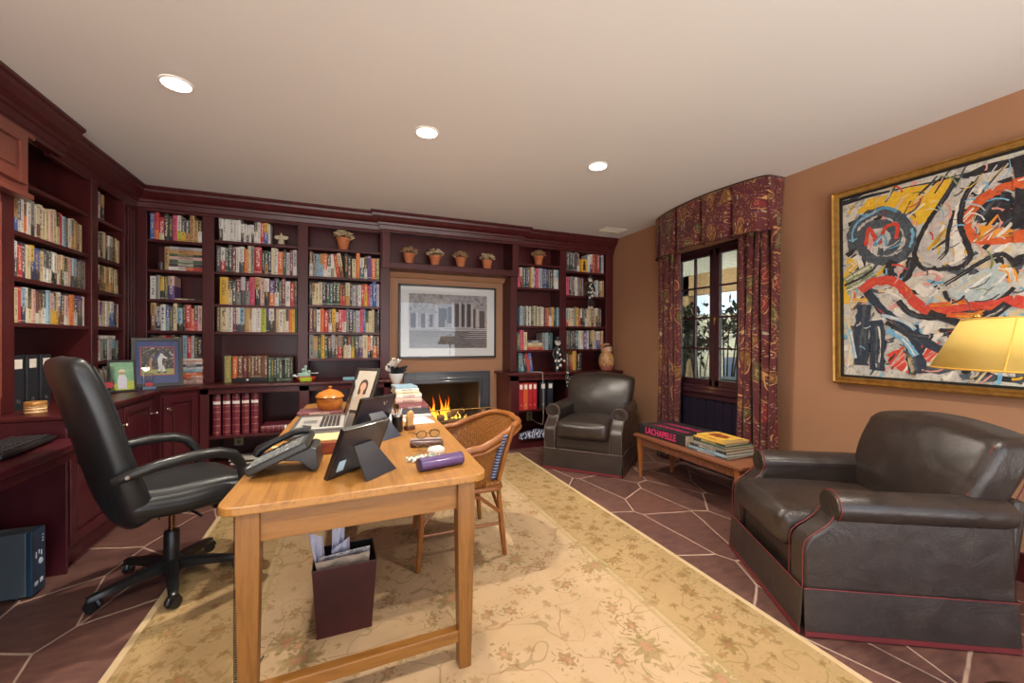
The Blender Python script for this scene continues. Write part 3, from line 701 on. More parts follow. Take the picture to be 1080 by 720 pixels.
# --- left wall
GA = 'paperbacks in the wide left-wall bay'; WA = ' shelf of the wide left-wall bay'
row(0, LB[0]+.012, LB[1]-.06, ZL[1], 'j9 tb9 nw10 w7 qo9 w8 gk10 w7 cq9 wc9 c8 c8 j10 c8 w7 kc8 r9 s9 kn9 w8 gt9 c9 t7 q8 c10', 'second'+WA, GA, h=.205, hj=.012, name='paperback_book', left_wall=True, round_=0)
row(0, LB[0]+.012, LB[1]-.02, ZL[2], 'an9 wf9 r11 n9 c10 yn9 bn11 q6 c11 dw8 dw9 wk8 wk8 cw9 o7 cf8 kw10 j9 rk7 sd10 d10 gd9 d8 g9', 'third'+WA, GA, h=.198, hj=.01, name='paperback_book', left_wall=True, round_=0)
row(0, LB[0]+.012, LB[1]-.045, ZL[3], 'sm9 c8 r12 sn10 w8 kc8 j7 mw13 kc8 kw13 s7 jy11 ky9 cy8 wq9 nq10 jw9 kc7 o9 tj7 kw12 vd12 k6 w6', 'fourth'+WA, GA, h=.205, hj=.01, name='paperback_book', left_wall=True, round_=0)
GN = 'paperbacks in the narrow left-wall bay'; WN = ' shelf of the narrow left-wall bay'
row(0, NBAY[0]+.01, NBAY[0]+.14, ZN[0], 'kw10 aw9 nk9 tk9', 'top'+WN, GN, h=.2, hj=.01, name='paperback_book', left_wall=True, round_=0)
row(0, NBAY[0]+.01, NBAY[1]-.03, ZN[1], 'gc12 dw9 k8 c10 qk7 wg12 k9 ct10 c8', 'second'+WN, GN, h=.2, hj=.012, name='paperback_book', left_wall=True, round_=0)
row(0, NBAY[0]+.01, NBAY[1]-.03, ZN[2], 'n8 wk8 kq9 cf10 t12 ct9 q8 c9 kc8', 'third'+WN, GN, h=.2, hj=.01, name='paperback_book', left_wall=True, round_=0)
row(0, NBAY[0]+.01, NBAY[1]-.03, ZN[3], 'gq9 jt12 va9 c10 w9 cq9 wb12 b9 k7 w9', 'fourth'+WN, GN, h=.195, hj=.01, name='paperback_book', left_wall=True, round_=0)
row(0, NBAY[0]+.01, NBAY[1]-.03, ZN[4], 'vp12 jw9 g9 ek11 w9 a11 sk11 e9 k7', 'fifth'+WN, GN, h=.16, hj=.004, name='paperback_book', left_wall=True, round_=0)
row(0, NBAY[0]+.01, NBAY[1]-.05, LC, 'kw9 w9 c8 w9 g9 a10', 'counter of the narrow left-wall bay', GN, h=.17, hj=.01, name='paperback_book', left_wall=True, round_=0)

# --- lying books
def lying(x, y, z, w, d, t, codes, label, rz=0, name='book', group=None, side=0):
    """flat book: spine toward -Y (length w along x), depth d, thickness t; returns the top height"""
    bm = nb(); book_mesh(bm, t, w, d, .25 if t > .02 else 0, len(codes), .5)
    bm.transform(Matrix.Translation((-w/2, 0, t/2))@Matrix.Rotation(PI/2, 4, 'Y')@Matrix.Rotation(0, 4, 'Z'))
    # after rotation the book height runs along +x
    o = obj(name, bm, [BM[c] for c in codes]+[PAGES], norm=True, smooth=t > .02, sharp=35)
    o.location = (x, y, z); o.rotation_euler = (0, 0, rz); tag(o, label, 'book', group); return z+t+.0006
z = Z1[1]
for cs, t_, wd_, lb in (('rw', .034, .26, 'red and white book lying lowest in the corner bay stack'), ('k', .033, .255, 'black book lying second in the corner bay stack'), ('f', .033, .25, 'green book lying third from bottom in the corner bay stack'),
                      ('j', .027, .25, 'rosy book lying fourth from bottom in the corner bay stack'), ('kf', .024, .25, 'black and green book lying under the tan one in the corner bay stack'), ('t', .038, .245, 'tan book lying second from top in the corner bay stack'), ('a', .026, .25, 'silver grey book lying topmost in the corner bay stack')):
    z = lying(-1.375, FACE_Y+.02, z, wd_, .19, t_, cs, lb, group='stack of books in the corner bay')
row(0, -1.54, -1.505, Z1[1], 't10', 'beside the stack in the corner bay', G1, h=.215, hj=0)
lying(-1.36, FACE_Y+.03, Z1[2], .2, .14, .012, 'kc', 'thin dark book lying flat on the third shelf of the corner bay', group=G1)
z = LC
for i, (cs, t_) in enumerate((('j', .045), ('jr', .03), ('o', .03), ('s', .028), ('w', .022), ('n', .022), ('w', .02), ('j', .018), ('w', .014))):
    z = lying(-1.32+.004*math.sin(i*2.1), FACE_Y-.03+.006*math.cos(i*3), z, .17, .2, t_, cs, '%s book lying %s from bottom in the stack behind the blue-matted frame' % (cname(cs), ORD[i]), group='stack behind the blue-matted frame')
z = Z4[3]
for i, (cs, t_, w_) in enumerate((('r', .03, .215), ('t', .026, .2), ('c', .032, .2), ('n', .03, .205))):
    z = lying(2.215, FACE_Y+.03, z, w_, .17, t_, cs, '%s book lying %s from bottom in the small stack right of the fireplace' % (cname(cs), ORD[i]), group='small stack right of the fireplace')
# white boxes lying across the discs of the narrow bay
for i, (yy, ww) in enumerate(((4.13, .13), (4.29, .17))):
    o = lying(0, 0, 0, ww, .14, .028, 'wk' if i == 0 else 'w', '%s white case lying flat on the discs of the narrow left-wall bay' % ('shorter' if i == 0 else 'longer'), group='cases lying on the discs') and C.objects[-1]
    o.rotation_euler = (0, 0, PI/2); o.location = (FACE_X-.03, yy, ZN[4]+.166)
# burgundy encyclopaedia volumes under the left counter
GE = 'burgundy gilt volumes'
BURG = P('burgundy_leather', '#6e2432', .35, var='#7a2a3a', coat=.2); GILT = P('gilt', '#d9c39a', .35, .6)
def volume(label, h=.375):
    th = thing('reference_volume', label, 'book', group=GE)
    w, d = .058, .24; bm = nb(); book_mesh(bm, w, h, d, .35); k = h/.375; n = 8
    for zc in (.03, .09, .15, .215, .262, .345):
        tube(bm, [(-w/2-.0005, .012, zc*k), (-w*.4, .004, zc*k), (0, -.001, zc*k), (w*.4, .004, zc*k), (w/2+.0005, .012, zc*k)], .0016, 6, 2)
    for i in range(n):
        x0, x1 = [-w/2+w*(j/n) for j in (i, i+1)]; y = lambda x: w*.35*.5*(1-math.sin(PI*(x+w/2)/w))-.0012
        face(bm, [bm.verts.new(p) for p in ((x0, y(x0), .285*k), (x1, y(x1), .285*k), (x1, y(x1), .312*k), (x0, y(x0), .312*k))], 3)
    obj('cover', bm, [BURG, PAGES, GILT, WHITEP], th, smooth=True, sharp=35); return th
v0 = volume('burgundy gilt volume standing first from left under the left counter'); v0.location = (-1.082, 4.49, .40)
for i in range(1, 5): dup(v0, (-1.082+.0745*i, 4.49+.002*(i % 2), .40), 0, 'burgundy gilt volume standing %s from left under the left counter' % ORD[i])
th = volume('burgundy gilt volume lying flat beside the standing ones', .26); th.rotation_euler = (0, PI/2, 0); th.location = (-.735, 4.495, .4295)
# ================================================================== THINGS ON THE SHELVES
TERRA = P('terracotta', '#b5643c', .75, var='#c27a50', vs=18, bump=.15, bs=80)
DRYA = P('dried_petals_cream', '#e2d6b8', .9); DRYB = P('dried_petals_rust', '#c09b74', .9); DRYG = P('dried_stem', '#6d6142', .9)
def flower_pot(x, y, z, s, label, seed, petal, group='terracotta pots of dried flowers'):
    rnd = random.Random(seed); th = thing('flower_pot', label, 'flower pot', (x, y, z), rnd.uniform(0, 6), group)
    bm = nb(); lathe(bm, [(0, 0), (.034*s, 0), (.037*s, .004), (.052*s, .085*s), (.058*s, .087*s), (.059*s, .108*s), (.052*s, .109*s), (.049*s, .09*s), (0, .088*s)], n=22); obj('pot', bm, TERRA, th, smooth=True, sharp=35)
    bs, bp = nb(), nb()
    for i in range(70):
        a = rnd.uniform(0, 2*PI); rr = .07*s*math.sqrt(rnd.random()); h = (.165-rr*rr/s/s*8)*s*rnd.uniform(.85, 1.08)
        p = Vector((rr*math.cos(a)*1.15, rr*math.sin(a)*1.15, h)); tube(bs, [(rr*.5*math.cos(a), rr*.5*math.sin(a), .085*s), p*.98], .0012, 4)
        q = .019*s*rnd.uniform(.7, 1.25)
        for j in range(6):
            b = j*PI/3+rnd.random(); d = Vector((math.cos(b), math.sin(b), rnd.uniform(.1, .7))).normalized(); e = d.cross(Vector((0, 0, 1))).normalized()*q*.45
            face(bp, [bp.verts.new(v) for v in (p, p+d*q*.6+e, p+d*q*1.2, p+d*q*.6-e)])
        ball(bp, p, q*.4, 1, 6, 4)
    obj('stems', bs, DRYG, th); obj('petals', bp, [petal, DRYB], th, norm=False)
    return th
flower_pot(-.02, 4.77, Z3[0], 1.2, 'terracotta pot of cream dried flowers on top shelf left of fireplace', 1, DRYA)
for i, (x, pt, w) in enumerate(((.665, DRYB, 'leftmost terracotta pot with rust dried flowers in the niche'), (.957, DRYA, 'second terracotta pot from left with cream flowers in the niche'), (1.26, DRYB, 'third terracotta pot from left with rust flowers in the niche'), (1.585, DRYA, 'rightmost terracotta pot with cream flowers in the niche'))):
    flower_pot(x, 4.75, 2.12, 1.12, w, 10+i, pt)
flower_pot(2.285, 4.78, Z4[0], 1.1, 'terracotta pot of rust dried flowers on top shelf right of fireplace', 20, DRYB)
# star-shaped ornament on the second bay's top shelf
th = thing('figurine', 'small pale angel-like ornament at the right of the second bay top shelf', 'ornament', (-.60, 4.76, Z2[0]))
bm = nb(); lathe(bm, [(0, 0), (.05, 0), (.046, .008), (.03, .014), (0, .015)], n=16); obj('base', bm, P('ornament_brown', '#7a4b2c', .5), th, smooth=True)
bm = nb(); lathe(bm, [(.032, .014), (.028, .05), (.016, .085), (.011, .09), (0, .092)], n=14); ball(bm, (0, 0, .103), .016); 
for s in (-1, 1):
    tube(bm, [(s*.014, 0, .08), (s*.04, -.004, .07), (s*.062, -.006, .082)], [.009, .008, .005], 8)
    surf(bm, lambda u, v, s=s: (s*(.01+.05*u), .012+.006*v, .06+.05*v*(1-u*.5)+.02*u), 4, 4)
tube(bm, [(0, 0, .118), (-.004, 0, .135)], [.006, .001]); obj('body', bm, P('ornament_ivory', '#cfc6a8', .5, var='#b9ae93', vs=40), th, smooth=True)
# dark cup beside the lying stack in corner bay
bm = nb(); lathe(bm, [(0, 0), (.03, 0), (.036, .075), (.033, .076), (.027, .006), (0, .006)], (-1.585, 4.80, Z1[1]), 18)
tag(obj('cup', bm, P('dark_pewter', '#4a4246', .4, .4), smooth=True), 'small dark cup left of the tan book in the corner bay', 'cup')
# toy boat
th = thing('toy_boat', 'small colourful toy boat with figures on the left counter', 'toy', (-.36, 4.56, LC))
RED = P('toy_red', '#d2412c', .4); LIME = P('toy_lime', '#b4cf35', .4); TEAL = P('toy_teal', '#7fb7a6', .5, var='#b8c9c0', vs=60); 
bm = nb(); loft(bm, [[(x*k, y*k*.9, z) for x, y in ((-.085, 0), (-.06, -.035), (.05, -.035), (.09, 0), (.05, .035), (-.06, .035))] for k, z in ((.7, 0), (.95, .025), (1.05, .045))]); obj('hull', bm, RED, th, bev=.003)
bm = nb(); loft(bm, [[(x*k, y*k*.9-.001, z) for x, y in ((-.05, -.037), (.055, -.037), (.055, -.034), (-.05, -.034))] for k, z in ((.9, .004), (1.08, .04))]); obj('stripe', bm, LIME, th)
bm = nb(); rbox(bm, (-.01, 0, .065), (.05, .024, .022), .012, 3); obj('cabin', bm, TEAL, th, smooth=True)
bm = nb()
for x, z, r in ((-.06, .07, .016), (-.02, .115, .02), (.03, .095, .017), (.0, .145, .016)): ball(bm, (x, -.012, z), r, 0, 10, 6); tube(bm, [(x, -.01, .05), (x, -.01, z)], [.015, .009])
obj('crew', bm, TEAL, th, smooth=True)
bm = nb(); tube(bm, [(-.07, -.02, .05), (-.11, -.03, .06)], .006); tube(bm, [(.05, -.02, .08), (.115, -.03, .082)], .005); ball(bm, (-.098, -.01, .058), .016); obj('oar', bm, P('toy_white', '#d9dcd8', .5), th, smooth=True)
# pale blue box at the end of the left counter
bm = nb(); box(bm, -.02, .09, 4.56, 4.63, LC, LC+.028); tag(obj('box', bm, P('pale_blue_card', '#6fa3b8', .5, var='#8fb9c6', vs=30), bev=.003), 'small pale blue box on the counter behind the silver photo frame', 'box')
# nesting doll jar
th = thing('nesting_doll', 'big rosy and gold painted nesting doll at the window end of the counter', 'doll', (3.195, 4.60, RC))
t = NT('doll_paint'); g = t.coord('Object'); z = t.sep(g)[2]
vv = t.n('TexVoronoi', feature='F1'); vv.inputs['Scale'].default_value = 34; t.lk(g, vv.inputs['Vector'])
leaf = t.ramp(vv.outputs['Distance'], [(.30, '#5a2c1c'), (.42, '#dfb98c'), (.6, '#c58a4e')])
body = t.mix(t.ramp(z, [(.05, 1.0), (.055, 0.0)], 'CONSTANT'), leaf, '#b96b5e'); t.base(t.mix(t.ramp(z, [(.205, 0.0), (.215, 1.0)], 'CONSTANT'), body, '#c99a74')); DOLL = t.surf(.3, 0, .5, .4)
bm = nb(); lathe(bm, [(0, 0), (.075, 0), (.08, .01), (.095, .06), (.105, .115), (.10, .165), (.082, .205), (.062, .228), (.07, .25), (.075, .275), (.07, .305), (.052, .335), (.025, .352), (0, .356)], n=28); obj('body', bm, DOLL, th, smooth=True)
bm = nb(); ball(bm, (0, -.046, .275), .042, 0, 14, 8, 1, .75, 1); obj('face', bm, P('doll_face', '#dfc0a2', .35), th, smooth=True)
bm = nb(); tube(bm, [(-.065, -.035, .30), (-.05, -.06, .318), (0, -.073, .325), (.05, -.06, .318), (.065, -.035, .30)], .011); ball(bm, (-.016, -.083, .283), .005); ball(bm, (.016, -.083, .283), .005); obj('hair', bm, P('doll_hair', '#4c2c1c', .5), th, smooth=True)
# black and white painted figures (folk-art skeleton style)
FB = P('figure_black', '#17181b', .45); FW = P('figure_white', '#dcd9d0', .5)
def puppet(name, label, loc, s, rz, hang=False):
    th = thing(name, label, 'figure', loc, rz)
    bm = nb(); lathe(bm, [(0, .0), (.055*s, 0), (.06*s, .02*s), (.05*s, .12*s), (.038*s, .2*s), (.05*s, .27*s), (.055*s, .31*s), (.03*s, .335*s), (.02*s, .345*s), (0, .346*s)], n=16, sy=.7); obj('body', bm, FB, th, smooth=True)
    bm = nb(); ball(bm, (0, -.005*s, .385*s), .046*s, 0, 14, 10, .9, .9, 1.05); obj('head', bm, FW, th, smooth=True)
    bm = nb(); lathe(bm, [(.062*s, .405*s), (.05*s, .415*s), (.045*s, .425*s), (.04*s, .455*s), (0, .46*s)], n=16); 
    for sx in (-1, 1): ball(bm, (sx*.017*s, -.043*s, .39*s), .012*s, 0, 8, 6)
    obj('hat', bm, FB, th, smooth=True)
    for sx in (-1, 1):
        bm = nb(); tube(bm, [(sx*.05*s, 0, .3*s), (sx*.085*s, -.02*s, .22*s), (sx*.07*s, -.05*s, .15*s)], [.018*s, .015*s, .012*s], 8); ball(bm, (sx*.068*s, -.055*s, .14*s), .016*s, 1); obj('arm', bm, [FB, FW], th, smooth=True)
    bm = nb()
    for (a, z, r) in ((-.5, .05, .02), (.4, .08, .022), (-.1, .14, .02), (.35, .22, .018), (-.45, .25, .018), (.0, .29, .015), (-.9, .15, .015), (.9, .16, .016)):
        R = (.055-.05*abs(z-.1)+.0)*s; c = (R*math.sin(a), -R*.72*math.cos(a)-.003*s, z*s); ball(bm, c, r*s, 0, 8, 5, 1, .45, 1)
    obj('spots', bm, FW, th, smooth=True); return th
puppet('painted_figure', 'black figure spotted white with a pale face standing right of fireplace', (2.47, 4.60, RC), .95, .1)
th = puppet('hanging_puppet', 'black and white puppet hanging in front of the window-end bay', (2.972, 4.655, 1.80), .72, 0)
bm = nb()
for sx in (-1, 1): tube(bm, [(sx*.02, 0, .0), (sx*.03, -.005, -.05), (sx*.022, -.01, -.085)], [.013, .011, .009], 8); ball(bm, (sx*.02, -.014, -.09), .016, 1, 8, 6)
obj('leg', bm, [FB, FW], th, smooth=True)
bm = nb(); tube(bm, [(0, 0, .325), (0, .006, .36)], .0015, 6); obj('cord', bm, FB, th)
th = puppet('painted_figure', 'small dark figure with white dots hanging over the right counter edge', (2.515, 4.43, .70), .5, .2)
# yellow face-out cases
YEL = P('yellow_case', '#dba52c', .45)
for i, x in enumerate((2.835, 2.935)):
    th = thing('video_case', '%s of two yellow cases facing out on the window-end top shelf' % ('left' if i == 0 else 'right'), 'case', (x, FACE_Y+.045, Z5[0]), 0, 'yellow cases on the top shelf')
    bm = nb(); box(bm, -.044, .044, 0, .02, 0, .175); obj('case', bm, YEL, th, bev=.003)
    bm = nb(); lathe(bm, [(0, 0), (.024, 0), (.016, .035), (.022, .06), (.012, .085), (.011, .09), (.016, .1), (.012, .118), (0, .122)], (0, 0, .03), 12, sy=.08); obj('printed_figure', bm, FB, th, smooth=True)
# binders
def binder(label, x, y, z, w, h, d, m, rz=0, lab='#e6e2d8'):
    th = thing('ring_binder', label, 'binder', (x, y, z), rz, 'red and black binders' if rz == 0 else 'black binders on the left counter')
    bm = nb(); prof = [(-w/2, d), (-w/2, .004), (-w/2+.004, 0), (w/2-.004, 0), (w/2, .004), (w/2, d)]; prism(bm, prof+[(w/2-.003, d), (w/2-.003, .012), (-w/2+.003, .012), (-w/2+.003, d)], 'z', 0, h); obj('cover', bm, m, th)
    bm = nb(); box(bm, -w/2+.005, w/2-.005, .016, d-.015, .006, h-.012); obj('paper', bm, PAGES, th)
    bm = nb(); box(bm, -w*.3, w*.3, -.0015, 0, h*.76, h*.93); obj('spine_label', bm, P('binder_label', lab, .6), th)
    bm = nb(); c = [(.010*math.cos(a*PI/8), -.001, h*.16+.010*math.sin(a*PI/8)) for a in range(16)]; tube(bm, c, .002, 6, closed=True); obj('finger_ring', bm, STEEL, th, smooth=True)
    return th
REDB = P('red_binder', '#b3232b', .45); BLKB = P('black_binder', '#23262d', .5); ORB = P('orange_binder', '#cf5a30', .45)
for i, (x, m, c) in enumerate(((1.945, REDB, 'red'), (2.005, ORB, 'orange red'), (2.065, REDB, 'red'), (2.125, REDB, 'red'), (2.235, BLKB, 'black'), (2.335, BLKB, 'black'))):
    k = ('first', 'second', 'third', 'fourth')[i] if i < 4 else ('left', 'right')[i-4]
    binder('%s %s ring binder standing on the shelf right of the fireplace' % (k, c) if i != 1 else 'orange red ring binder second in the row right of fireplace', x, 4.53, .45, .056 if i < 4 else .075, .32, .27, m)
for i, y in enumerate((3.265, 3.385, 3.505)):
    binder('black ring binder with white label, %s on the left counter' % ('leftmost', 'middle one', 'third one, half behind the chair')[i], FACE_X-.02, y, LC, .098, .315, .25, BLKB, PI/2)
# striped cloth on the bottom shelf
t = NT('striped_cloth'); g = t.coord('Object', (1, 1, 1), (0, 0, .5)); wv = t.n('TexWave'); t.set(wv, Scale=9, Distortion=9, Detail=2, Detail_Scale=2); t.lk(g, wv.inputs['Vector'])
t.base(t.ramp(wv.outputs[0], [(.4, '#23284a'), (.55, '#6d7490'), (.72, '#b9bbc6')])); CLOTH = t.surf(.9, 0, .2)
rnd = random.Random(3); bm = nb()
def cl(u, v):
    x = -.22+.44*u; y = -.11+.2*v; h = .06*(1-abs(2*u-1) ** 4)*(1-abs(2*v-1) ** 4); return (x, y, .004+h+.012*math.sin(9*u+4*v)*(h > .02)+.008*math.sin(17*v-6*u)*(h > .02))
surf(bm, cl, 30, 16); tag(obj('folded_cloth', bm, CLOTH, smooth=True, sharp=0, solid=.006, loc=(2.13, 4.565, .112)), 'crumpled navy and white cloth on the bottom shelf beside the armchair', 'cloth')
# white cable and wall outlets
bm = nb(); CABW = P('cable_white', '#b5b0a8', .5)
tube(bm, [(2.06, 4.62, RC+.006), (2.12, 4.55, RC+.006), (2.17, 4.46, RC+.007), (2.185, 4.447, RC+.002), (2.187, 4.443, RC-.06), (2.195, 4.44, .6), (2.20, 4.45, .35), (2.215, 4.50, .26), (2.24, 4.7, .24), (2.24, 4.93, .27)], .0042, 8)
tag(obj('cable', bm, CABW, smooth=True), 'white cable hanging from the right counter down past the black binders', 'cable')
def outlet(x, y, z, label):
    th = thing('wall_outlet', label, 'outlet', (x, y, z))
    bm = nb(); rbox(bm, (0, -.003, 0), (.04, .004, .06), .003, 2); obj('plate', bm, P('outlet_ivory', '#b6a878', .45), th, smooth=True)
    bm = nb()
    for dz in (-.024, .024): rbox(bm, (0, -.008, dz), (.014, .002, .017), .0018, 2); 
    obj('socket', bm, P('outlet_dark', '#6e6448', .45), th, smooth=True); return th
outlet(2.24, YB-.022, .285, 'ivory wall outlet low behind the black binders')
outlet(-1.0, YB-.022, .26, 'ivory wall outlet low under the burgundy volumes')
for i, (dx, t_, m) in enumerate(((0, .012, '#d9d2c6'), (.02, .02, '#3a2226'), (-.01, .01, '#c9c4ba'))):
    bm = nb(); z = .121+sum((.0125, .0205, .0105)[:i]); box(bm, -.98+dx, -.70+dx, 4.50, 4.72, z, z+t_); tag(obj('folder', bm, P('folder_%s' % m[1:], m, .6), bev=.002), '%s flat folder, %s in the pile under the burgundy volumes' % (('cream', 'dark', 'grey white')[i], ('lowest', 'middle', 'topmost')[i]), 'folder', 'folders under the burgundy volumes')

# ================================================================== LEFT COUNTER AND DESK
def easel_frame(name, label, loc, rz, lean, w, h, bw, fm, pic_parts, depth=.02, back=None):
    """picture faces local -Y, leans back by lean about its lower edge; pic_parts(parent, M) adds the picture"""
    th = thing(name, label, 'picture frame', loc, rz); M = Matrix.Rotation(-lean, 4, 'X')
    bm = nb()
    for a in ((-w/2, -w/2+bw, 0, h), (w/2-bw, w/2, 0, h), (-w/2+bw, w/2-bw, 0, bw), (-w/2+bw, w/2-bw, h-bw, h)): box(bm, a[0], a[1], -depth/2, depth/2, a[2], a[3])
    bm.transform(M); obj('frame', bm, fm, th, bev=.002)
    bm = nb(); box(bm, -w/2+bw*.5, w/2-bw*.5, depth*.1, depth*.45, bw*.5, h-bw*.5); bm.transform(M); obj('backing', bm, back or BLACKP, th)
    pic_parts(th, M)
    # easel strut at the back
    zt = h*.62; pt = M@Vector((0, depth*.5, zt)); foot = Vector((0, pt.y+pt.z*.62+.02, 0))
    bm = nb(); W2 = w*.33 if h < .26 and w > .2 else w*.2
    A = [(-W2*.6, pt.y+.001, pt.z), (W2*.6, pt.y+.001, pt.z), (W2, foot.y, .0015), (-W2, foot.y, .0015)]
    loft(bm, [[(x, y-.0025, z) for x, y, z in A], [(x, y+.0025, z) for x, y, z in A]]); obj('easel_strut', bm, back or BLACKP, th)
    return th
def flat(bm, pts, y, mi=0): face(bm, [bm.verts.new((x, y, z)) for x, z in pts], mi)
# blue-matted action photograph
def pic_ball(th, M):
    bm = nb(); w, h, bw = .345, .43, .03
    flat(bm, [(-w/2+bw, bw), (w/2-bw, bw), (w/2-bw, h-bw), (-w/2+bw, h-bw)], -.002); bm.transform(M); obj('mat', bm, P('blue_mat', '#2b3f7c', .6), th)
    bm = nb(); x0, x1, z0, z1 = -.108, .108, .105, .345
    flat(bm, [(x0-.006, z0-.006), (x1+.006, z0-.006), (x1+.006, z1+.006), (x0-.006, z1+.006)], -.003, 0)
    flat(bm, [(x0, z0), (x1, z0), (x1, z1), (x0, z1)], -.0036, 1); flat(bm, [(x0, z0), (x1, z0), (x1, z0+.05), (x0, z0+.045)], -.0042, 2)
    k = lambda *p: [(x*.13, z0+zz*.24) for x, zz in p]
    for P_, m in ((k((.05, .2), (.25, .2), (.22, .5), (.3, .75), (.1, .8), (-.02, .55)), 3), (k((.0, .12), (.12, .1), (.2, .3), (.05, .32)), 3), (k((.25, .1), (.4, .12), (.3, .35), (.18, .3)), 3), (k((-.3, .6), (.15, .82), (.1, .68), (-.25, .5)), 4),
                  (k((.2, .75), (.5, .62), (.48, .56), (.2, .62)), 3), (k((.12, .8), (.26, .8), (.26, .92), (.12, .92)), 4), (k((-.45, .2), (-.3, .2), (-.32, .6), (-.42, .6)), 5), (k((-.02, .06), (.14, .06), (.14, .12), (-.02, .12)), 6), (k((.28, .05), (.44, .05), (.44, .11), (.28, .11)), 6)): flat(bm, P_, -.0048, m)
    bm.transform(M)
    t = NT('crowd_print'); g = t.coord('Object'); vo = t.n('TexVoronoi'); vo.inputs['Scale'].default_value = 80; t.lk(g, vo.inputs['Vector']); t.base(t.ramp(t.sep(vo.outputs['Color'])[0], [(0, '#15171d'), (.55, '#2a2d35'), (.75, '#776a58'), (.95, '#b9b2aa')], 'CONSTANT')); t.surf(.5)
    obj('photograph', bm, [P('red_mat_line', '#b8433f', .6), t.m, P('field_print', '#a7a05c', .5, var='#8c9450', vs=40), P('white_kit_print', '#d5d3d6', .5), P('navy_print', '#2c3566', .5), P('tan_print', '#b4825a', .5), FB], th, norm=False)
    bm = nb(); flat(bm, [(-w/2+bw, bw), (w/2-bw, bw), (w/2-bw, h-bw), (-w/2+bw, h-bw)], -.008); bm.transform(M); obj('glazing', bm, glassy('frame_glass', '#ffffff', .045), th)
easel_frame('photo_frame', 'black framed ballplayer photograph with a blue mat on the corner counter', (-1.50, 4.47, LC), .40, rad(11), .345, .43, .03, P('frame_black', '#17161a', .3, coat=.3), pic_ball)
def pic_person(th, M):
    bm = nb(); w, h, bw = .17, .25, .016; x0, x1, z0, z1 = -w/2+bw, w/2-bw, bw, h-bw
    flat(bm, [(x0, z0), (x1, z0), (x1, z1), (x0, z1)], -.002, 0); flat(bm, [(x0, z0), (x1, z0), (x1, z0+.07), (x0, z0+.05)], -.0026, 1)
    flat(bm, [(-.026, z0+.01), (.026, z0+.01), (.028, .10), (.018, .135), (-.018, .135), (-.028, .10)], -.0032, 2)
    flat(bm, [(.013*math.cos(a*PI/8)-.0, .15+.016*math.sin(a*PI/8)) for a in range(16)], -.0034, 3); flat(bm, [(-.03, .158), (.03, .158), (.016, .168), (.012, .178), (-.012, .178), (-.016, .168)], -.0040, 4)
    bm.transform(M); obj('photograph', bm, [P('foliage_print', '#5f9a78', .5, var='#8fb68f', vs=30), P('grass_print', '#b8c24a', .5, var='#9db04a', vs=40), P('white_cloth_print', '#dcdde6', .5, var='#b9bccb', vs=60), P('skin_print', '#c08d6c', .5), P('straw_print', '#d9cfae', .5)], th, norm=False)
    bm = nb(); flat(bm, [(x0, z0), (x1, z0), (x1, z1), (x0, z1)], -.008); bm.transform(M); obj('glazing', bm, glassy('frame_glass', '#ffffff', .045), th)
easel_frame('photo_frame', 'small black framed photo of a person in white before greenery', (-1.60, 4.11, LC), .60, rad(9), .17, .25, .016, P('frame_black', '#17161a', .3, coat=.3), pic_person)
# clear crystal blocks either side of the small frame
CRY = NT('crystal'); CRY.set(CRY.b, Roughness=.03, IOR=1.45); CRY.b.inputs['Transmission Weight'].default_value = 1; CRY = CRY.m
for (x, y, w, h, lb) in ((-1.665, 4.06, .03, .205, 'clear crystal pillar award left of the small green photo'), (-1.50, 4.28, .03, .13, 'clear crystal block award between the two framed photos')):
    th = thing('crystal_award', lb, 'award', (x, y, LC), .5)
    bm = nb(); box(bm, -w, w, -.02, .02, .022, h); obj('block', bm, CRY, th, bev=.004)
    bm = nb(); rbox(bm, (0, 0, .011), (w+.012, .032, .011), .005, 2); obj('base', bm, P('award_base', '#5f7f9b', .25, coat=.3) if h < .2 else BLACKP, th, smooth=True)
    bm = nb(); box(bm, -w*.8, w*.8, -.0214, -.0202, h*.2, h*.42); obj('plaque', bm, P('award_red', '#b33340', .4), th)
# round tin
th = thing('round_tin', 'round gold banded tin on the left counter before the black binders', 'tin', (-1.585, 3.105, LC))
GOLDT = P('gold_tin', '#c98a45', .35, .5, var='#d9a866', vs=20)
bm = nb(); lathe(bm, [(0, 0), (.042, 0), (.043, .003), (.043, .04), (0, .04)], n=30); obj('body', bm, GOLDT, th, smooth=True, sharp=40)
bm = nb(); lathe(bm, [(.0435, .04), (.045, .042), (.045, .064), (.042, .067), (.0, .068)], n=30); obj('lid', bm, GOLDT, th, smooth=True, sharp=40)
bm = nb()
for z in (.012, .028, .042): loft(bm, [[((.0435+d)*math.cos(a*PI/16), (.0435+d)*math.sin(a*PI/16), z+dz) for a in range(32)] for d, dz in ((0, -.003), (.0022, 0), (0, .003))], False)
obj('band', bm, P('cream_enamel', '#e2c79a', .3), th, smooth=True)
# keyboard
th = thing('keyboard', 'black ergonomic computer keyboard on the built-in desk', 'keyboard', (-1.485, 2.735, .74), PI/2+.08)
bm = nb(); rbox(bm, (0, 0, .013), (.23, .095, .012), .01, 6, f=lambda p: (p[0], p[1]+.02*(p[0]/.23) ** 2, p[2]+.008*(1-(p[0]/.23) ** 2))); obj('body', bm, BLACKP, th, smooth=True)
bm = nb()
for r in range(5):
    for c_ in range(15):
        x = -.2+c_*.0285; y = -.055+r*.03+.02*(x/.23) ** 2; z = .026+.008*(1-(x/.23) ** 2)
        loft(bm, [[(x+sx*a, y+sy*a, z+h) for sx, sy in ((-1, -1), (1, -1), (1, 1), (-1, 1))] for a, h in ((.0125, 0), (.0105, .007))])
obj('keys', bm, P('key_black', '#26262a', .45), th, bev=.001)
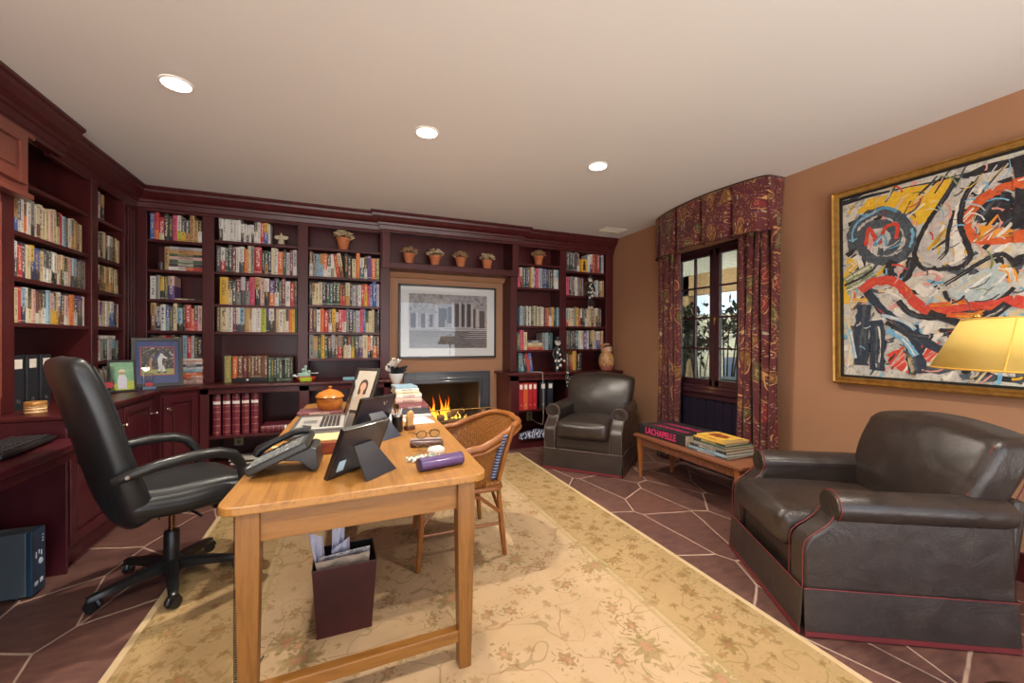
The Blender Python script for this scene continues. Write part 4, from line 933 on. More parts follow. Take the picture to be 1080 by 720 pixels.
# computer tower under the desk
th = thing('computer', 'small dark grey desktop computer standing on the floor under the desk', 'computer', (-1.425, 2.815, 0))
bm = nb(); box(bm, -.37, -.022, -.05, .05, .012, .325); obj('case', bm, P('pc_grey', '#56626b', .4, .3), th, bev=.004)
bm = nb(); box(bm, -.022, 0, -.05, .05, .010, .328); obj('front_panel', bm, P('pc_front', '#1f3a52', .35), th, bev=.004)
bm = nb()
for a in range(12): pass
rings = [[(x, .012+r*math.cos(a*PI/12), .16+r*math.sin(a*PI/12)) for a in range(24)] for r, x in ((.015, .0), (.015, .0015), (.0001, .0015))]; loft(bm, rings); obj('round_badge', bm, P('pc_badge', '#c7d2da', .3), th)
M4 = Matrix.Translation((.001, .0, .105))@Matrix.Rotation(PI/2, 4, 'Z')@Matrix.Rotation(PI/2, 4, 'X')
bm = nb()
for y, z, w, h in ((.028, .285, .012, .006), (.028, .27, .012, .006), (.028, .255, .012, .006), (-.02, .2, .006, .03), (.0, .21, .006, .02), (.018, .2, .006, .025), (-.02, .06, .022, .02), (.018, .062, .022, .02)): box(bm, 0, .0012, y-w/2, y+w/2, z-h/2, z+h/2)
obj('port_marks', bm, P('pc_badge', '#c7d2da', .3), th)
bm = nb()
for x in (-.33, -.06):
    for y in (-.038, .038): cyl(bm, (x, y, 0), (x, y, .013), .012)
obj('foot', bm, BLACKP, th, smooth=True)
# ================================================================== WOODEN TABLE AND WHAT LIES ON IT
PINE = wood('honey_pine', '#7a4d22', '#a87638', (16, 1.1, 16), .38, .15, .1)
PINEX = wood('honey_pine_cross', '#6c441b', '#8f602a', (1.1, 16, 16), .4, .1, .1)
PINEZ = wood('honey_pine_leg', '#664018', '#885a27', (16, 16, 1.1), .4, .1, .1)
TZ = .76; TL = Vector((.12, 2.6, 0)); MT = Matrix.Translation(-TL)
tb = thing('table', 'long honey-coloured wooden table with rounded corners covered in desk things', 'table', TL)
def rounded(poly, r, n=6):
    out = []; k = len(poly)
    for i in range(k):
        a, b, c = Vector(poly[i-1]), Vector(poly[i]), Vector(poly[(i+1) % k]); u = (a-b).normalized(); v = (c-b).normalized()
        for j in range(n+1):
            t_ = j/n; p = b+u*r*(1-t_) ** 2+v*r*t_ ** 2; out.append((p.x, p.y))
    return out
bm = nb(); prism(bm, rounded([(-.374, 1.495), (.522, 1.53), (.597, 3.75), (-.285, 3.72)], .075), 'z', TZ-.028, TZ); bm.transform(MT); obj('tabletop', bm, PINE, tb, bev=.005)
LEGS = ((-.284, 1.545), (.434, 1.572), (.515, 3.66), (-.215, 3.63))
for x, y in LEGS:
    bm = nb(); loft(bm, [[(x+sx*s, y+sy*s, z) for sx, sy in ((-1, -1), (1, -1), (1, 1), (-1, 1))] for s, z in ((.024, .0122), (.031, .45), (.0335, .55), (.0335, TZ-.028))]); bm.transform(MT); obj('leg', bm, PINEZ, tb, bev=.003)
def beam(bm, p, q, t_, z0, z1):
    p, q = Vector(p), Vector(q); n = (q-p).normalized(); s = Vector((-n.y, n.x))*t_/2
    prism(bm, [(p+s)[:], (p-s)[:], (q-s)[:], (q+s)[:]], 'z', z0, z1)
for i, j in ((0, 1), (3, 2)):
    bm = nb(); beam(bm, (LEGS[i][0]+.03, LEGS[i][1]), (LEGS[j][0]-.03, LEGS[j][1]), .024, .63, TZ-.028); bm.transform(MT); obj('end_apron', bm, PINEX, tb, bev=.002)
for i, j in ((1, 2), (0, 3)):
    bm = nb(); beam(bm, (LEGS[i][0], LEGS[i][1]+.03), (LEGS[j][0], LEGS[j][1]-.03), .024, .63, TZ-.028); bm.transform(MT); obj('side_apron', bm, PINE, tb, bev=.002)
for a, b in ((0, 1), (3, 2)):
    bm = nb(); beam(bm, (LEGS[a][0]+.02, LEGS[a][1]), (LEGS[b][0]-.02, LEGS[b][1]), .04, .115, .16); bm.transform(MT); obj('stretcher', bm, PINEX, tb, bev=.004)

# --- desk telephone: wedge body standing up on a foot at its back, keys toward the desk chair
PHK = P('phone_charcoal', '#2b2c2c', .4, bump=.05, bs=300); PHG = P('phone_keys', '#7f8383', .4); 
th = thing('telephone', 'charcoal desk telephone with grey keys tilted at the near left of the table', 'telephone', (-.325, 1.88, TZ+.006), rad(-3))
th.scale = (.9, .95, .88); tl = Matrix.Translation((0, 0, .004))@Matrix.Rotation(-rad(25), 4, 'Y')
bm = nb(); rbox(bm, (.125, 0, .018), (.125, .125, .016), .01, 5); bm.transform(tl); obj('body', bm, PHK, th, smooth=True)
bm = nb(); box(bm, .008, .243, -.12, .03, .0335, .0365); bm.transform(tl); obj('key_panel', bm, P('phone_panel', '#4c4f50', .4), th, bev=.001)
bm = nb()
for i in range(10):
    for j in range(6): x = .02+i*.022; y = -.108+j*.024; box(bm, x-.007, x+.007, y-.008, y+.008, .036, .0405, 0 if (i*5+j*3) % 7 else 1)
bm.transform(tl); obj('keys', bm, [PHG, P('phone_key_white', '#a5a8a7', .4)], th, bev=.001)
bm = nb(); pts = [(.005, .075, .045), (.03, .076, .062), (.08, .078, .066), (.13, .078, .066), (.18, .078, .066), (.225, .076, .06), (.248, .075, .043)]
tube(bm, pts, [.024, .027, .019, .018, .019, .027, .024], 12, squash=.8); bm.transform(tl); obj('handset', bm, BLACKP, th, smooth=True)
bm = nb(); prism(bm, [(.11, .055), (.23, .107), (.25, .098), (.262, .012), (.238, -.001), (.185, .047)], 'y', -.085, .085); obj('stand', bm, PHK, th, bev=.004)
bm = nb(); box(bm, .185, .235, .045, .11, .0345, .0375); bm.transform(tl); obj('display', bm, P('phone_display', '#6c7a86', .25), th)
bm = nb(); n = 90; tube(bm, [(-.02-.02*math.sin(i/n*PI)+.007*math.cos(i*1.3), .10-.16*i/n, .008+.007*math.sin(i*1.3)) for i in range(n+1)], .0022, 5); obj('coiled_cord', bm, BLACKP, th, smooth=True)
# coiled cord hanging down beside the near left leg
bm = nb(); n = 420; tube(bm, [(-.338+.0055*math.cos(i*1.25), 1.625+.0055*math.sin(i*1.25), .72-.69*i/n) for i in range(n+1)], .0018, 5)
tube(bm, [(-.335, 1.625, .03), (-.345, 1.7, .016), (-.30, 1.9, .016)], .003, 6)
tag(obj('cord', bm, BLACKP, smooth=True), 'black coiled cord hanging beside the near left table leg', 'cord')
# papers and pen by the phone
for i, (x, y, w, d, rz, m, lb) in enumerate(((-.21, 2.235, .2, .15, .3, '#e3cd8f', 'pale yellow sheet lying beyond the telephone'), (-.25, 2.19, .14, .10, -.35, '#9cb6cf', 'pale blue slip lying beyond the telephone'))):
    bm = nb(); box(bm, -w/2, w/2, -d/2, d/2, 0, .0025); tag(obj('paper_sheet', bm, P('paper_'+m[1:], m, .7), loc=(x, y, TZ+.0005+i*.003), rotz=rz), lb, 'paper')
bm = nb(); tube(bm, [(0, 0, 0), (.12, .02, 0), (.135, .0225, 0)], [.004, .004, .001], 8); tag(obj('pen', bm, BLACKP, smooth=True, loc=(-.285, 2.31, TZ+.0045), rotz=.4), 'black pen at the left table edge beyond the telephone', 'pen')
# reddish box with yellow envelope
CHER = wood('cherry_box', '#5d1f10', '#8a3a1c', (1.5, 14, 14), .35, .3)
bm = nb(); box(bm, -.13, .13, -.09, .09, 0, .052); tag(obj('box', bm, CHER, bev=.004, loc=(-.01, 2.15, TZ), rotz=.02), 'dark cherry wooden box between the telephone and the easel frame', 'box')
bm = nb(); box(bm, -.125, .125, -.07, .08, 0, .006); tag(obj('envelope', bm, P('manila', '#e2c988', .7), bev=.001, loc=(-.012, 2.155, TZ+.053), rotz=.03), 'manila envelope lying on the dark cherry box', 'envelope')
# dark grey portfolio with silver laptop
bm = nb(); rbox(bm, (0, 0, .012), (.165, .31, .012), .008, 4); tag(obj('portfolio', bm, P('portfolio_grey', '#5a5350', .6, var='#4e4846', bump=.1, bs=200), smooth=True, loc=(-.115, 2.70, TZ), rotz=-.03), 'dark grey portfolio lying under the laptop', 'portfolio')
SIL = P('aluminium', '#c2c0bb', .35, .35)
lp = thing('laptop', 'open silver laptop with dark keys beside the lidded pot', 'laptop', (-.125, 2.66, TZ+.0245), -.02)
bm = nb(); rbox(bm, (0, 0, .008), (.125, .18, .008), .006, 4); obj('base', bm, SIL, lp, smooth=True)
bm = nb()
for i in range(5):
    for j in range(13):
        x = .005+i*.021; y = -.15+j*.025; box(bm, x-.0085, x+.0085, y-.0105, y+.0105, .016, .0185)
obj('keys', bm, P('laptop_keys', '#2d2d30', .5), lp, bev=.001)
bm = nb(); box(bm, -.095, -.025, -.05, .05, .016, .0166); obj('trackpad', bm, P('trackpad', '#a5a5a4', .35, .6), lp)
Ml = Matrix.Translation((.123, 0, .014))@Matrix.Rotation(rad(16), 4, 'Y')
bm = nb(); box(bm, -.004, .003, -.18, .18, 0, .235); bm.transform(Ml); ld_ = obj('lid', bm, SIL, lp, bev=.003)
bm = nb(); box(bm, -.0052, -.0042, -.168, .168, .014, .225); bm.transform(Ml); obj('screen', bm, P('dark_screen', '#0d0f14', .12), ld_)
# red book and lidded wooden pot
lying(-.16, 3.12, TZ, .28, .2, .022, 'i', 'burgundy book lying under the orange lidded pot', rz=-.03)
tag(C.objects[-1], 'burgundy book lying under the orange lidded pot', 'book')
ORW = wood('orange_turned_wood', '#9c541c', '#bf7830', (3, 3, 12), .22, .5)
th = thing('lidded_pot', 'glossy orange turned wooden pot with a knobbed lid at the table end', 'pot', (-.10, 3.23, TZ+.0235))
bm = nb(); lathe(bm, [(0, 0), (.068, 0), (.078, .012), (.088, .045), (.086, .082), (.078, .084), (.074, .06), (0, .05)], n=32); obj('bowl', bm, ORW, th, smooth=True, sharp=50)
bm = nb(); lathe(bm, [(.080, .085), (.096, .087), (.097, .092), (.075, .118), (.04, .135), (.018, .14), (.008, .145), (.014, .156), (.012, .163), (0, .166)], n=32); obj('lid', bm, ORW, th, smooth=True, sharp=50)
# silver photo frame (facing the desk chair side and the camera)
def pic_lady(tp, M):
    bm = nb(); w, h, bw = .20, .345, .024; x0, x1, z0, z1 = -w/2+bw, w/2-bw, bw, h-bw
    flat(bm, [(x0, z0), (x1, z0), (x1, z1), (x0, z1)], -.0085, 0)
    E_ = lambda cx, cz, rx, rz_, n=18: [(cx+rx*math.cos(a*2*PI/n), cz+rz_*math.sin(a*2*PI/n)) for a in range(n)]
    flat(bm, E_(0, .205, .036, .05), -.0090, 1); flat(bm, [(-.036, .2), (.036, .2), (.034, .14), (-.034, .14)], -.0091, 1)
    flat(bm, [(-.06, z0+.005), (.06, z0+.005), (.055, .11), (.02, .14), (-.02, .14), (-.055, .11)], -.0095, 2)
    flat(bm, [(-.011, .125), (.011, .125), (.012, .17), (-.012, .17)], -.0099, 3); flat(bm, E_(0, .198, .023, .032), -.0102, 3); flat(bm, [(-.012, .14), (.012, .14), (.002, .075)], -.0100, 3)
    flat(bm, [(-.024, .215), (.0, .236), (.024, .215), (.02, .232), (0, .243), (-.02, .232)], -.0106, 1)
    bm.transform(M); obj('photograph', bm, [P('portrait_ground', '#b3aa9c', .5), P('dark_hair_print', '#3f2c22', .5), P('cream_dress_print', '#aea494', .5, var='#9d9182', vs=50), P('face_print', '#c39478', .5)], tp, norm=False)
SILV = P('tarnished_silver', '#8a8680', .25, .9, var='#5d5852', vs=30)
easel_frame('photo_frame', 'silver framed portrait of a person with dark hair leaning beyond the laptop', (.07, 3.10, TZ), rad(-40), rad(27), .20, .345, .024, SILV, pic_lady, back=P('frame_velvet', '#2a2624', .8))
# dark easel-backed frames seen from behind
def pic_blank(tp, M):
    bm = nb(); w, h, bw = .26, .21, .012; flat(bm, [(-w/2+bw, bw), (w/2-bw, bw), (w/2-bw, h-bw), (-w/2+bw, h-bw)], -.002); bm.transform(M); obj('photograph', bm, P('portrait_ground', '#b3aa9c', .5), tp)
BOARD = P('easel_board', '#26272e', .3, var='#2d2c33', vs=6, coat=.25); NAVYB = P('navy_easel_board', '#16203a', .35, coat=.2)
f1 = easel_frame('photo_frame', 'nearest easel-backed frame seen from behind with a pale blue sticker', (.022, 1.765, TZ), rad(136.5+90), rad(23), .26, .21, .012, P('frame_black', '#17161a', .3), pic_blank, back=BOARD)
M = Matrix.Rotation(-rad(23), 4, 'X'); bm = nb(); box(bm, .065, .10, .0106, .0112, .03, .075); bm.transform(M); obj('sticker', bm, P('sticker_blue', '#a8c6d6', .5), f1)
f2 = easel_frame('photo_frame', 'navy easel-backed frame seen from behind with a small white mark', (.11, 2.37, TZ), rad(132+90), rad(22), .25, .235, .012, P('frame_black', '#17161a', .3), pic_blank, back=NAVYB)
bm = nb()
for s in (-1, 1): prism(bm, [(-.05+s*.002, .185), (-.05+s*.002+.003, .185), (-.05+s*.013, .205), (-.05+s*.010, .205)], 'y', .0104, .0112)
bm.transform(Matrix.Rotation(-rad(22), 4, 'X')); obj('white_mark', bm, WHITEP, f2)
# pencil cup with pens
th = thing('pen_cup', 'black cylindrical pen cup with a steel rim behind the easel frame', 'pen cup', (.275, 2.42, TZ))
bm = nb(); lathe(bm, [(0, 0), (.03, 0), (.031, .004), (.031, .095), (.0275, .095), (.0275, .008), (0, .007)], n=24); obj('cup', bm, P('cup_black', '#15181d', .2, coat=.5), th, smooth=True)
bm = nb(); lathe(bm, [(.0312, .085), (.033, .086), (.033, .098), (.0295, .099), (.0272, .097)], n=24); obj('rim', bm, STEEL, th, smooth=True)
for i, (a, m, c) in enumerate(((.4, '#d8d8d4', 'white'), (1.9, '#1d2f66', 'navy'), (3.3, '#c4c3bf', 'silver'), (5, '#d8d8d4', 'white'))):
    d = Vector((math.cos(a), math.sin(a), 0)); bm = nb(); tube(bm, [d*-.012+Vector((0, 0, .0095)), d*.02+Vector((0, 0, .095)), d*.028+Vector((0, 0, .125)), d*.029+Vector((0, 0, .13))], [.0035, .004, .004, .0015], 8)
    tag(obj('pen', bm, P('pen_'+m[1:], m, .35), smooth=True, loc=(.275, 2.42, TZ)), '%s pen standing in the black pen cup, %s' % (c, ('front right', 'at back', 'left', 'front')[i]), 'pen')
# white notepad stack left of the cup
for i, (w, d, t_, m, rz, lb) in enumerate(((.16, .24, .03, '#e7e3dc', .1, 'thick white paper block left of the black pen cup'), (.12, .2, .012, '#d6d9e2', -.1, 'thin bluish pad on the white paper block'))):
    bm = nb(); box(bm, -w/2, w/2, -d/2, d/2, 0, t_); tag(obj('paper_block', bm, P('pad_'+m[1:], m, .7), bev=.001, loc=(.21, 2.66, TZ+(.0305 if i else 0)), rotz=rz), lb, 'paper')
# small carved wooden figure
th = thing('carved_figure', 'small tan carved wooden block beside the black pen cup', 'carving', (.345, 2.44, TZ), .5)
bm = nb(); rbox(bm, (0, 0, .012), (.028, .022, .012), .006, 3); obj('base', bm, P('carving_base', '#5d3424', .5), th, smooth=True)
bm = nb(); loft(bm, [[(x*s+o, y*s, z) for x, y in ((-.02, -.013), (.02, -.013), (.02, .013), (-.02, .013))] for s, z, o in ((1, .024, 0), (.95, .05, .002), (1.05, .075, .004), (.8, .1, .008), (.2, .112, .01))]); obj('carving', bm, wood('tan_carving', '#a87c46', '#c79d63', (20, 20, 3), .5), th, bev=.004)
# papers and books along the right edge
def sheet(name, x, y, z, w, d, t_, rz, m, lb, cat='paper', grp=None):
    bm = nb(); box(bm, -w/2, w/2, -d/2, d/2, 0, t_); tag(obj(name, bm, P('stack_'+m[1:], m, .6, var=None), bev=.0015, loc=(x, y, z), rotz=rz), lb, cat, grp); return z+t_+.0005
z = TZ
z = sheet('paper_sheet', .43, 2.69, z, .16, .23, .006, .12, '#e9e5dc', 'white paper nearest in the pile at the right table edge')
z = sheet('notebook', .445, 2.88, TZ, .19, .2, .014, .05, '#b9a9ad', 'rosy grey notebook beyond the white paper at the table edge', 'notebook')
z = sheet('folder', .455, 2.95, z, .2, .18, .010, -.05, '#33323a', 'dark folder on the rosy grey notebook', 'folder')
z = TZ
lying(.47, 3.07, z, .21, .42, .036, 'm', 'thick maroon album lying nearest in the book pile on the table', rz=-.04); tag(C.objects[-1], 'thick maroon album lying at the right edge of the table', 'book')
z = TZ+.037
for i, (cs, t_, x, y, w, rz, lb) in enumerate((('j', .03, .45, 3.20, .2, .05, 'rosy book lying lowest on the maroon album'), ('w', .03, .46, 3.26, .19, -.05, 'white book lying in the middle of the pile on the maroon album'), ('c', .016, .455, 3.28, .18, .08, 'cream book lying in the pile on the maroon album'), ('w', .02, .45, 3.30, .18, -.02, 'white book lying second from top on the table pile'))):
    z = lying(x, y, z, w, .26, t_, cs, lb, rz=rz, group='book pile on the table')
z = lying(.45, 3.32, z, .17, .2, .018, 's', 'pale blue book lying topmost on the table pile', rz=.1, group='book pile on the table')
# feathered goblet ornament
th = thing('feather_ornament', 'white goblet holding a crest of white and black feathers beyond the books', 'ornament', (.40, 3.60, TZ))
bm = nb(); lathe(bm, [(0, 0), (.04, 0), (.042, .006), (.02, .02), (.012, .06), (.014, .12), (.03, .16), (.052, .2), (.06, .235), (.055, .236), (.045, .21), (0, .18)], n=24); obj('goblet', bm, P('goblet_white', '#c9c5c2', .35), th, smooth=True)
rnd = random.Random(8); bw_, bk = nb(), nb()
def feather(bm, p, d, L, w):
    d = d.normalized(); s = d.cross(Vector((0, -1, .2))).normalized()*w; q = [p+d*L*u+Vector((0, 0, -.3*L*u*u)) for u in (0, .35, .7, 1)]
    v = [bm.verts.new(x) for x in (q[0], q[1]+s, q[2]+s*1.1, q[3], q[2]-s*1.1, q[1]-s)]; face(bm, v)
for i in range(90):
    a = rnd.uniform(0, 6.28); rr = rnd.uniform(0, .045); p = Vector((rr*math.cos(a), rr*math.sin(a), .22+rnd.uniform(0, .03))); feather(bk, p, Vector((math.cos(a)*.6+.15, math.sin(a)*.6, 1)), rnd.uniform(.06, .11), .008)
for i in range(120):
    a = rnd.uniform(0, 6.28); u = rnd.random(); p = Vector((-.05+.05*u+.015*math.cos(a), .015*math.sin(a), .25+.085*u)); feather(bw_, p, Vector((-.5+.6*u+.4*math.cos(a), .5*math.sin(a)-.2, .5+.4*rnd.random())), rnd.uniform(.03, .06), .006)
obj('black_feathers', bk, P('feather_black', '#1e2226', .8), th, norm=False); obj('white_feathers', bw_, P('feather_white', '#d6d1c8', .8), th, norm=False)
# spectacles case, spectacles
th = thing('spectacle_case', 'dark brown half-open spectacle case on the right of the table', 'case', (.375, 2.06, TZ), rad(-8))
DB = P('case_brown', '#4a2a2a', .35, coat=.2)
bm = nb(); rbox(bm, (0, -.02, .014), (.08, .028, .014), .012, 5); obj('lower_half', bm, DB, th, smooth=True)
bm = nb(); rbox(bm, (0, .042, .012), (.08, .026, .010), .009, 5, f=lambda p: (p[0], p[1], p[2]-.001)); bm.transform(Matrix.Rotation(rad(0), 4, 'X')); obj('lid', bm, P('case_lining', '#a89a98', .4), th, smooth=True)
def spectacles(label, loc, rz, m):
    th = thing('spectacles', label, 'glasses', loc, rz)
    bm = nb()
    for s in (-1, 1): tube(bm, [(s*.034+.025*math.cos(a*PI/10), .0, .022+.019*math.sin(a*PI/10)) for a in range(20)], .002, 6, closed=True)
    tube(bm, [(-.009, 0, .026), (0, -.003, .029), (.009, 0, .026)], .0018, 6); obj('rims', bm, m, th, smooth=True)
    for s in (-1, 1):
        bm = nb(); tube(bm, [(s*.059, 0, .027), (s*.060, .06, .024), (s*.058, .11, .016), (s*.055, .135, .004)], .0018, 6); obj('temple', bm, m, th, smooth=True)
        bm = nb(); face(bm, [bm.verts.new((s*.034+.024*math.cos(a*PI/10), 0, .022+.018*math.sin(a*PI/10))) for a in range(20)]); obj('lens', bm, glassy('spectacle_glass', '#e9efe9', .06), th)
    return th
TORT = P('tortoiseshell', '#5b3c1a', .25, coat=.3, var='#8a6428', vs=80)
spectacles('pair of dark wire spectacles lying on the spectacle case', (.385, 2.07, TZ+.0285), rad(10), P('wire_dark', '#3a3632', .3, .7))
spectacles('pair of tortoiseshell spectacles lying before the spectacle case', (.37, 1.925, TZ+.002), rad(6), TORT)
# beads, stone and case
th = thing('bead_necklace', 'heap of white and clear bead necklace by the purple case', 'necklace', (.325, 1.80, TZ))
rnd = random.Random(2); bm = nb()
for i in range(95):
    a = i*.33; r = .05+.018*math.sin(i*.9); x, y = r*math.cos(a)*1.05-.01, r*math.sin(a)*.55; q = rnd.uniform(.0045, .0068); ball(bm, (x, y, q+.006*(i % 3 == 0)+.004*(i % 2)), q, 0 if rnd.random() < .7 else 1, 8, 6)
obj('beads', bm, [P('bead_white', '#dcdad4', .25), P('bead_green', '#8d9a7c', .25)], th, smooth=True)
bm = nb(); ball(bm, (.0, -.055, .012), .016, 0, 12, 8, 1.4, .8, .72); ball(bm, (.055, -.04, .012), .014, 1, 12, 8); ball(bm, (.052, -.052, .013), .006, 2, 8, 6); obj('glass_bead', bm, [P('bead_blue', '#24479a', .12, coat=.5), P('bead_cream', '#d8d1bd', .3), FB], th, smooth=True)
bm = nb(); rbox(bm, (0, 0, .018), (.036, .026, .018), .016, 5, bulge=(.004, .002, .002)); tag(obj('stone', bm, P('white_stone', '#e3dad3', .5, var='#d3c6bd', vs=40), smooth=True, loc=(.385, 1.87, TZ), rotz=.2), 'smooth white stone beside the bead necklace', 'stone')
th = thing('tube_case', 'purple tube-shaped spectacle case near the front right table corner', 'case', (.362, 1.672, TZ), rad(14))
PURP = P('purple_lacquer', '#57406f', .3, .1, coat=.3)
bm = nb(); prof = [(.026*math.cos(a*PI/9+PI/18)*1.1, .026+.0255*math.sin(a*PI/9+PI/18)) for a in range(18)]
loft(bm, [[(x, p[0], p[1]) for p in prof] for x in (-.09, .09)]); obj('body', bm, PURP, th, bev=.002, smooth=True, sharp=30)
for s in (-1, 1):
    bm = nb(); loft(bm, [[(s*x, p[0]*k, .026+(p[1]-.026)*k) for p in prof] for x, k in ((.0885, 1.03), (.094, 1.03), (.096, .9))]); obj('end_cap', bm, P('purple_dark', '#3d2d4f', .3), th, smooth=True, sharp=30)
# ================================================================== RUG
t = NT('rug_wool'); v = t.coord('Object'); s = t.sep(v)
HX, HY = 1.335, 2.13
d = t.math('MINIMUM', t.math('SUBTRACT', HX, t.math('ABSOLUTE', s[0])), t.math('SUBTRACT', HY, t.math('ABSOLUTE', s[1])))
field = t.ramp(t.noise(v, 1.1, 4, .6).outputs[0], [(.25, '#a98d6c'), (.5, '#b59b7b'), (.75, '#a58966')])
# flowers on a jittered grid, petals by angle noise
def flowers(scale, seed, r0, r1, c1, c2, c0, under, lobes=8, amt=.75):
    m = t.coord('Object', (1, 1, 1), (0, 0, seed), (seed*3.1, seed*1.7, 0)); wn = t.noise(m, 7, 2); w = t.n('VectorMath', operation='MULTIPLY_ADD'); t.lk(wn.outputs['Color'], w.inputs[0]); w.inputs[1].default_value = (.07, .07, 0); t.lk(m, w.inputs[2])
    vo = t.n('TexVoronoi', feature='F1', voronoi_dimensions='2D'); vo.inputs['Scale'].default_value = scale; vo.inputs['Randomness'].default_value = .8; t.lk(w.outputs[0], vo.inputs['Vector'])
    df = t.n('VectorMath', operation='SUBTRACT'); t.lk(w.outputs[0], df.inputs[0]); t.lk(vo.outputs['Position'], df.inputs[1]); q = t.sep(df.outputs[0]); rc = t.sep(vo.outputs['Color'])
    an = t.math('ADD', t.math('ARCTAN2', q[1], q[0]), t.math('MULTIPLY', rc[2], 6))
    lob = t.math('MULTIPLY_ADD', t.math('COSINE', t.math('MULTIPLY', an, lobes)), .2, t.math('MULTIPLY_ADD', t.math('COSINE', t.math('MULTIPLY', an, 2)), .16, .78))
    pet = t.noise(m, 34, 3, .7); dd = t.math('ADD', t.math('DIVIDE', vo.outputs['Distance'], lob), t.math('MULTIPLY', t.math('SUBTRACT', pet.outputs[0], .5), .12))
    col = t.ramp(dd, [(0, c0), (r0*.42, c0), (r0*.46, c1), (r0*.8, c2), (r0, c1)]); mask = t.ramp(dd, [(r0-.02, 1.0), (r0+.02, 0.0)])
    ring = t.math('MULTIPLY', t.math('GREATER_THAN', dd, r1), t.math('LESS_THAN', dd, r1+.05))
    lf = t.math('GREATER_THAN', t.math('COSINE', t.math('MULTIPLY', an, lobes+5)), .1)
    on = t.math('GREATER_THAN', rc[1], .22); fr = t.math('MULTIPLY_ADD', t.noise(m, 60, 2, .8).outputs[0], .9, .25)
    under = t.mix(t.math('MULTIPLY', t.math('MULTIPLY', t.math('MULTIPLY', ring, lf), on), amt*.75), under, c2)
    return t.mix(t.math('MULTIPLY', t.math('MULTIPLY', t.math('MULTIPLY', mask, on), amt), fr), under, col)
def vines(scale, seed, width, c, under, fac):
    m = t.coord('Object', (1, 1, 1), (0, 0, seed), (seed, -seed, 0)); n = t.noise(m, scale, 1.5, .45, .4)
    l = t.math('LESS_THAN', t.math('ABSOLUTE', t.math('SUBTRACT', n.outputs[0], .5)), width)
    return t.mix(t.math('MULTIPLY', l, fac), under, c)
f = vines(3.4, 1.3, .004, '#6f6440', field, .45); f = vines(2.9, 4.1, .0035, '#84523a', f, .5)
f = flowers(2.6, .4, .20, .30, '#6c6038', '#86764a', '#96644a', f, 9, 1); f = flowers(4.6, 2.2, .17, .27, '#84573c', '#766a40', '#a8775a', f, 6, .95); f = flowers(8, 3.3, .2, .6, '#7f6a45', '#937450', '#84563c', f, 5, .7)
bd = t.ramp(t.noise(v, 1.5, 4).outputs[0], [(.3, '#9a7f59'), (.7, '#a88d66')])
bd = vines(7, 2.3, .016, '#7f6a40', bd, .5); bd = flowers(5.2, 5.2, .25, .36, '#6f5530', '#7a683c', '#8a5a3c', bd, 8, 1); bd = flowers(11, 1.2, .26, .7, '#695630', '#836538', '#785032', bd, 5, .8)
col = t.mix(t.math('LESS_THAN', d, .46), f, bd)
lines = 0
for a, b in ((.44, .455), (.475, .495), (.09, .105), (.055, .065)):
    q = t.math('MULTIPLY', t.math('GREATER_THAN', d, a), t.math('LESS_THAN', d, b)); lines = q if lines == 0 else t.math('MAXIMUM', lines, q)
col = t.mix(t.math('MULTIPLY', lines, .55), col, '#97885a')
col = t.mix(t.math('LESS_THAN', d, .03), col, '#bda683')
wear = t.noise(t.coord('Object', (1, 1.4, 1)), 7, 6, .75); col = t.mix(t.ramp(wear.outputs[0], [(.45, 0.0), (.75, .5)]), col, '#b4976f')
t.base(col); pile = t.noise(v, 260, 2); t.bump(t.math('ADD', pile.outputs[0], t.math('MULTIPLY', t.noise(v, 24, 3).outputs[0], .5)), .25, .004); RUG = t.surf(.95, 0, .1)
bm = nb(); box(bm, -HX, HX, -HY, HY, 0, .011)
tag(obj('rug', bm, RUG, bev=.004, loc=(.49, 2.17, .0005)), 'large cream and gold rug with a faded floral border on the stone floor', 'rug')
RUGZ = .0118

# ================================================================== LEATHER CLUB CHAIRS
t = NT('brown_leather'); v = t.coord('Object')
n1 = t.noise(v, 2.3, 4, .6); n2 = t.noise(v, 11, 5, .7)
t.base(t.mix(t.ramp(n2.outputs[0], [(.5, 0.0), (.8, .35)]), t.ramp(n1.outputs[0], [(.3, '#2a2320'), (.7, '#362c27')]), '#52453c'))
vo = t.n('TexVoronoi', feature='DISTANCE_TO_EDGE'); vo.inputs['Scale'].default_value = 90; t.lk(v, vo.inputs['Vector'])
t.bump(t.math('ADD', t.math('MULTIPLY', vo.outputs[0], .3), t.math('ADD', t.math('MULTIPLY', n2.outputs[0], .5), t.math('MULTIPLY', t.noise(v, 5, 3, .5, 1.2).outputs[0], 2.0))), .22, .012)
t.lk(t.ramp(n2.outputs[0], [(.35, .28), (.7, .45)]), t.b.inputs['Roughness'])
LEA = t.m; t.b.inputs['Specular IOR Level'].default_value = .6; t.b.inputs['Coat Weight'].default_value = 0
HEM = P('red_hem', '#6e2428', .5)
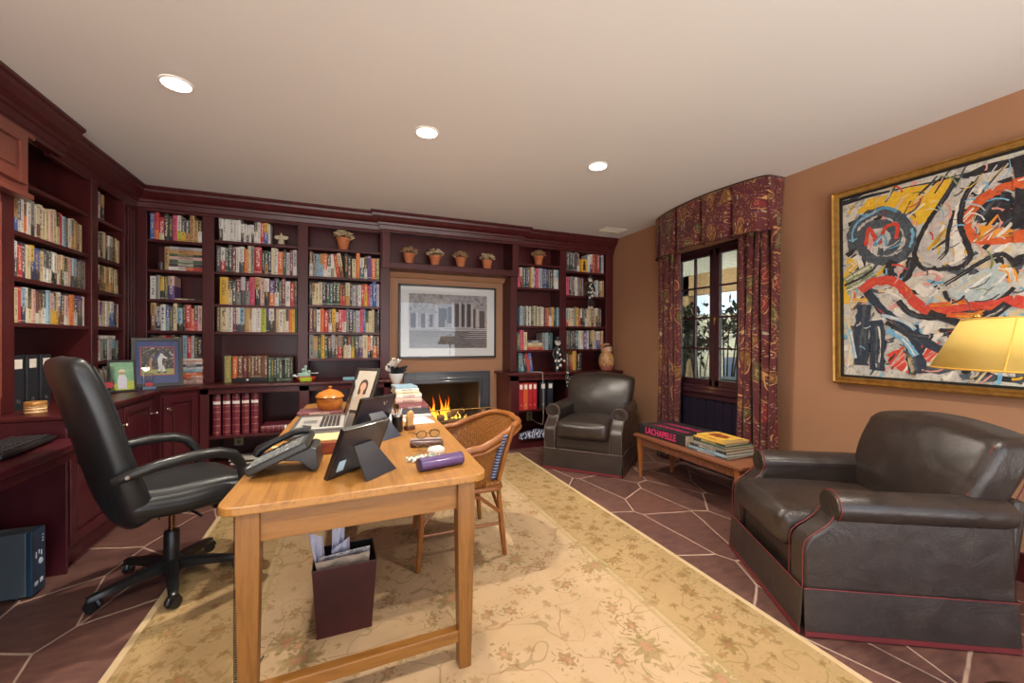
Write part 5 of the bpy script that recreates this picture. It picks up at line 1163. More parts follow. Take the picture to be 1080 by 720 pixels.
def armchair(label, loc, rz, pipe):
    th = thing('armchair', label, 'armchair', loc, rz, None)
    # body under the cushion
    bm = nb(); rbox(bm, (0, .0, .25), (.372, .38, .11), .02, 6); obj('seat_base', bm, LEA, th, smooth=True)
    # arms: rolled top, concave sweep at the front
    sw = [(-.405, .16), (-.405, .375), (-.396, .405), (-.37, .432), (-.335, .455), (-.30, .485), (-.275, .525), (-.265, .585), (.40, .585), (.415, .16)]
    for sx in (-1, 1):
        x0, x1 = (.268, .385) if sx > 0 else (-.385, -.268)
        bm = nb(); prism(bm, sw, 'x', x0, x1)
        a = obj('arm', bm, LEA, th, bev=.014)
        for p in a.data.polygons: p.use_smooth = True
        a.data.set_sharp_from_angle(angle=rad(50))
        bm = nb(); cx, cz, R = sx*.34, .555, .074
        prof = [(-.275, .25), (-.285, .7), (-.281, .93), (-.268, 1.0), (-.1, 1.0), (.15, 1.0), (.36, .98), (.40, .9), (.405, .3)]
        loft(bm, [[(cx+R*k*math.cos(j*PI/12), y, cz+R*k*.9*math.sin(j*PI/12)) for j in range(24)] for y, k in prof]); obj('arm_roll', bm, LEA, a, smooth=True)
        bm = nb(); tube(bm, [(cx+R*1.0*math.cos(j*PI/12), -.272, cz+R*.9*math.sin(j*PI/12)) for j in range(24)], .003, 6, closed=True)
        for xx in (x0+.004, x1-.004): tube(bm, [(xx, y-.004, z+.002) for y, z in sw[:8]], .0028, 6)
        obj('piping', bm, pipe, a, smooth=True)
    # cushion
    bm = nb(); rbox(bm, (0, -.105, .40), (.262, .335, .085), .05, 8, bulge=(0, .02, .032), f=lambda p: (p[0], p[1], p[2]-.012*(p[1]+.325) if p[2] > 0 else p[2])); c_ = obj('seat_cushion', bm, LEA, th, smooth=True, sharp=0)
    bm = nb()
    for z in (.45, .345): tube(bm, rr_((-.255, .255, -.437, .225), .05, z), .0028, 6, closed=True)
    obj('piping', bm, pipe, c_, smooth=True)
    # back: arched, leaning
    def bk(p):
        x, y, z = p; u = (z+.25)/.5
        arch = -.036*(x/.33) ** 2*max(0, u); wide = 1+.10*max(0, min(1, (u-.3)/.4))
        return (x*wide, y+.10*u*u+.05*u-.025*(1-(x/.33) ** 2)*(y < 0)*math.sin(PI*min(1, max(0, u))), z+arch)
    bm = nb(); rbox(bm, (0, .295, .64), (.335, .095, .265), .045, 9, f=bk, bulge=(0, .02, .01)); b_ = obj('backrest', bm, LEA, th, smooth=True, sharp=0)
    bm = nb()
    for yy in (-.085, .09):
        path = [(-.325, yy, -.05)]+[(-.33*math.cos(a), yy, .24) if 0 else (-.318+.636*i/12, yy, .243) for i, a in enumerate(range(13))]+[(.325, yy, -.05)]
        q = [Vector(bk((x, y, z)))+Vector((0, .295+(-.008 if yy < 0 else .008), .627)) for x, y, z in path]; tube(bm, q, .003, 6)
    obj('piping', bm, pipe, b_, smooth=True)
    bm = nb(); prism(bm, [(.36, .16), (.40, .16), (.46, .62), (.40, .62)], 'x', -.38, .38); obj('outer_back', bm, LEA, th, bev=.02)
    # skirt with kick pleats and hem
    sk = nb(); hm = nb(); pl = nb()
    P4 = [(-.39, -.415), (.393, -.415), (.393, .415), (-.393, .415)]
    for i in range(4):
        a, b = Vector(P4[i]), Vector(P4[(i+1) % 4]); u = (b-a).normalized(); nrm = Vector((u.y, -u.x)); a2, b2 = a+u*.006, b-u*.006
        def pan(bm, z0, z1, o0, o1, th_=.009):
            A = [(a2+nrm*o0, z0), (b2+nrm*o0, z0), (b2+nrm*o1, z1), (a2+nrm*o1, z1)]; O = [bm.verts.new((p.x, p.y, z)) for p, z in A]; I = [bm.verts.new((p.x-nrm.x*th_, p.y-nrm.y*th_, z)) for p, z in A]
            face(bm, O); face(bm, I[::-1])
            for k in range(4): face(bm, [O[k], I[k], I[(k+1) % 4], O[(k+1) % 4]])
        pan(sk, .026, .205, .012, 0); pan(hm, .006, .027, .0135, .0122)
        tube(pl, [(a2.x+nrm.x*.002, a2.y+nrm.y*.002, .207), (b2.x+nrm.x*.002, b2.y+nrm.y*.002, .207)], .0028, 6)
    s_ = obj('skirt', sk, LEA, th, bev=.003); obj('hem', hm, HEM, s_); obj('piping', pl, pipe, s_, smooth=True)
    bm = nb()
    for x, y in ((-.34, -.36), (.34, -.36), (-.34, .36), (.34, .36)): cyl(bm, (x, y, 0), (x, y, .15), .022, .03)
    obj('leg', bm, P('dark_wood', '#2a1a12', .4), th)
    return th
def rr_(q, r, z, n=6):
    x0, x1, y0, y1 = q; out = []
    for cx, cy, a0 in ((x1-r, y1-r, 0), (x0+r, y1-r, 90), (x0+r, y0+r, 180), (x1-r, y0+r, 270)):
        for i in range(n+1):
            a = rad(a0+90*i/n); out.append((cx+r*math.cos(a), cy+r*math.sin(a), z))
    return out
# each chair's local -Y is its front
def front_to(ax, ay): return math.atan2(ay, ax)+PI/2
armchair('dark brown leather club armchair in the far corner before the bookcase', (2.42, 3.74, 0), front_to(-.73, -.68), P('grey_brown_piping', '#6d5750', .4))
armchair('dark brown leather club armchair with red piping by the painting', (2.40, 1.335, 0), front_to(-.873, .487), PIPE)

# ================================================================== OFFICE CHAIR
oc = thing('office_chair', 'black leather high-backed office chair on castors beside the wooden table', 'office chair', (-.845, 2.69, 0), rad(35))
SATB = P('satin_black', '#1b1c1e', .32); CHR = P('bronze_chrome', '#8a6f5a', .2, 1)
bm = nb(); lathe(bm, [(.028, .06), (.05, .065), (.052, .12), (.036, .13), (.034, .27), (.031, .275), (0, .275)], n=24); obj('column_sleeve', bm, SATB, oc, smooth=True, sharp=40)
bm = nb(); cyl(bm, (0, 0, .27), (0, 0, .41), .014); obj('gas_column', bm, CHR, oc, smooth=True)
a0 = rad(-35)+math.atan2(-.18, -.243)
for k in range(5):
    a = a0+k*2*PI/5; dv = Vector((math.cos(a), math.sin(a), 0)); sv = Vector((-dv.y, dv.x, 0))
    bm = nb(); loft(bm, [[dv*r+sv*w*x+Vector((0, 0, z+h*y)) for x, y in ((-1, -1), (1, -1), (1, .6), (.6, 1), (-.6, 1), (-1, .6))] for r, w, h, z in ((.03, .03, .025, .10), (.12, .027, .021, .098), (.22, .023, .017, .086), (.31, .018, .014, .074), (.322, .012, .01, .072))])
    lg = obj('leg', bm, SATB, oc, smooth=True, sharp=45)
    bm = nb(); c = dv*.30; 
    yaw_ = a+.7; wv_ = Vector((math.cos(yaw_), math.sin(yaw_), 0))
    for s in (-1, 1):
        q = c+wv_*s*.013; cyl(bm, q+Vector((0, 0, .0395))-wv_*.009, q+Vector((0, 0, .0395))+wv_*.009, .027, n=18)
    cyl(bm, c+Vector((0, 0, .038)), c+Vector((0, 0, .075)), .008); tube(bm, [c+Vector((0, 0, .0395))+Vector((wv_.y, -wv_.x, 0))*.028*math.cos(b)+Vector((0, 0, .028*math.sin(b))) for b in [i*PI/8 for i in range(9)]], .009, 6)
    o = obj('caster', bm, SATB, lg, smooth=True, sharp=40); o.location = (0, 0, -.0125+RUGZ if False else 0)
bm = nb(); rbox(bm, (-.02, 0, .405), (.14, .075, .022), .015, 4); tube(bm, [(.03, -.06, .40), (.04, -.2, .395), (.045, -.24, .39)], .007); obj('tilt_mechanism', bm, SATB, oc, smooth=True)
bm = nb(); tube(bm, [(.13, -.02, .40), (.2, -.05, .37)], [.022, .03], 14); lathe(bm, [(0, 0), (.035, 0), (.036, .03), (0, .031)], (.205, -.05, .345), 16); obj('tension_knob', bm, SATB, oc, smooth=True, sharp=40)
# seat
def seatf(p):
    x, y, z = p; zz = z-.03*max(0, (x-.1)/.17) ** 2*(1 if z > -1 else 0)+.02*max(0, (-x-.1)/.15); return (x, y*(1-.10*max(0, -x/.27)), zz)
bm = nb(); rbox(bm, (.035, 0, .475), (.275, .255, .052), .05, 9, f=seatf, bulge=(0, 0, .012)); obj('seat_shell', bm, BLACKL, oc, smooth=True, sharp=0)
bm = nb(); rbox(bm, (.045, 0, .508), (.262, .225, .042), .036, 9, f=seatf, bulge=(0, 0, .02)); sc = obj('seat', bm, BLACKL, oc, smooth=True, sharp=0)
bm = nb()
for yy in (-.13, .13): tube(bm, [(-.16+.045, yy, .548), (.0, yy, .556), (.12, yy, .558), (.24, yy, .540), (.29, yy, .52)], .0035, 6)
obj('seam', bm, P('leather_seam', '#2c2d30', .3), sc, smooth=True)
# back: lofted padded slab along a reclined spine
SP = [(-.165, .385, .185, .05), (-.19, .43, .225, .06), (-.225, .53, .238, .064), (-.258, .64, .238, .062), (-.29, .76, .236, .058), (-.325, .90, .233, .058), (-.36, 1.03, .228, .056), (-.388, 1.12, .218, .055), (-.403, 1.17, .203, .048), (-.41, 1.195, .175, .028)]
rings = []
for i, (x, z, hw, ht) in enumerate(SP):
    p0, p1 = SP[max(0, i-1)], SP[min(len(SP)-1, i+1)]; tg = Vector((p1[0]-p0[0], 0, p1[1]-p0[1])).normalized(); nr = Vector((tg.z, 0, -tg.x)); rg = []
    for j in range(28):
        a = 2*PI*j/28; c, s = math.cos(a), math.sin(a); e = .42
        u = math.copysign(abs(c) ** e, c)*hw; w = math.copysign(abs(s) ** .6, s)*ht
        rg.append(Vector((x, u, z))+nr*(w-.035*(u/.25) ** 2*-1))
    rings.append(rg)
bm = nb(); loft(bm, rings); br = obj('backrest', bm, BLACKL, oc, smooth=True, sharp=0, sub=1)
bm = nb()
for s in (-1, 1):
    q = []
    for x, z, hw, ht in SP[1:-1]: q.append((x+ht*.80+.03, s*hw*.90, z-.012))
    tube(bm, q, .004, 6)
tube(bm, [(SP[5][0]+.062, y, SP[5][1]-.01) for y in (-.16, -.08, 0, .08, .16)], .003, 6)
obj('seam', bm, P('leather_seam', '#2c2d30', .3), br, smooth=True)
for s in (-1, 1):
    bm = nb(); y = s*.285
    pts = [(-.285, y-s*.03, .655), (-.25, y, .675), (-.14, y+s*.012, .70), (0, y+s*.015, .712), (.10, y+s*.012, .706), (.165, y+s*.008, .68), (.205, y, .625), (.222, y-s*.006, .55), (.215, y-s*.012, .49), (.19, y-s*.02, .445), (.15, y-s*.08, .425)]
    tube(bm, pts, [.022, .027, .03, .031, .031, .030, .028, .026, .025, .024, .018], 14, squash=.85); ar = obj('armrest', bm, P('arm_pad', '#1d1e20', .36, bump=.08, bs=120), oc, smooth=True)
    bm = nb(); lathe(bm, [(0, 0), (.009, 0), (.008, .003), (0, .004)], n=14); bm.transform(Matrix.Translation((-.255, y+s*.026, .675))@Matrix.Rotation(-s*PI/2, 4, 'X')); obj('bolt', bm, STEEL, ar, smooth=True)

# ================================================================== WICKER CHAIR (faces the table, toward -X)
RAT = P('rattan_cane', '#80491d', .35, coat=.2, var='#965c28', vs=14)
t = NT('woven_wicker'); u = t.n('TexCoord'); mp = t.n('Mapping'); mp.inputs['Scale'].default_value = (1, 1, 1); t.lk(u.outputs['UV'], mp.inputs['Vector'])
w1 = t.n('TexWave', bands_direction='X'); w1.inputs['Scale'].default_value = 26; w1.inputs['Distortion'].default_value = .4; w2 = t.n('TexWave', bands_direction='Y'); w2.inputs['Scale'].default_value = 34; w2.inputs['Distortion'].default_value = .6
for w in (w1, w2): t.lk(mp.outputs[0], w.inputs['Vector'])
ck = t.n('TexChecker'); ck.inputs['Scale'].default_value = 36; t.lk(mp.outputs[0], ck.inputs['Vector'])
h = t.mix(ck.outputs['Fac'], w1.outputs['Color'], w2.outputs['Color'])
t.base(t.mix(t.math('MULTIPLY', t.noise(mp.outputs[0], 20, 2).outputs[0], .5), t.ramp(t.sep(h)[0], [(.1, '#47260c'), (.45, '#a06024'), (.9, '#c07e34')]), '#945a24'))
t.bump(h, .9, .006); WICK = t.surf(.38, 0, .5, .15)
wc = thing('wicker_chair', 'honey woven wicker armchair drawn up to the right side of the table', 'chair', (.635, 2.54, 0))
def shell(u, v):
    """u 0..1 round the back from the far arm to the near arm, v 0..1 seat to rim"""
    a = (u-.5)*2; b = abs(a)
    # plan: U open to -X
    ang = a*1.95; rx, ry = .26, .275
    px = .02+rx*math.cos(ang) if abs(ang) < PI/2 else .02+rx*math.cos(ang)*1.5
    py = -ry*math.copysign(abs(math.sin(min(PI/2, abs(ang))))**.8, ang)
    top = .765-.10*max(0, min(1, (b-.30)/.45))**1.3-.03*max(0, b-.8)/.2+.012*(a < 0)
    z = .435+(top-.435)*v; fl = v**1.5
    return (px+.10*fl*max(0, math.cos(ang))+.02*fl, py*(1+.13*fl), z)
bm = nb(); surf(bm, shell, 60, 14, uvs=(1.25, .4)); obj('woven_back', bm, WICK, wc, smooth=True, sharp=0, solid=.012)
bm = nb(); tube(bm, [shell(i/60, 1.0) for i in range(61)], .021, 10); tube(bm, [Vector(shell(i/60, 1.0))+Vector((.014, 0, -.03)) for i in range(61)], .012, 8); obj('rim', bm, RAT, wc, smooth=True)
bm = nb(); rbox(bm, (-.04, 0, .435), (.265, .265, .022), .02, 8, bulge=(0, 0, .01)); 
uvl = bm.loops.layers.uv.verify()
for f_ in bm.faces:
    for l in f_.loops: l[uvl].uv = (l.vert.co.x*1.6, l.vert.co.y*1.6)
obj('seat', bm, WICK, wc, smooth=True)
bm = nb(); tube(bm, rr_((-.31, .225, -.27, .27), .06, .415), .016, 8, closed=True); obj('seat_rail', bm, RAT, wc, smooth=True)
FEET = ((.235, -.255), (.245, .27), (-.265, -.26), (-.20, .38 if False else .29))
for i, (x, y) in enumerate(FEET):
    s = 1 if y > 0 else -1
    if x > 0: pts = [(x+.05, y*1.14, .78), (x+.0, y*1.05, .60), (x-.03, y*.95, .44), (x-.02, y*.93, .33), (x-.005, y*.96, .16), (x+.01, y, .012)]
    else: pts = [(x-.005, y*1.0, .655), (x+.01, y*1.0, .5), (x+.02, y*.97, .42), (x+.02, y*.95, .25), (x, y, .012)]
    pts = [(px_, py_, max(pz_, RUGZ)) for px_, py_, pz_ in pts]
    bm = nb(); tube(bm, pts, [.014]*(len(pts)-2)+[.017, .014], 10); obj('leg', bm, RAT, wc, smooth=True)
bm = nb()
for s in (-1, 1):
    tube(bm, [(.21, s*.25, .27), (.1, s*.25, .36), (.0, s*.25, .405)], .010, 8); tube(bm, [(-.25, s*.25, .24), (-.16, s*.25, .35), (-.06, s*.25, .405)], .010, 8)
tube(bm, [(.215, -.24, .27), (.2, -.12, .375), (.2, 0, .405), (.2, .12, .375), (.215, .24, .27)], .010, 8); tube(bm, [(-.25, -.25, .24), (-.25, -.1, .37), (-.25, .1, .37), (-.25, .27, .24)], .010, 8)
tube(bm, [(.21, -.245, .2), (-.25, -.25, .2)], .009, 8); tube(bm, [(.21, .25, .2), (-.24, .27, .2)], .009, 8)
obj('brace', bm, RAT, wc, smooth=True)
# navy and white lashing on the near back leg
t = NT('lashing'); g = t.coord('Object', (1, 1, 1)); wv = t.n('TexWave', bands_direction='Z'); wv.inputs['Scale'].default_value = 18; t.lk(g, wv.inputs['Vector']); t.base(t.ramp(wv.outputs[0], [(.5, '#1f2c57'), (.66, '#8c94ab')], 'CONSTANT')); LASH = t.surf(.7)
bm = nb(); tube(bm, [(.228, -.292, .73), (.196, -.268, .60), (.170, -.247, .47)], .0165, 10); obj('lashing', bm, LASH, wc, smooth=True)

# ================================================================== WASTE BASKET WITH NEWSPAPER
wb = thing('waste_basket', 'dark red leather waste basket holding newspapers under the table', 'waste basket', (0, 2.02, RUGZ), .02)
t = NT('dark_red_leather'); v = t.coord('Object'); t.base(t.ramp(t.noise(v, 6, 5, .6).outputs[0], [(.3, '#33131a'), (.7, '#47191f')])); t.bump(t.noise(v, 90, 3).outputs[0], .15, .003); DRL = t.surf(.35, 0, .5, .15)
bm = nb(); sq = lambda k, m, z: [(-.13*k, -.11*m, z), (.13*k, -.11*m, z), (.13*k, .11*m, z), (-.13*k, .11*m, z)]
loft(bm, [sq(.85, .88, 0), sq(1, 1, .30), sq(.965, .96, .30), sq(.83, .86, .012)]); obj('body', bm, DRL, wb, bev=.003)
bm = nb(); loft(bm, [sq(.962, .957, .298), sq(.828, .857, .0125)], False); obj('lining', bm, P('basket_black', '#0e0e10', .8), wb)
t = NT('newsprint'); g = t.coord('Object', (30, 30, 150)); n_ = t.noise(g, 1.5, 2, .8); t.base(t.ramp(n_.outputs[0], [(.5, '#c9c4c2'), (.56, '#77757c')])); NEWS = t.surf(.9, 0, .1)
NEWS2 = P('newsprint_white', '#c5c6d6', .9, var='#b3b5c8', vs=12); NEWS3 = P('newsprint_tan', '#b39c86', .9, var='#c4b19b', vs=25)
def crumple(name, pts, seed, m, label, th_=.0015):
    rnd = random.Random(seed); ph = [rnd.uniform(0, 6) for _ in range(4)]
    A, B, D, E_ = [Vector(p) for p in pts]
    def fn(u, v):
        p = A.lerp(B, u).lerp(E_.lerp(D, u), v); k = .0055*(math.sin(9*u+ph[0])+math.sin(7*v+ph[1])+math.sin(13*(u-v)+ph[2]))*min(1, 4*u*(1-u)+.3); return p+Vector((k*.3, -k, k*.3))
    bm = nb(); surf(bm, fn, 14, 14); o = obj(name, bm, m, solid=th_); o.location = (0, 2.02, RUGZ); tag(o, label, 'newspaper', 'newspapers in the waste basket')
crumple('newspaper', [(-.085, -.06, .1), (.085, -.06, .1), (.105, -.072, .325), (-.115, -.08, .318)], 1, NEWS3, 'tan folded newspaper nearest in the waste basket')
crumple('newspaper', [(-.085, -.045, .1), (.085, -.045, .1), (.105, -.045, .338), (-.105, -.05, .325)], 2, NEWS, 'grey printed newspaper second in the waste basket')
crumple('newspaper', [(-.085, -.025, .1), (-.06, -.015, .1), (-.09, -.02, .40), (-.145, -.05, .435)], 3, NEWS2, 'pale blue white newspaper sticking up at the basket left corner')
crumple('newspaper', [(-.06, -.03, .1), (.03, -.01, .1), (.02, .01, .37), (-.055, -.03, .34)], 4, NEWS2, 'pale crumpled newspaper sheet in the middle of the basket')
crumple('newspaper', [(-.06, .0, .1), (-.01, .01, .1), (-.0, .02, .425), (-.05, -.005, .43)], 5, NEWS2, 'pale upright newspaper fold behind the crumpled sheet')

# ================================================================== BENCH WITH BOOKS
BW = wood('bench_wood', '#6b3f26', '#84523a', (1.2, 14, 14), .4, .1)
BWL = wood('bench_leg_wood', '#8a4f28', '#a56536', (14, 14, 1.2), .4, .1)
BL = Vector((2.535, 3.21)); BRt = Vector((2.53, 2.05)); ang = math.atan2(BRt.y-BL.y, BRt.x-BL.x)   # front edge runs from BL to BRt
bn = thing('bench', 'low brown wooden bench with a fluted apron under the window', 'bench', (BL.x, BL.y, 0), ang)
LB_ = (BRt-BL).length; D_ = .46
bm = nb(); box(bm, 0, LB_, 0, D_, .378, .402); obj('bench_top', bm, BW, bn, bev=.004)
bm = nb(); box(bm, .05, LB_-.05, .035, .052, .31, .378); 
n_f = 56
for i in range(n_f):
    x = .055+(LB_-.11)*(i+.5)/n_f; cyl(bm, (x, .035, .312), (x, .035, .376), .006, n=8, caps=False)
box(bm, .05, LB_-.05, D_-.052, D_-.035, .31, .378)
for x in (.05, LB_-.067): box(bm, x, x+.017, .04, D_-.04, .31, .378)
obj('fluted_apron', bm, BW, bn, smooth=True, sharp=30)
for x in (.035, LB_-.075):
    for y in (.022, D_-.062):
        bm = nb(); cx, cy = x+.02, y+.02
        loft(bm, [[(cx+a*s, cy+b*s, z) for a, b in ((-1, -1), (1, -1), (1, 1), (-1, 1))] for s, z in ((.010, 0), (.02, .30), (.021, .378))]); obj('leg', bm, BWL, bn, bev=.003)
# big black book
BBK = P('big_book_black', '#232326', .4, var='#2b2b2f', vs=8); MAG = P('magenta_ink', '#d2326a', .5)
gb = thing('art_book', 'huge black art book with pink lettering lying on the bench', 'book', (2.585, 3.20, .4035), ang+rad(2))
gl, gd, gh = .57, .40, .088
bm = nb(); book_mesh(bm, gh, gl, gd, .06); bm.transform(Matrix.Translation((0, 0, gh/2))@Matrix.Rotation(PI/2, 4, 'Y')); obj('cover', bm, [BBK, PAGES], gb, bev=.002)
text_mesh('spine_lettering', 'LACHAPELLE', .070, MAG, gb, Matrix.Translation((.285, -.0012, .044))@Matrix.Rotation(PI/2, 4, 'X')@Matrix.Scale(.92, 4, (1, 0, 0))@Matrix.Scale(1.15, 4, (0, 1, 0)), .0008, .0016)
text_mesh('cover_lettering', 'LACHAPELLE', .07, MAG, gb, Matrix.Translation((.285, .12, gh+.0008)), .0005, .0012)
text_mesh('cover_lettering', 'LACHAPELLE', .07, MAG, gb, Matrix.Translation((.285, .26, gh+.0008)), .0005, .0012)
# stack of large books at the window end of the bench
MR = Matrix.Rotation(ang, 3, 'Z')
def bench_book(x, y, z, w, d, t_, codes, rz, label):
    p = MR@Vector((x, y, 0)); zz = lying(BL.x+p.x, BL.y+p.y, z, w, d, t_, codes, label, rz=ang+rz, group='stack of big books on the bench'); return zz
z = .4035
for cs, w, d, t_, x, rz, lb in (('d', .37, .33, .016, .80, .03, 'dark grey big book lying lowest in the bench stack'), ('s', .36, .32, .018, .802, -.02, 'pale blue big book lying second from bottom in the bench stack'), ('k', .34, .30, .022, .81, .02, 'black big book lying third from bottom in the bench stack'),
                           ('g', .32, .30, .020, .815, .0, 'grey big book lying fourth from bottom in the bench stack'), ('f', .31, .28, .014, .82, -.05, 'green big book lying under the yellow ones in the bench stack'), ('k', .29, .26, .018, .825, .04, 'black book lying third from top in the bench stack'), ('y', .29, .26, .012, .825, .0, 'yellow book lying second from top in the bench stack')):
    z = bench_book(x, .06, z, w, d, t_, cs, rz, lb)
tp = thing('art_book', 'yellow book with a dark red printed cover topmost on the bench stack', 'book', (BL.x+(MR@Vector((.825, .065, 0))).x, BL.y+(MR@Vector((.825, .065, 0))).y, z), ang-.06, 'stack of big books on the bench')
bm = nb(); book_mesh(bm, .014, .26, .21, 0); bm.transform(Matrix.Translation((-.13, 0, .007))@Matrix.Rotation(PI/2, 4, 'Y')); obj('cover', bm, [BM['y'], PAGES], tp)
bm = nb(); rnd = random.Random(4); outl = [((.07+.018*rnd.uniform(-1, 1))*math.cos(a*PI/10)*1.2, .105+(.06+.015*rnd.uniform(-1, 1))*math.sin(a*PI/10)) for a in range(20)]; prism(bm, outl, 'z', .0141, .0147)
obj('cover_print', bm, P('cover_print_red', '#6b2418', .5, var='#a4551f', vs=40), tp)
# ================================================================== PAINTING ON THE RIGHT WALL
GOLD = P('gilt_frame', '#a67c3c', .32, .75, var='#c49a55', vs=25)
pt_ = thing('painting', 'large abstract painting of thick bright brushstrokes in a gilt frame', 'painting', (XR, 1.885, 1.03))
MP = Matrix(((0, 0, -1, 0), (-1, 0, 0, 0), (0, 1, 0, 0), (0, 0, 0, 1)))      # (s, t, out) -> room
PW, PH = 1.62, 1.27
TILT = Matrix.Rotation(rad(-1.3), 4, 'Y')
def put(bm): bm.transform(TILT@MP)
bm = nb()
FP = [(.0, .012), (.0, .05), (.010, .058), (.018, .045), (.030, .045), (.036, .052), (.044, .052), (.05, .036), (.058, .030), (.058, .012)]
O = 0.012
rings = []
for sx, sy in ((0, 0), (1, 0), (1, 1), (0, 1)):
    rings.append([((-.04-O)+i if sx == 0 else PW+.04+O-i, (-.04-O)+i if sy == 0 else PH+.04+O-i, z) for i, z in FP])
loft(bm, rings, False, closed=True); put(bm); obj('gilt_frame', bm, GOLD, pt_, smooth=True, sharp=25)
bm = nb()
for a in ((-.012, .012, -.012, PH+.012), (PW-.012, PW+.012, -.012, PH+.012), (.012, PW-.012, -.012, .012), (.012, PW-.012, PH-.012, PH+.012)): box(bm, *a, .026, .038)
put(bm); obj('liner', bm, P('black_liner', '#15120f', .6), pt_)
bm = nb(); box(bm, -.004, PW+.004, -.004, PH+.004, .012, .026); put(bm)
COL = {'yel': ('#d9a41f', '#e9c33c'), 'blk': ('#17171b', '#33343a'), 'gry': ('#a9a5a0', '#cfcac4'), 'org': ('#c9512a', '#dd6a35'), 'yor': ('#e08a22', '#eaa637'), 'wht': ('#d6d0c6', '#ece6da'), 'gbl': ('#363d46', '#5b656d'), 'red': ('#c3342a', '#d95644'),
       'blu': ('#3c7ea6', '#6ea9c8'), 'grn': ('#6e7c55', '#94a070'), 'lbl': ('#9fb2b4', '#c3ccc8'), 'pnk': ('#d68a80', '#e3aea2'), 'nvy': ('#1d2633', '#364457'), 'lbu': ('#5d9ec2', '#8fc1d8'), 'tan': ('#c9b48c', '#d9c9a4')}
def paint(k):
    a, b = COL[k]; n = 'oil_paint_'+k
    if n in MATS: return MATS[n]
    t = NT(n); v = t.coord('Object'); n1 = t.noise(v, 30, 4, .7, 1.5); t.base(t.ramp(n1.outputs[0], [(.35, a), (.65, b)])); t.bump(t.noise(v, 70, 4, .7, 2).outputs[0], .5, .006); MATS[n] = t.surf(.4, 0, .5); return t.m
t = NT('canvas_ground'); v = t.coord('Object'); n1 = t.noise(v, 14, 5, .7, 1); t.base(t.ramp(n1.outputs[0], [(.3, '#6f7478'), (.45, '#b9b4a8'), (.55, '#d2cdc0'), (.65, '#a9a9a4'), (.78, '#55585c')])); t.bump(n1.outputs[0], .4, .006)
CANV = t.surf(.6); cbm = bm
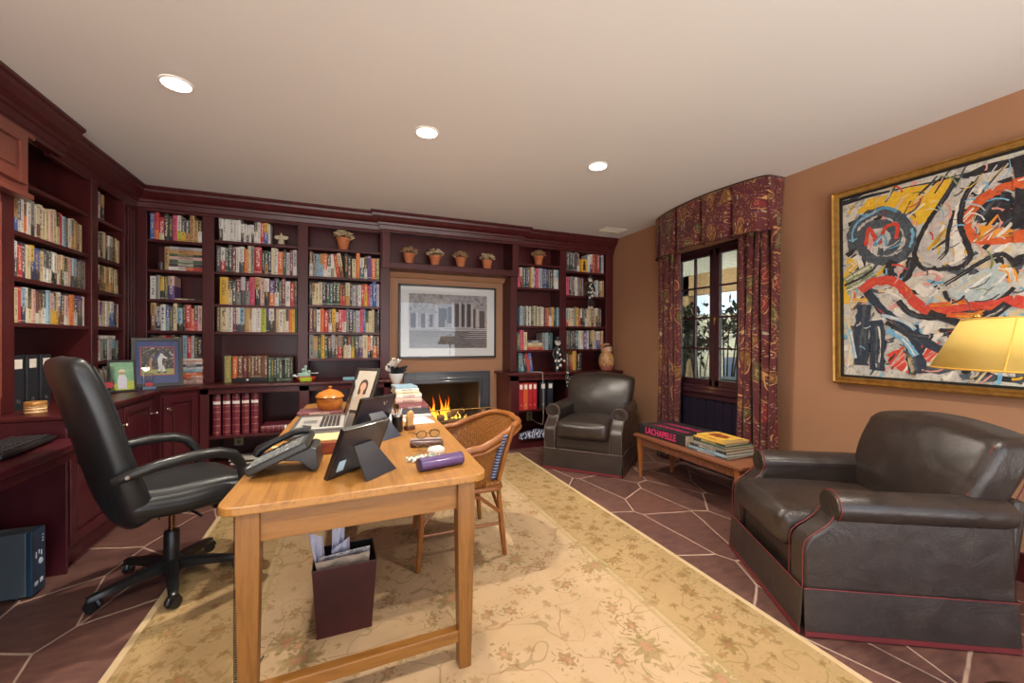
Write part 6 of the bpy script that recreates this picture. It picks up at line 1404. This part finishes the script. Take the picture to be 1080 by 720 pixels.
STROKES = [
('yel', 0, [(0.082, 1.112), (0.157, 1.215), (0.39, 1.22), (0.606, 1.217), (0.613, 1.183), (0.552, 1.087), (0.528, 1.018), (0.427, 0.969), (0.373, 1.064), (0.24, 1.152), (0.115, 1.128)]),
('blk', 0, [(0.002, 1.258), (0.157, 1.233), (0.605, 1.224), (0.828, 1.234), (0.829, 1.099), (0.68, 1.17), (0.621, 1.207), (0.178, 1.251), (0.007, 1.212)]),
('gry', 0, [(0.628, 1.188), (0.68, 1.183), (0.829, 1.18), (0.829, 1.132), (0.694, 1.132), (0.636, 1.143)]),
('blk', 0, [(0.681, 1.004), (0.737, 1.057), (0.829, 1.074), (0.83, 0.851), (0.738, 0.896), (0.678, 0.949)]),
('org', 0.050, [(0.829, 1.087), (0.75, 1.072), (0.681, 1.018), (0.646, 0.931), (0.667, 0.849), (0.738, 0.815), (0.831, 0.805)]),
('yor', 0, [(0.696, 0.903), (0.83, 0.855), (0.83, 0.82), (0.703, 0.86)]),
('gry', 0, [(0.594, 1.148), (0.515, 1.022), (0.452, 0.861), (0.446, 0.762), (0.53, 0.702), (0.596, 0.722), (0.569, 0.877), (0.588, 1.022), (0.629, 1.135)]),
('wht', 0, [(0.648, 1.128), (0.594, 0.999), (0.576, 0.875), (0.605, 0.746), (0.638, 0.756), (0.619, 0.875), (0.631, 1.009), (0.677, 1.118)]),
('yel', 0, [(0.554, 0.963), (0.538, 0.95), (0.516, 0.803), (0.529, 0.774)]),
('blk', 0.026, [(0.613, 1.204), (0.536, 1.07), (0.482, 0.988), (0.424, 0.856), (0.418, 0.767), (0.463, 0.698), (0.546, 0.684), (0.62, 0.686), (0.665, 0.734), (0.647, 0.827), (0.622, 0.938), (0.639, 1.069), (0.683, 1.157)]),
('blk', 0.019, [(0.594, 1.02), (0.57, 0.888), (0.564, 0.792), (0.529, 0.745)]),
('gbl', 0.059, [(0.077, 0.897), (0.072, 1.026), (0.133, 1.098), (0.24, 1.116), (0.346, 1.037), (0.396, 0.92), (0.366, 0.812), (0.281, 0.782), (0.181, 0.813), (0.121, 0.913), (0.133, 0.998), (0.2, 1.037), (0.28, 1.016), (0.322, 0.934), (0.29, 0.851), (0.221, 0.854)]),
('red', 0.022, [(0.151, 0.906), (0.171, 1.018), (0.2, 0.964), (0.229, 0.908), (0.253, 0.98), (0.276, 1.01), (0.327, 1.003), (0.322, 0.915)]),
('blu', 0.017, [(0.105, 1.081), (0.179, 1.11), (0.26, 1.134), (0.327, 1.09)]),
('blu', 0.024, [(0.201, 0.895), (0.251, 0.951), (0.265, 0.857)]),
('yel', 0.041, [(0.039, 0.828), (0.084, 0.781), (0.04, 0.724), (0.034, 0.518)]),
('grn', 0.045, [(0.024, 0.68), (0.107, 0.726), (0.185, 0.763)]),
('grn', 0.041, [(0.033, 0.616), (0.118, 0.649), (0.206, 0.703)]),
('blk', 0.017, [(0.02, 0.649), (0.107, 0.683), (0.193, 0.734)]),
('blk', 0.056, [(0.31, 0.776), (0.281, 0.71), (0.329, 0.643), (0.384, 0.693), (0.407, 0.781)]),
('lbl', 0, [(0.566, 0.523), (0.639, 0.599), (0.711, 0.659), (0.779, 0.677), (0.819, 0.651), (0.793, 0.586), (0.806, 0.526), (0.753, 0.476), (0.654, 0.482)]),
('blk', 0.022, [(0.554, 0.589), (0.631, 0.642), (0.711, 0.7), (0.786, 0.729), (0.831, 0.677)]),
('blk', 0.020, [(0.554, 0.553), (0.578, 0.496), (0.669, 0.466), (0.767, 0.471), (0.832, 0.542)]),
('yor', 0.035, [(0.779, 0.657), (0.816, 0.637), (0.829, 0.571)]),
('pnk', 0.022, [(0.411, 0.666), (0.497, 0.674), (0.546, 0.634)]),
('wht', 0.049, [(0.42, 0.596), (0.481, 0.544), (0.514, 0.573)]),
('red', 0.058, [(0.122, 0.598), (0.202, 0.655), (0.316, 0.634), (0.391, 0.536), (0.461, 0.452), (0.563, 0.435), (0.669, 0.448), (0.753, 0.452), (0.832, 0.472)]),
('wht', 0.047, [(0.263, 0.581), (0.33, 0.538), (0.367, 0.464)]),
('blk', 0.035, [(0.33, 0.514), (0.395, 0.428), (0.498, 0.398), (0.64, 0.41), (0.74, 0.413)]),
('org', 0.026, [(0.481, 0.473), (0.563, 0.474), (0.654, 0.482)]),
('red', 0, [(0.271, 0.161), (0.345, 0.214), (0.39, 0.049), (0.285, 0.085)]),
('red', 0, [(0.417, 0.251), (0.513, 0.233), (0.533, 0.145), (0.466, 0.116)]),
('nvy', 0.086, [(0.144, 0.503), (0.124, 0.283), (0.121, 0.086)]),
('nvy', 0.088, [(0.203, 0.392), (0.217, 0.233), (0.209, 0.056)]),
('nvy', 0.091, [(0.392, 0.352), (0.41, 0.187), (0.429, 0.051)]),
('nvy', 0.051, [(0.157, 0.594), (0.243, 0.462), (0.359, 0.349), (0.483, 0.233), (0.568, 0.185)]),
('lbu', 0.037, [(0.268, 0.329), (0.363, 0.256), (0.418, 0.16)]),
('lbu', 0.023, [(0.24, 0.426), (0.359, 0.379), (0.417, 0.324)]),
('blk', 0.028, [(0.264, 0.377), (0.377, 0.302), (0.482, 0.277)]),
('blk', 0.044, [(0.482, 0.428), (0.625, 0.359), (0.74, 0.389), (0.809, 0.457)]),
('blk', 0.025, [(0.532, 0.32), (0.64, 0.316), (0.754, 0.353)]),
('org', 0.029, [(0.563, 0.409), (0.669, 0.402), (0.712, 0.416)]),
('gbl', 0, [(0.612, 0.063), (0.7, 0.079), (0.769, 0.064), (0.756, 0.029), (0.627, 0.033)]),
('tan', 0.036, [(0.03, 0.414), (0.065, 0.233), (0.05, 0.078)]),
('yel', 0.025, [(0.075, 0.54), (0.161, 0.531)]),
('lbu', 0.021, [(0.053, 0.336), (0.088, 0.131)]),
('blk', 0, [(.83, 1.235), (1.4, 1.24), (1.6, 1.1), (1.55, .9), (1.3, 1.0), (1.0, 1.06), (.83, 1.08)]),
('org', .06, [(.83, .81), (1.0, .83), (1.15, .95), (1.05, 1.06), (.9, 1.09), (.83, 1.088)]), ('blk', 0, [(.83, 1.07), (.95, 1.04), (1.05, .95), (.98, .87), (.83, .85)]),
('yel', 0, [(1.2, .6), (1.55, .75), (1.6, .5), (1.35, .4)]), ('gry', 0, [(.9, .62), (1.1, .7), (1.2, .55), (1.0, .5)]), ('red', .06, [(.83, .47), (1.0, .42), (1.25, .35), (1.55, .42)]), ('blk', .05, [(.82, .67), (1.0, .72), (1.2, .62), (1.3, .8), (1.5, .85)]),
('nvy', .08, [(1.0, .4), (1.05, .2), (1.02, .05)]), ('nvy', .08, [(1.35, .38), (1.32, .2), (1.38, .04)]), ('lbu', .04, [(.85, .38), (1.0, .34), (1.2, .2)]),
]
rnd = random.Random(21); layers = {}
def catmull(p, n=7):
    out = []; q = [p[0]]+list(p)+[p[-1]]
    for i in range(1, len(q)-2):
        for j in range(n):
            u = j/n; a, b, c, d = q[i-1], q[i], q[i+1], q[i+2]
            out.append(tuple(.5*((2*b[k])+(-a[k]+c[k])*u+(2*a[k]-5*b[k]+4*c[k]-d[k])*u*u+(-a[k]+3*b[k]-3*c[k]+d[k])*u**3) for k in (0, 1)))
    return out+[p[-1]]
def clampp(x, y): return min(max(x, .001), PW-.001), min(max(y, .001), PH-.001)
def ribbon(bm, pts, w, z, rag):
    A, B = [], []
    for i, p in enumerate(pts):
        a, b = pts[max(0, i-1)], pts[min(len(pts)-1, i+1)]; d = Vector((b[0]-a[0], b[1]-a[1])); d = d.normalized() if d.length > 1e-6 else Vector((1, 0)); n = Vector((-d.y, d.x))
        w1, w2 = w/2*(1+rnd.uniform(-rag, rag)), w/2*(1+rnd.uniform(-rag, rag)); q = Vector(p)
        A.append(bm.verts.new((*clampp(*(q+n*w1)), z))); B.append(bm.verts.new((*clampp(*(q-n*w2)), z)))
    for i in range(len(pts)-1): face(bm, [A[i], A[i+1], B[i+1], B[i]])
for i in range(420):            # broad underlying dabs
    x, y = rnd.uniform(.02, PW-.02), rnd.uniform(.02, PH-.02); a = rnd.gauss(.9, .6); L = rnd.uniform(.03, .09); k = rnd.choice(('wht', 'wht', 'gry', 'gry', 'lbl', 'tan', 'gbl', 'yel' if y > .7 else 'lbu', 'pnk', 'blk'))
    ribbon(layers.setdefault(k, nb()), [(x+L*u*math.cos(a+.3*u), y+L*u*math.sin(a+.3*u)) for u in (-1, -.5, 0, .5, 1)], rnd.uniform(.012, .035), .02615+i*.0000007, .4)
for i, (k, w, pts) in enumerate(STROKES):
    z = .0265+i*.00012; bm = layers.setdefault(k, nb())
    if w == 0:
        dense = []
        for j in range(len(pts)):
            a, b = pts[j], pts[(j+1) % len(pts)]
            for u in (0, .25, .5, .75): dense.append(clampp(a[0]+(b[0]-a[0])*u+rnd.uniform(-.008, .008), a[1]+(b[1]-a[1])*u+rnd.uniform(-.008, .008)))
        face(bm, [bm.verts.new((*p, z)) for p in dense])
        c = Vector((sum(p[0] for p in pts)/len(pts), sum(p[1] for p in pts)/len(pts)))
        for j in range(7):      # drier strokes dragged over the patch
            o = Vector(rnd.choice(pts)).lerp(c, rnd.uniform(.3, .9)); a = rnd.uniform(.6, 1.2); L = rnd.uniform(.03, .09); kk = rnd.choice(('wht', k, k, 'tan', 'blk', 'pnk') if k not in ('blk', 'nvy') else ('gbl', 'gbl', 'blk'))
            ribbon(layers.setdefault(kk, nb()), [(o.x+L*u*math.cos(a), o.y+L*u*math.sin(a)) for u in (-1, -.3, .4, 1)], rnd.uniform(.006, .014), z+.00006, .5)
    else:
        sp = catmull(pts); ribbon(bm, sp, w, z, .18)
        for j in range(4 if w > .02 else 1):
            o = rnd.uniform(-.55, .55)*w; i0 = rnd.randint(0, max(0, len(sp)-7)); seg = sp[i0:i0+rnd.randint(5, 14)]
            kk = {'blk': 'gbl', 'nvy': 'gbl', 'gbl': 'lbu', 'red': 'org', 'org': 'yor', 'yel': 'wht', 'wht': 'gry'}.get(k, 'wht')
            if rnd.random() < .2: kk = rnd.choice(('wht', 'red', 'lbu', 'tan'))
            if len(seg) > 3: ribbon(layers.setdefault(kk, nb()), [(x+o*.6, y+o*.6) for x, y in seg], w*rnd.uniform(.1, .25), z+.00007, .5)
for i in range(260):            # loose dabs over the whole canvas
    x, y = rnd.uniform(.02, PW-.02), rnd.uniform(.02, PH-.02); a = rnd.uniform(0, PI); L = rnd.uniform(.012, .06); k = rnd.choice(('wht', 'gry', 'blk', 'tan', 'lbl', 'red', 'yel', 'gbl', 'gbl', 'lbu', 'pnk', 'grn'))
    ribbon(layers.setdefault(k, nb()), [(x+L*u*math.cos(a+.3*u), y+L*u*math.sin(a+.3*u)) for u in (-1, -.4, .3, 1)], rnd.uniform(.003, .010), .0266+rnd.uniform(0, .005), .5)
cmats = [CANV]
for k, bm in layers.items():
    put(bm); cmats.append(paint(k)); tmp = bpy.data.meshes.new('tmp')
    for f_ in bm.faces: f_.material_index = len(cmats)-1
    bm.to_mesh(tmp); bm.free(); cbm.from_mesh(tmp); bpy.data.meshes.remove(tmp)
obj('canvas', cbm, cmats, pt_, norm=False)

# ================================================================== BLACK AND WHITE PHOTOGRAPH OVER THE FIRE
ph = thing('framed_photograph', 'black and white photograph of old temple ruins in a thin dark frame over the fireplace', 'picture', (1.172, YB-.001, 1.06))
W_, H_ = 1.195, .87
bm = nb()
for a in ((-W_/2, -W_/2+.022, 0, H_), (W_/2-.022, W_/2, 0, H_), (-W_/2, W_/2, 0, .022), (-W_/2, W_/2, H_-.022, H_)): box(bm, a[0], a[1], -.04, 0, a[2], a[3])
obj('frame', bm, P('dark_thin_frame', '#1d1716', .35, coat=.2), ph, bev=.002)
bm = nb(); box(bm, -W_/2+.02, W_/2-.02, -.022, -.002, .02, H_-.02); obj('mat', bm, P('mat_board', '#d3d5d6', .75), ph)
t = NT('grey_print'); g = t.coord('Object', (1, 1, 1)); n1 = t.noise(g, 22, 7, .75, .8); z = t.sep(g)[2]
t.base(t.mix(t.ramp(n1.outputs[0], [(.32, 0.0), (.68, 1.0)]), '#3a393d', '#b7b6ba')); GP = t.surf(.5)
t = NT('water_print'); g = t.coord('Object', (5, 1, 40)); n1 = t.noise(g, 3, 6, .7, .6); t.base(t.ramp(n1.outputs[0], [(.35, '#2e2d31'), (.6, '#6b6a70'), (.72, '#b4b3b8')])); WP = t.surf(.5)
GD = P('print_dark', '#232226', .5, var='#333237', vs=40); GM = P('print_mid', '#77767b', .5, var='#96959a', vs=50); GL_ = P('print_light', '#b9b8bc', .5, var='#98979c', vs=60)
bm = nb(); x0, x1, z0, z1 = -.478, .478, .12, .766; Y_ = -.0228
def q4(a, b, c, d, mi, k): face(bm, [bm.verts.new((x, Y_-k*.00012, z)) for x, z in ((a, c), (b, c), (b, d), (a, d))], mi)
q4(x0, x1, z0, z1, 0, 0); q4(x0, x1, z0, .33, 1, 1); q4(x0, x1, .33, .37, 4, 2)
for a, b, c, d in ((-.46, -.40, .36, .53), (-.34, -.29, .36, .53), (-.24, -.20, .37, .52), (-.13, -.03, .37, .60), (.06, .12, .38, .66), (.15, .19, .38, .66), (.22, .27, .38, .66), (.38, .45, .36, .58), (-.02, .03, .42, .62), (.30, .33, .36, .60)): q4(a, b, c, d, 2, 3)
for a, b, c, d in ((-.40, -.375, .35, .55), (-.29, -.27, .35, .54), (-.17, -.14, .36, .64), (.03, .06, .37, .68), (.12, .145, .37, .68), (.19, .215, .37, .68), (.27, .30, .37, .68), (.34, .37, .36, .62)): q4(a, b, c, d, 4, 4)
for a, b, c, d in ((-.478, -.14, .54, .565), (.02, .31, .68, .705), (-.15, .0, .63, .65), (.31, .478, .60, .625), (-.08, .34, .345, .36), (-.478, -.1, .335, .35)): q4(a, b, c, d, 3, 5)
for k in range(12): q4(.30-.01*k, .478, .37-.012*k, .376-.012*k, 4 if k % 2 else 2, 5)
q4(-.052, -.038, .36, .44, 4, 6); q4(-.05, -.04, .44, .46, 4, 6)
obj('photograph', bm, [GP, WP, GD, GM, GL_], ph, norm=False)
bm = nb(); box(bm, -W_/2+.02, W_/2-.02, -.030, -.028, .02, H_-.02); obj('glazing', bm, glassy('frame_glass', '#ffffff', .045), ph)

# ================================================================== CURTAINS AND PELMET
t = NT('paisley_cloth'); u = t.n('TexCoord'); mp = t.n('Mapping'); mp.inputs['Scale'].default_value = (1.15, .8, 1); t.lk(u.outputs['UV'], mp.inputs['Vector']); m = mp.outputs[0]
wn = t.noise(m, 3.2, 2); w = t.n('VectorMath', operation='MULTIPLY_ADD'); t.lk(wn.outputs['Color'], w.inputs[0]); w.inputs[1].default_value = (.34, .34, 0); t.lk(m, w.inputs[2])
def vor(scale, feat='F1'):
    x = t.n('TexVoronoi', feature=feat, voronoi_dimensions='2D'); x.inputs['Scale'].default_value = scale; t.lk(w.outputs[0], x.inputs['Vector']); return x
v1 = vor(4.2); v2 = vor(9.5); v3 = vor(34)
ground = t.ramp(t.noise(m, 6, 3).outputs[0], [(.3, '#4c1c22'), (.55, '#602a2c'), (.75, '#552738')])
def bandm(x, a, b): return t.math('MULTIPLY', t.math('GREATER_THAN', x, a), t.math('LESS_THAN', x, b))
d1 = v1.outputs['Distance']; d2 = v2.outputs['Distance']; ang = t.noise(m, 12, 3)
c = t.mix(t.math('MULTIPLY', t.math('LESS_THAN', d1, .22), .75), ground, t.ramp(t.sep(v1.outputs['Color'])[0], [(0, '#7d5426'), (.4, '#5b5a34'), (.7, '#83282c')], 'CONSTANT'))
c = t.mix(t.math('MULTIPLY', bandm(d1, .27, .30), t.math('GREATER_THAN', ang.outputs[0], .45)), c, '#b98a58')
c = t.mix(t.math('MULTIPLY', bandm(d1, .10, .125), .7), c, '#b98d5c')
c = t.mix(t.math('MULTIPLY', bandm(d2, .21, .24), t.math('GREATER_THAN', ang.outputs[0], .5)), c, '#a8774a')
c = t.mix(t.math('MULTIPLY', t.math('LESS_THAN', d2, .07), .8), c, '#a8a58a')
c = t.mix(t.math('MULTIPLY', t.math('LESS_THAN', v3.outputs['Distance'], .17), .5), c, '#b08656')
t.base(c); t.bump(t.noise(m, 160, 2).outputs[0], .15, .003); PAIS = t.surf(.75, 0, .25); t.b.inputs['Sheen Weight'].default_value = .15
LIN = P('curtain_lining', '#cfc4b4', .9)
def curtain(label, y0, y1, folds, ph_, amp, xc):
    W = (y1-y0); bm = nb(); n = folds*14
    def fn(u, v):
        y = y1-(y1-y0)*u; a = 2*PI*folds*u+ph_; k = .75+.35*v
        return (xc+amp*k*math.sin(a)+.012*math.sin(a*.5+1), y+.018*math.sin(2*a)*k+.01*math.sin(7*v+a*.3), 2.30-2.285*v)
    surf(bm, fn, n, 24, uvs=(W*1.7, 2.3)); o = obj('curtain', bm, PAIS, smooth=True, sharp=0, solid=.005); tag(o, label, 'curtain', 'paisley curtains'); return o
curtain('burgundy paisley curtain hanging at the left side of the window', 3.36, 3.69, 4, .3, .032, 3.245)
curtain('burgundy paisley curtain hanging at the right side of the window', 2.29, 2.66, 5, 1.2, .036, 3.235)
# bowed box-pleated pelmet
pv = thing('pelmet', 'bowed box-pleated paisley pelmet with nailhead trim above the window', 'pelmet', (0, 0, 0))
PB = [(3.35, 3.80), (3.24, 3.72), (3.155, 3.52), (3.10, 3.27), (3.07, 3.0), (3.075, 2.75), (3.11, 2.52), (3.165, 2.36), (3.25, 2.335), (3.35, 2.33)]
path = catmull(PB, 14); cum = [0]
for a, b in zip(path, path[1:]): cum.append(cum[-1]+math.hypot(b[0]-a[0], b[1]-a[1]))
TOT = cum[-1]
def along(s):
    s = max(0, min(TOT, s))
    for i in range(len(cum)-1):
        if cum[i+1] >= s: f = (s-cum[i])/max(1e-9, cum[i+1]-cum[i]); a, b = path[i], path[i+1]; p = Vector((a[0]+(b[0]-a[0])*f, a[1]+(b[1]-a[1])*f)); d = Vector((b[0]-a[0], b[1]-a[1])).normalized(); return p, Vector((d.y, -d.x)) if False else Vector((-abs(d.y), d.x*(1 if d.y < 0 else -1)))
    return Vector(path[-1]), Vector((-1, 0))
PLE = [.27, .61, .95, 1.26, 1.535]; PT, PBm = 2.622, 2.175
def pel(u, v):
    s = u*TOT; p, n = along(s); n = n.normalized() if n.length else Vector((-1, 0)); z = PT+(PBm-PT)*v
    near = min(abs(s-q) for q in PLE); dip = -.10*math.exp(-(near/(.010+.016*v))**2)*(.35+.65*v); flare = .028*v
    q = p+n*(flare+dip); return (q.x, q.y, z+.008*math.sin(s*9)*v)
bm = nb(); surf(bm, pel, 360, 12, uvs=(TOT*1.25, .52)); obj('pleated_cloth', bm, PAIS, pv, smooth=True, sharp=0, solid=.004)
bm = nb()
for i in range(48):
    p, n = along((i+.5)/48*TOT); q = p+n*.005; ball(bm, (q.x, q.y, PT-.012), .0055, 0, 8, 5)
obj('nailheads', bm, BRASS, pv, smooth=True)
bm = nb(); tube(bm, [(*(along(i/60*TOT)[0]+along(i/60*TOT)[1]*.002), PT) for i in range(61)], .006, 6); tube(bm, [pel(i/150, 1.0) for i in range(151)], .004, 6); obj('piping', bm, P('dark_red_braid', '#3f141b', .7), pv, smooth=True)
bm = nb(); poly = [path[i] for i in range(0, len(path), 4)]+[path[-1]]; prism(bm, poly, 'z', PT-.03, PT-.01); obj('pelmet_board', bm, MAHOG, pv)

# ================================================================== FLOOR LAMP BESIDE THE NEAR ARMCHAIR
LX, LY = 2.21, .625
lm = thing('floor_lamp', 'floor lamp with a wide yellow paper shade in front of the painting', 'lamp', (LX, LY, 0))
LB2 = P('lamp_bronze', '#5b4226', .35, .7)
bm = nb(); lathe(bm, [(0, 0), (.14, 0), (.142, .012), (.11, .022), (.03, .035), (.014, .06), (0, .06)], n=32); obj('base', bm, LB2, lm, smooth=True)
bm = nb(); cyl(bm, (0, 0, .05), (0, 0, 1.22), .011); lathe(bm, [(0, 1.15), (.02, 1.15), (.02, 1.22), (0, 1.22)], n=14); obj('pole', bm, LB2, lm, smooth=True)
t = NT('yellow_shade'); v = t.coord('Object'); t.base(t.ramp(t.noise(v, 8, 3).outputs[0], [(.3, '#c2a455'), (.7, '#cbaf62')])); t.bump(t.noise(v, 120, 2).outputs[0], .1, .003); SHD = t.surf(.75, 0, .2)
SH0, SH1, RB, RT, n = 1.185, 1.36, .28, .20, 48
bm = nb(); loft(bm, [[(r*math.cos(2*PI*j/n), r*math.sin(2*PI*j/n), z) for j in range(n)] for r, z in ((RB, SH0), (RT, SH1))], False); sh = obj('shade', bm, SHD, lm, smooth=True, solid=.003)
bm = nb(); tube(bm, [(RB*math.cos(2*PI*j/n), RB*math.sin(2*PI*j/n), SH0) for j in range(n)], .0035, 6, closed=True); tube(bm, [(RT*math.cos(2*PI*j/n), RT*math.sin(2*PI*j/n), SH1) for j in range(n)], .003, 6, closed=True)
sa = math.atan2(-LY, -LX)-.30; c_, s_ = math.cos(sa), math.sin(sa); tube(bm, [((RB+.001)*c_, (RB+.001)*s_, SH0), ((RT+.001)*c_, (RT+.001)*s_, SH1)], .0025, 6); obj('shade_trim', bm, P('shade_trim', '#c79a3c', .7), sh, smooth=True)
bm = nb()
for k in range(3): a = k*2*PI/3+1.75; tube(bm, [(0, 0, 1.2), (0, 0, SH1-.02), (RT*math.cos(a), RT*math.sin(a), SH1-.002)], .0025, 5)
a = 1.75; ball(bm, (RT*.8*math.cos(a), RT*.8*math.sin(a), SH1+.012), .012, 0, 12, 8); obj('spider', bm, BRASS, lm, smooth=True)

# ================================================================== OUTSIDE THE WINDOW
bm = nb(); box(bm, XR+.14, 9.5, -2, 9.5, -.14, -.02); struct('ground', bm, P('patio_stone', '#8d857a', .8, var='#a19889', vs=3))
bm = nb(); box(bm, XR+.14, 6.3, -1, 9.5, 2.55, 2.62)
for k in range(26): box(bm, XR+.16+k*.12, XR+.165+k*.12, -1, 9.5, 2.535, 2.55)
struct('trim_5', bm, P('porch_boards', '#d2ccbe', .7))
bm = nb(); box(bm, 6.2, 6.35, -1, 9.5, 2.15, 2.55); box(bm, 6.2, 6.35, 6.2, 6.4, -.02, 2.55); box(bm, 6.2, 6.35, 2.8, 3.0, -.02, 2.55); struct('trim_6', bm, P('porch_beam', '#b89468', .7, var='#a98558', vs=3))
bm = nb(); box(bm, 9.2, 9.4, -2, 9.5, -.02, 2.0); struct('trim_7', bm, P('garden_wall', '#c3b79c', .85, var='#b0a68c', vs=2))
LEAF = P('dark_leaf', '#22301f', .5, var='#31452a', vs=20); STEM = P('plant_stem', '#3a3a2c', .8)
def plant(label, x, y, h, seed, cr):
    rnd = random.Random(seed); th = thing('garden_plant', label, 'plant', (x, y, -.02))
    bm = nb(); lathe(bm, [(0, 0), (.14, 0), (.19, .32), (.2, .34), (.17, .34), (.16, .3), (0, .3)], n=20); obj('pot', bm, P('grey_planter', '#6c6a66', .7), th, smooth=True)
    bs, bl = nb(), nb(); 
    for i in range(9):
        a = rnd.uniform(0, 6.28); t_ = Vector((cr*.7*math.cos(a), cr*.7*math.sin(a), h*rnd.uniform(.8, 1))); tube(bs, [(0.03*math.cos(a), .03*math.sin(a), .3), t_*.55+Vector((0, 0, .1)), t_], [.014, .011, .006], 6)
        for j in range(42):
            p = t_+Vector((rnd.gauss(0, cr*.4), rnd.gauss(0, cr*.4), rnd.gauss(0, cr*.42))); d = Vector((rnd.uniform(-1, 1), rnd.uniform(-1, 1), rnd.uniform(-.8, .5))).normalized(); s = d.cross(Vector((0, 0, 1))).normalized()*rnd.uniform(.02, .035); L = rnd.uniform(.09, .17)
            face(bl, [bl.verts.new(q) for q in (p, p+d*L*.45+s, p+d*L, p+d*L*.45-s)])
    obj('stems', bs, STEM, th, smooth=True); obj('leaves', bl, LEAF, th, norm=False)
plant('tall dark leafed potted plant outside seen through the left sash', 4.55, 4.72, 1.75, 1, .26)
plant('bushy dark potted plant outside seen through the right sash', 4.40, 3.80, 1.62, 2, .26)
plant('low dark potted plant outside near the middle of the window', 5.75, 5.5, 1.45, 3, .25)
BLU = P('blue_canvas', '#8fa9cf', .8, var='#a3b9da', vs=6); TEK = P('white_frame', '#cfd2d0', .5)
def lounge(label, x, y, rz):
    th = thing('garden_chair', label, 'garden chair', (x, y, -.02), rz)
    for sx in (-.27, .27):
        bm = nb(); tube(bm, [(sx, -.28, 0), (sx, -.25, .58), (sx, .22, .60), (sx, .32, .0)], .018, 8); obj('leg', bm, TEK, th, smooth=True)
    bm = nb(); rbox(bm, (0, -.02, .42), (.27, .27, .05), .04, 4); obj('seat', bm, BLU, th, smooth=True)
    bm = nb(); rbox(bm, (0, .27, .74), (.27, .05, .32), .045, 4, f=lambda p: (p[0], p[1]+.18*(p[2]+.32), p[2])); obj('backrest', bm, BLU, th, smooth=True)
lounge('pale blue garden chair outside beyond the left sash', 5.35, 6.3, 2.6); lounge('pale blue garden chair outside beyond the right sash', 5.7, 4.55, 2.2)
th = thing('barbecue', 'black covered barbecue outside the right sash of the window', 'barbecue', (3.95, 3.32, -.02))
bm = nb(); rbox(bm, (0, 0, .72), (.22, .3, .17), .06, 4); obj('lid', bm, BLACKP, th, smooth=True)
for sx in (-.17, .17):
    for sy in (-.24, .24):
        bm = nb(); cyl(bm, (sx, sy, 0), (sx, sy, .6), .02); obj('leg', bm, BLACKP, th, smooth=True)
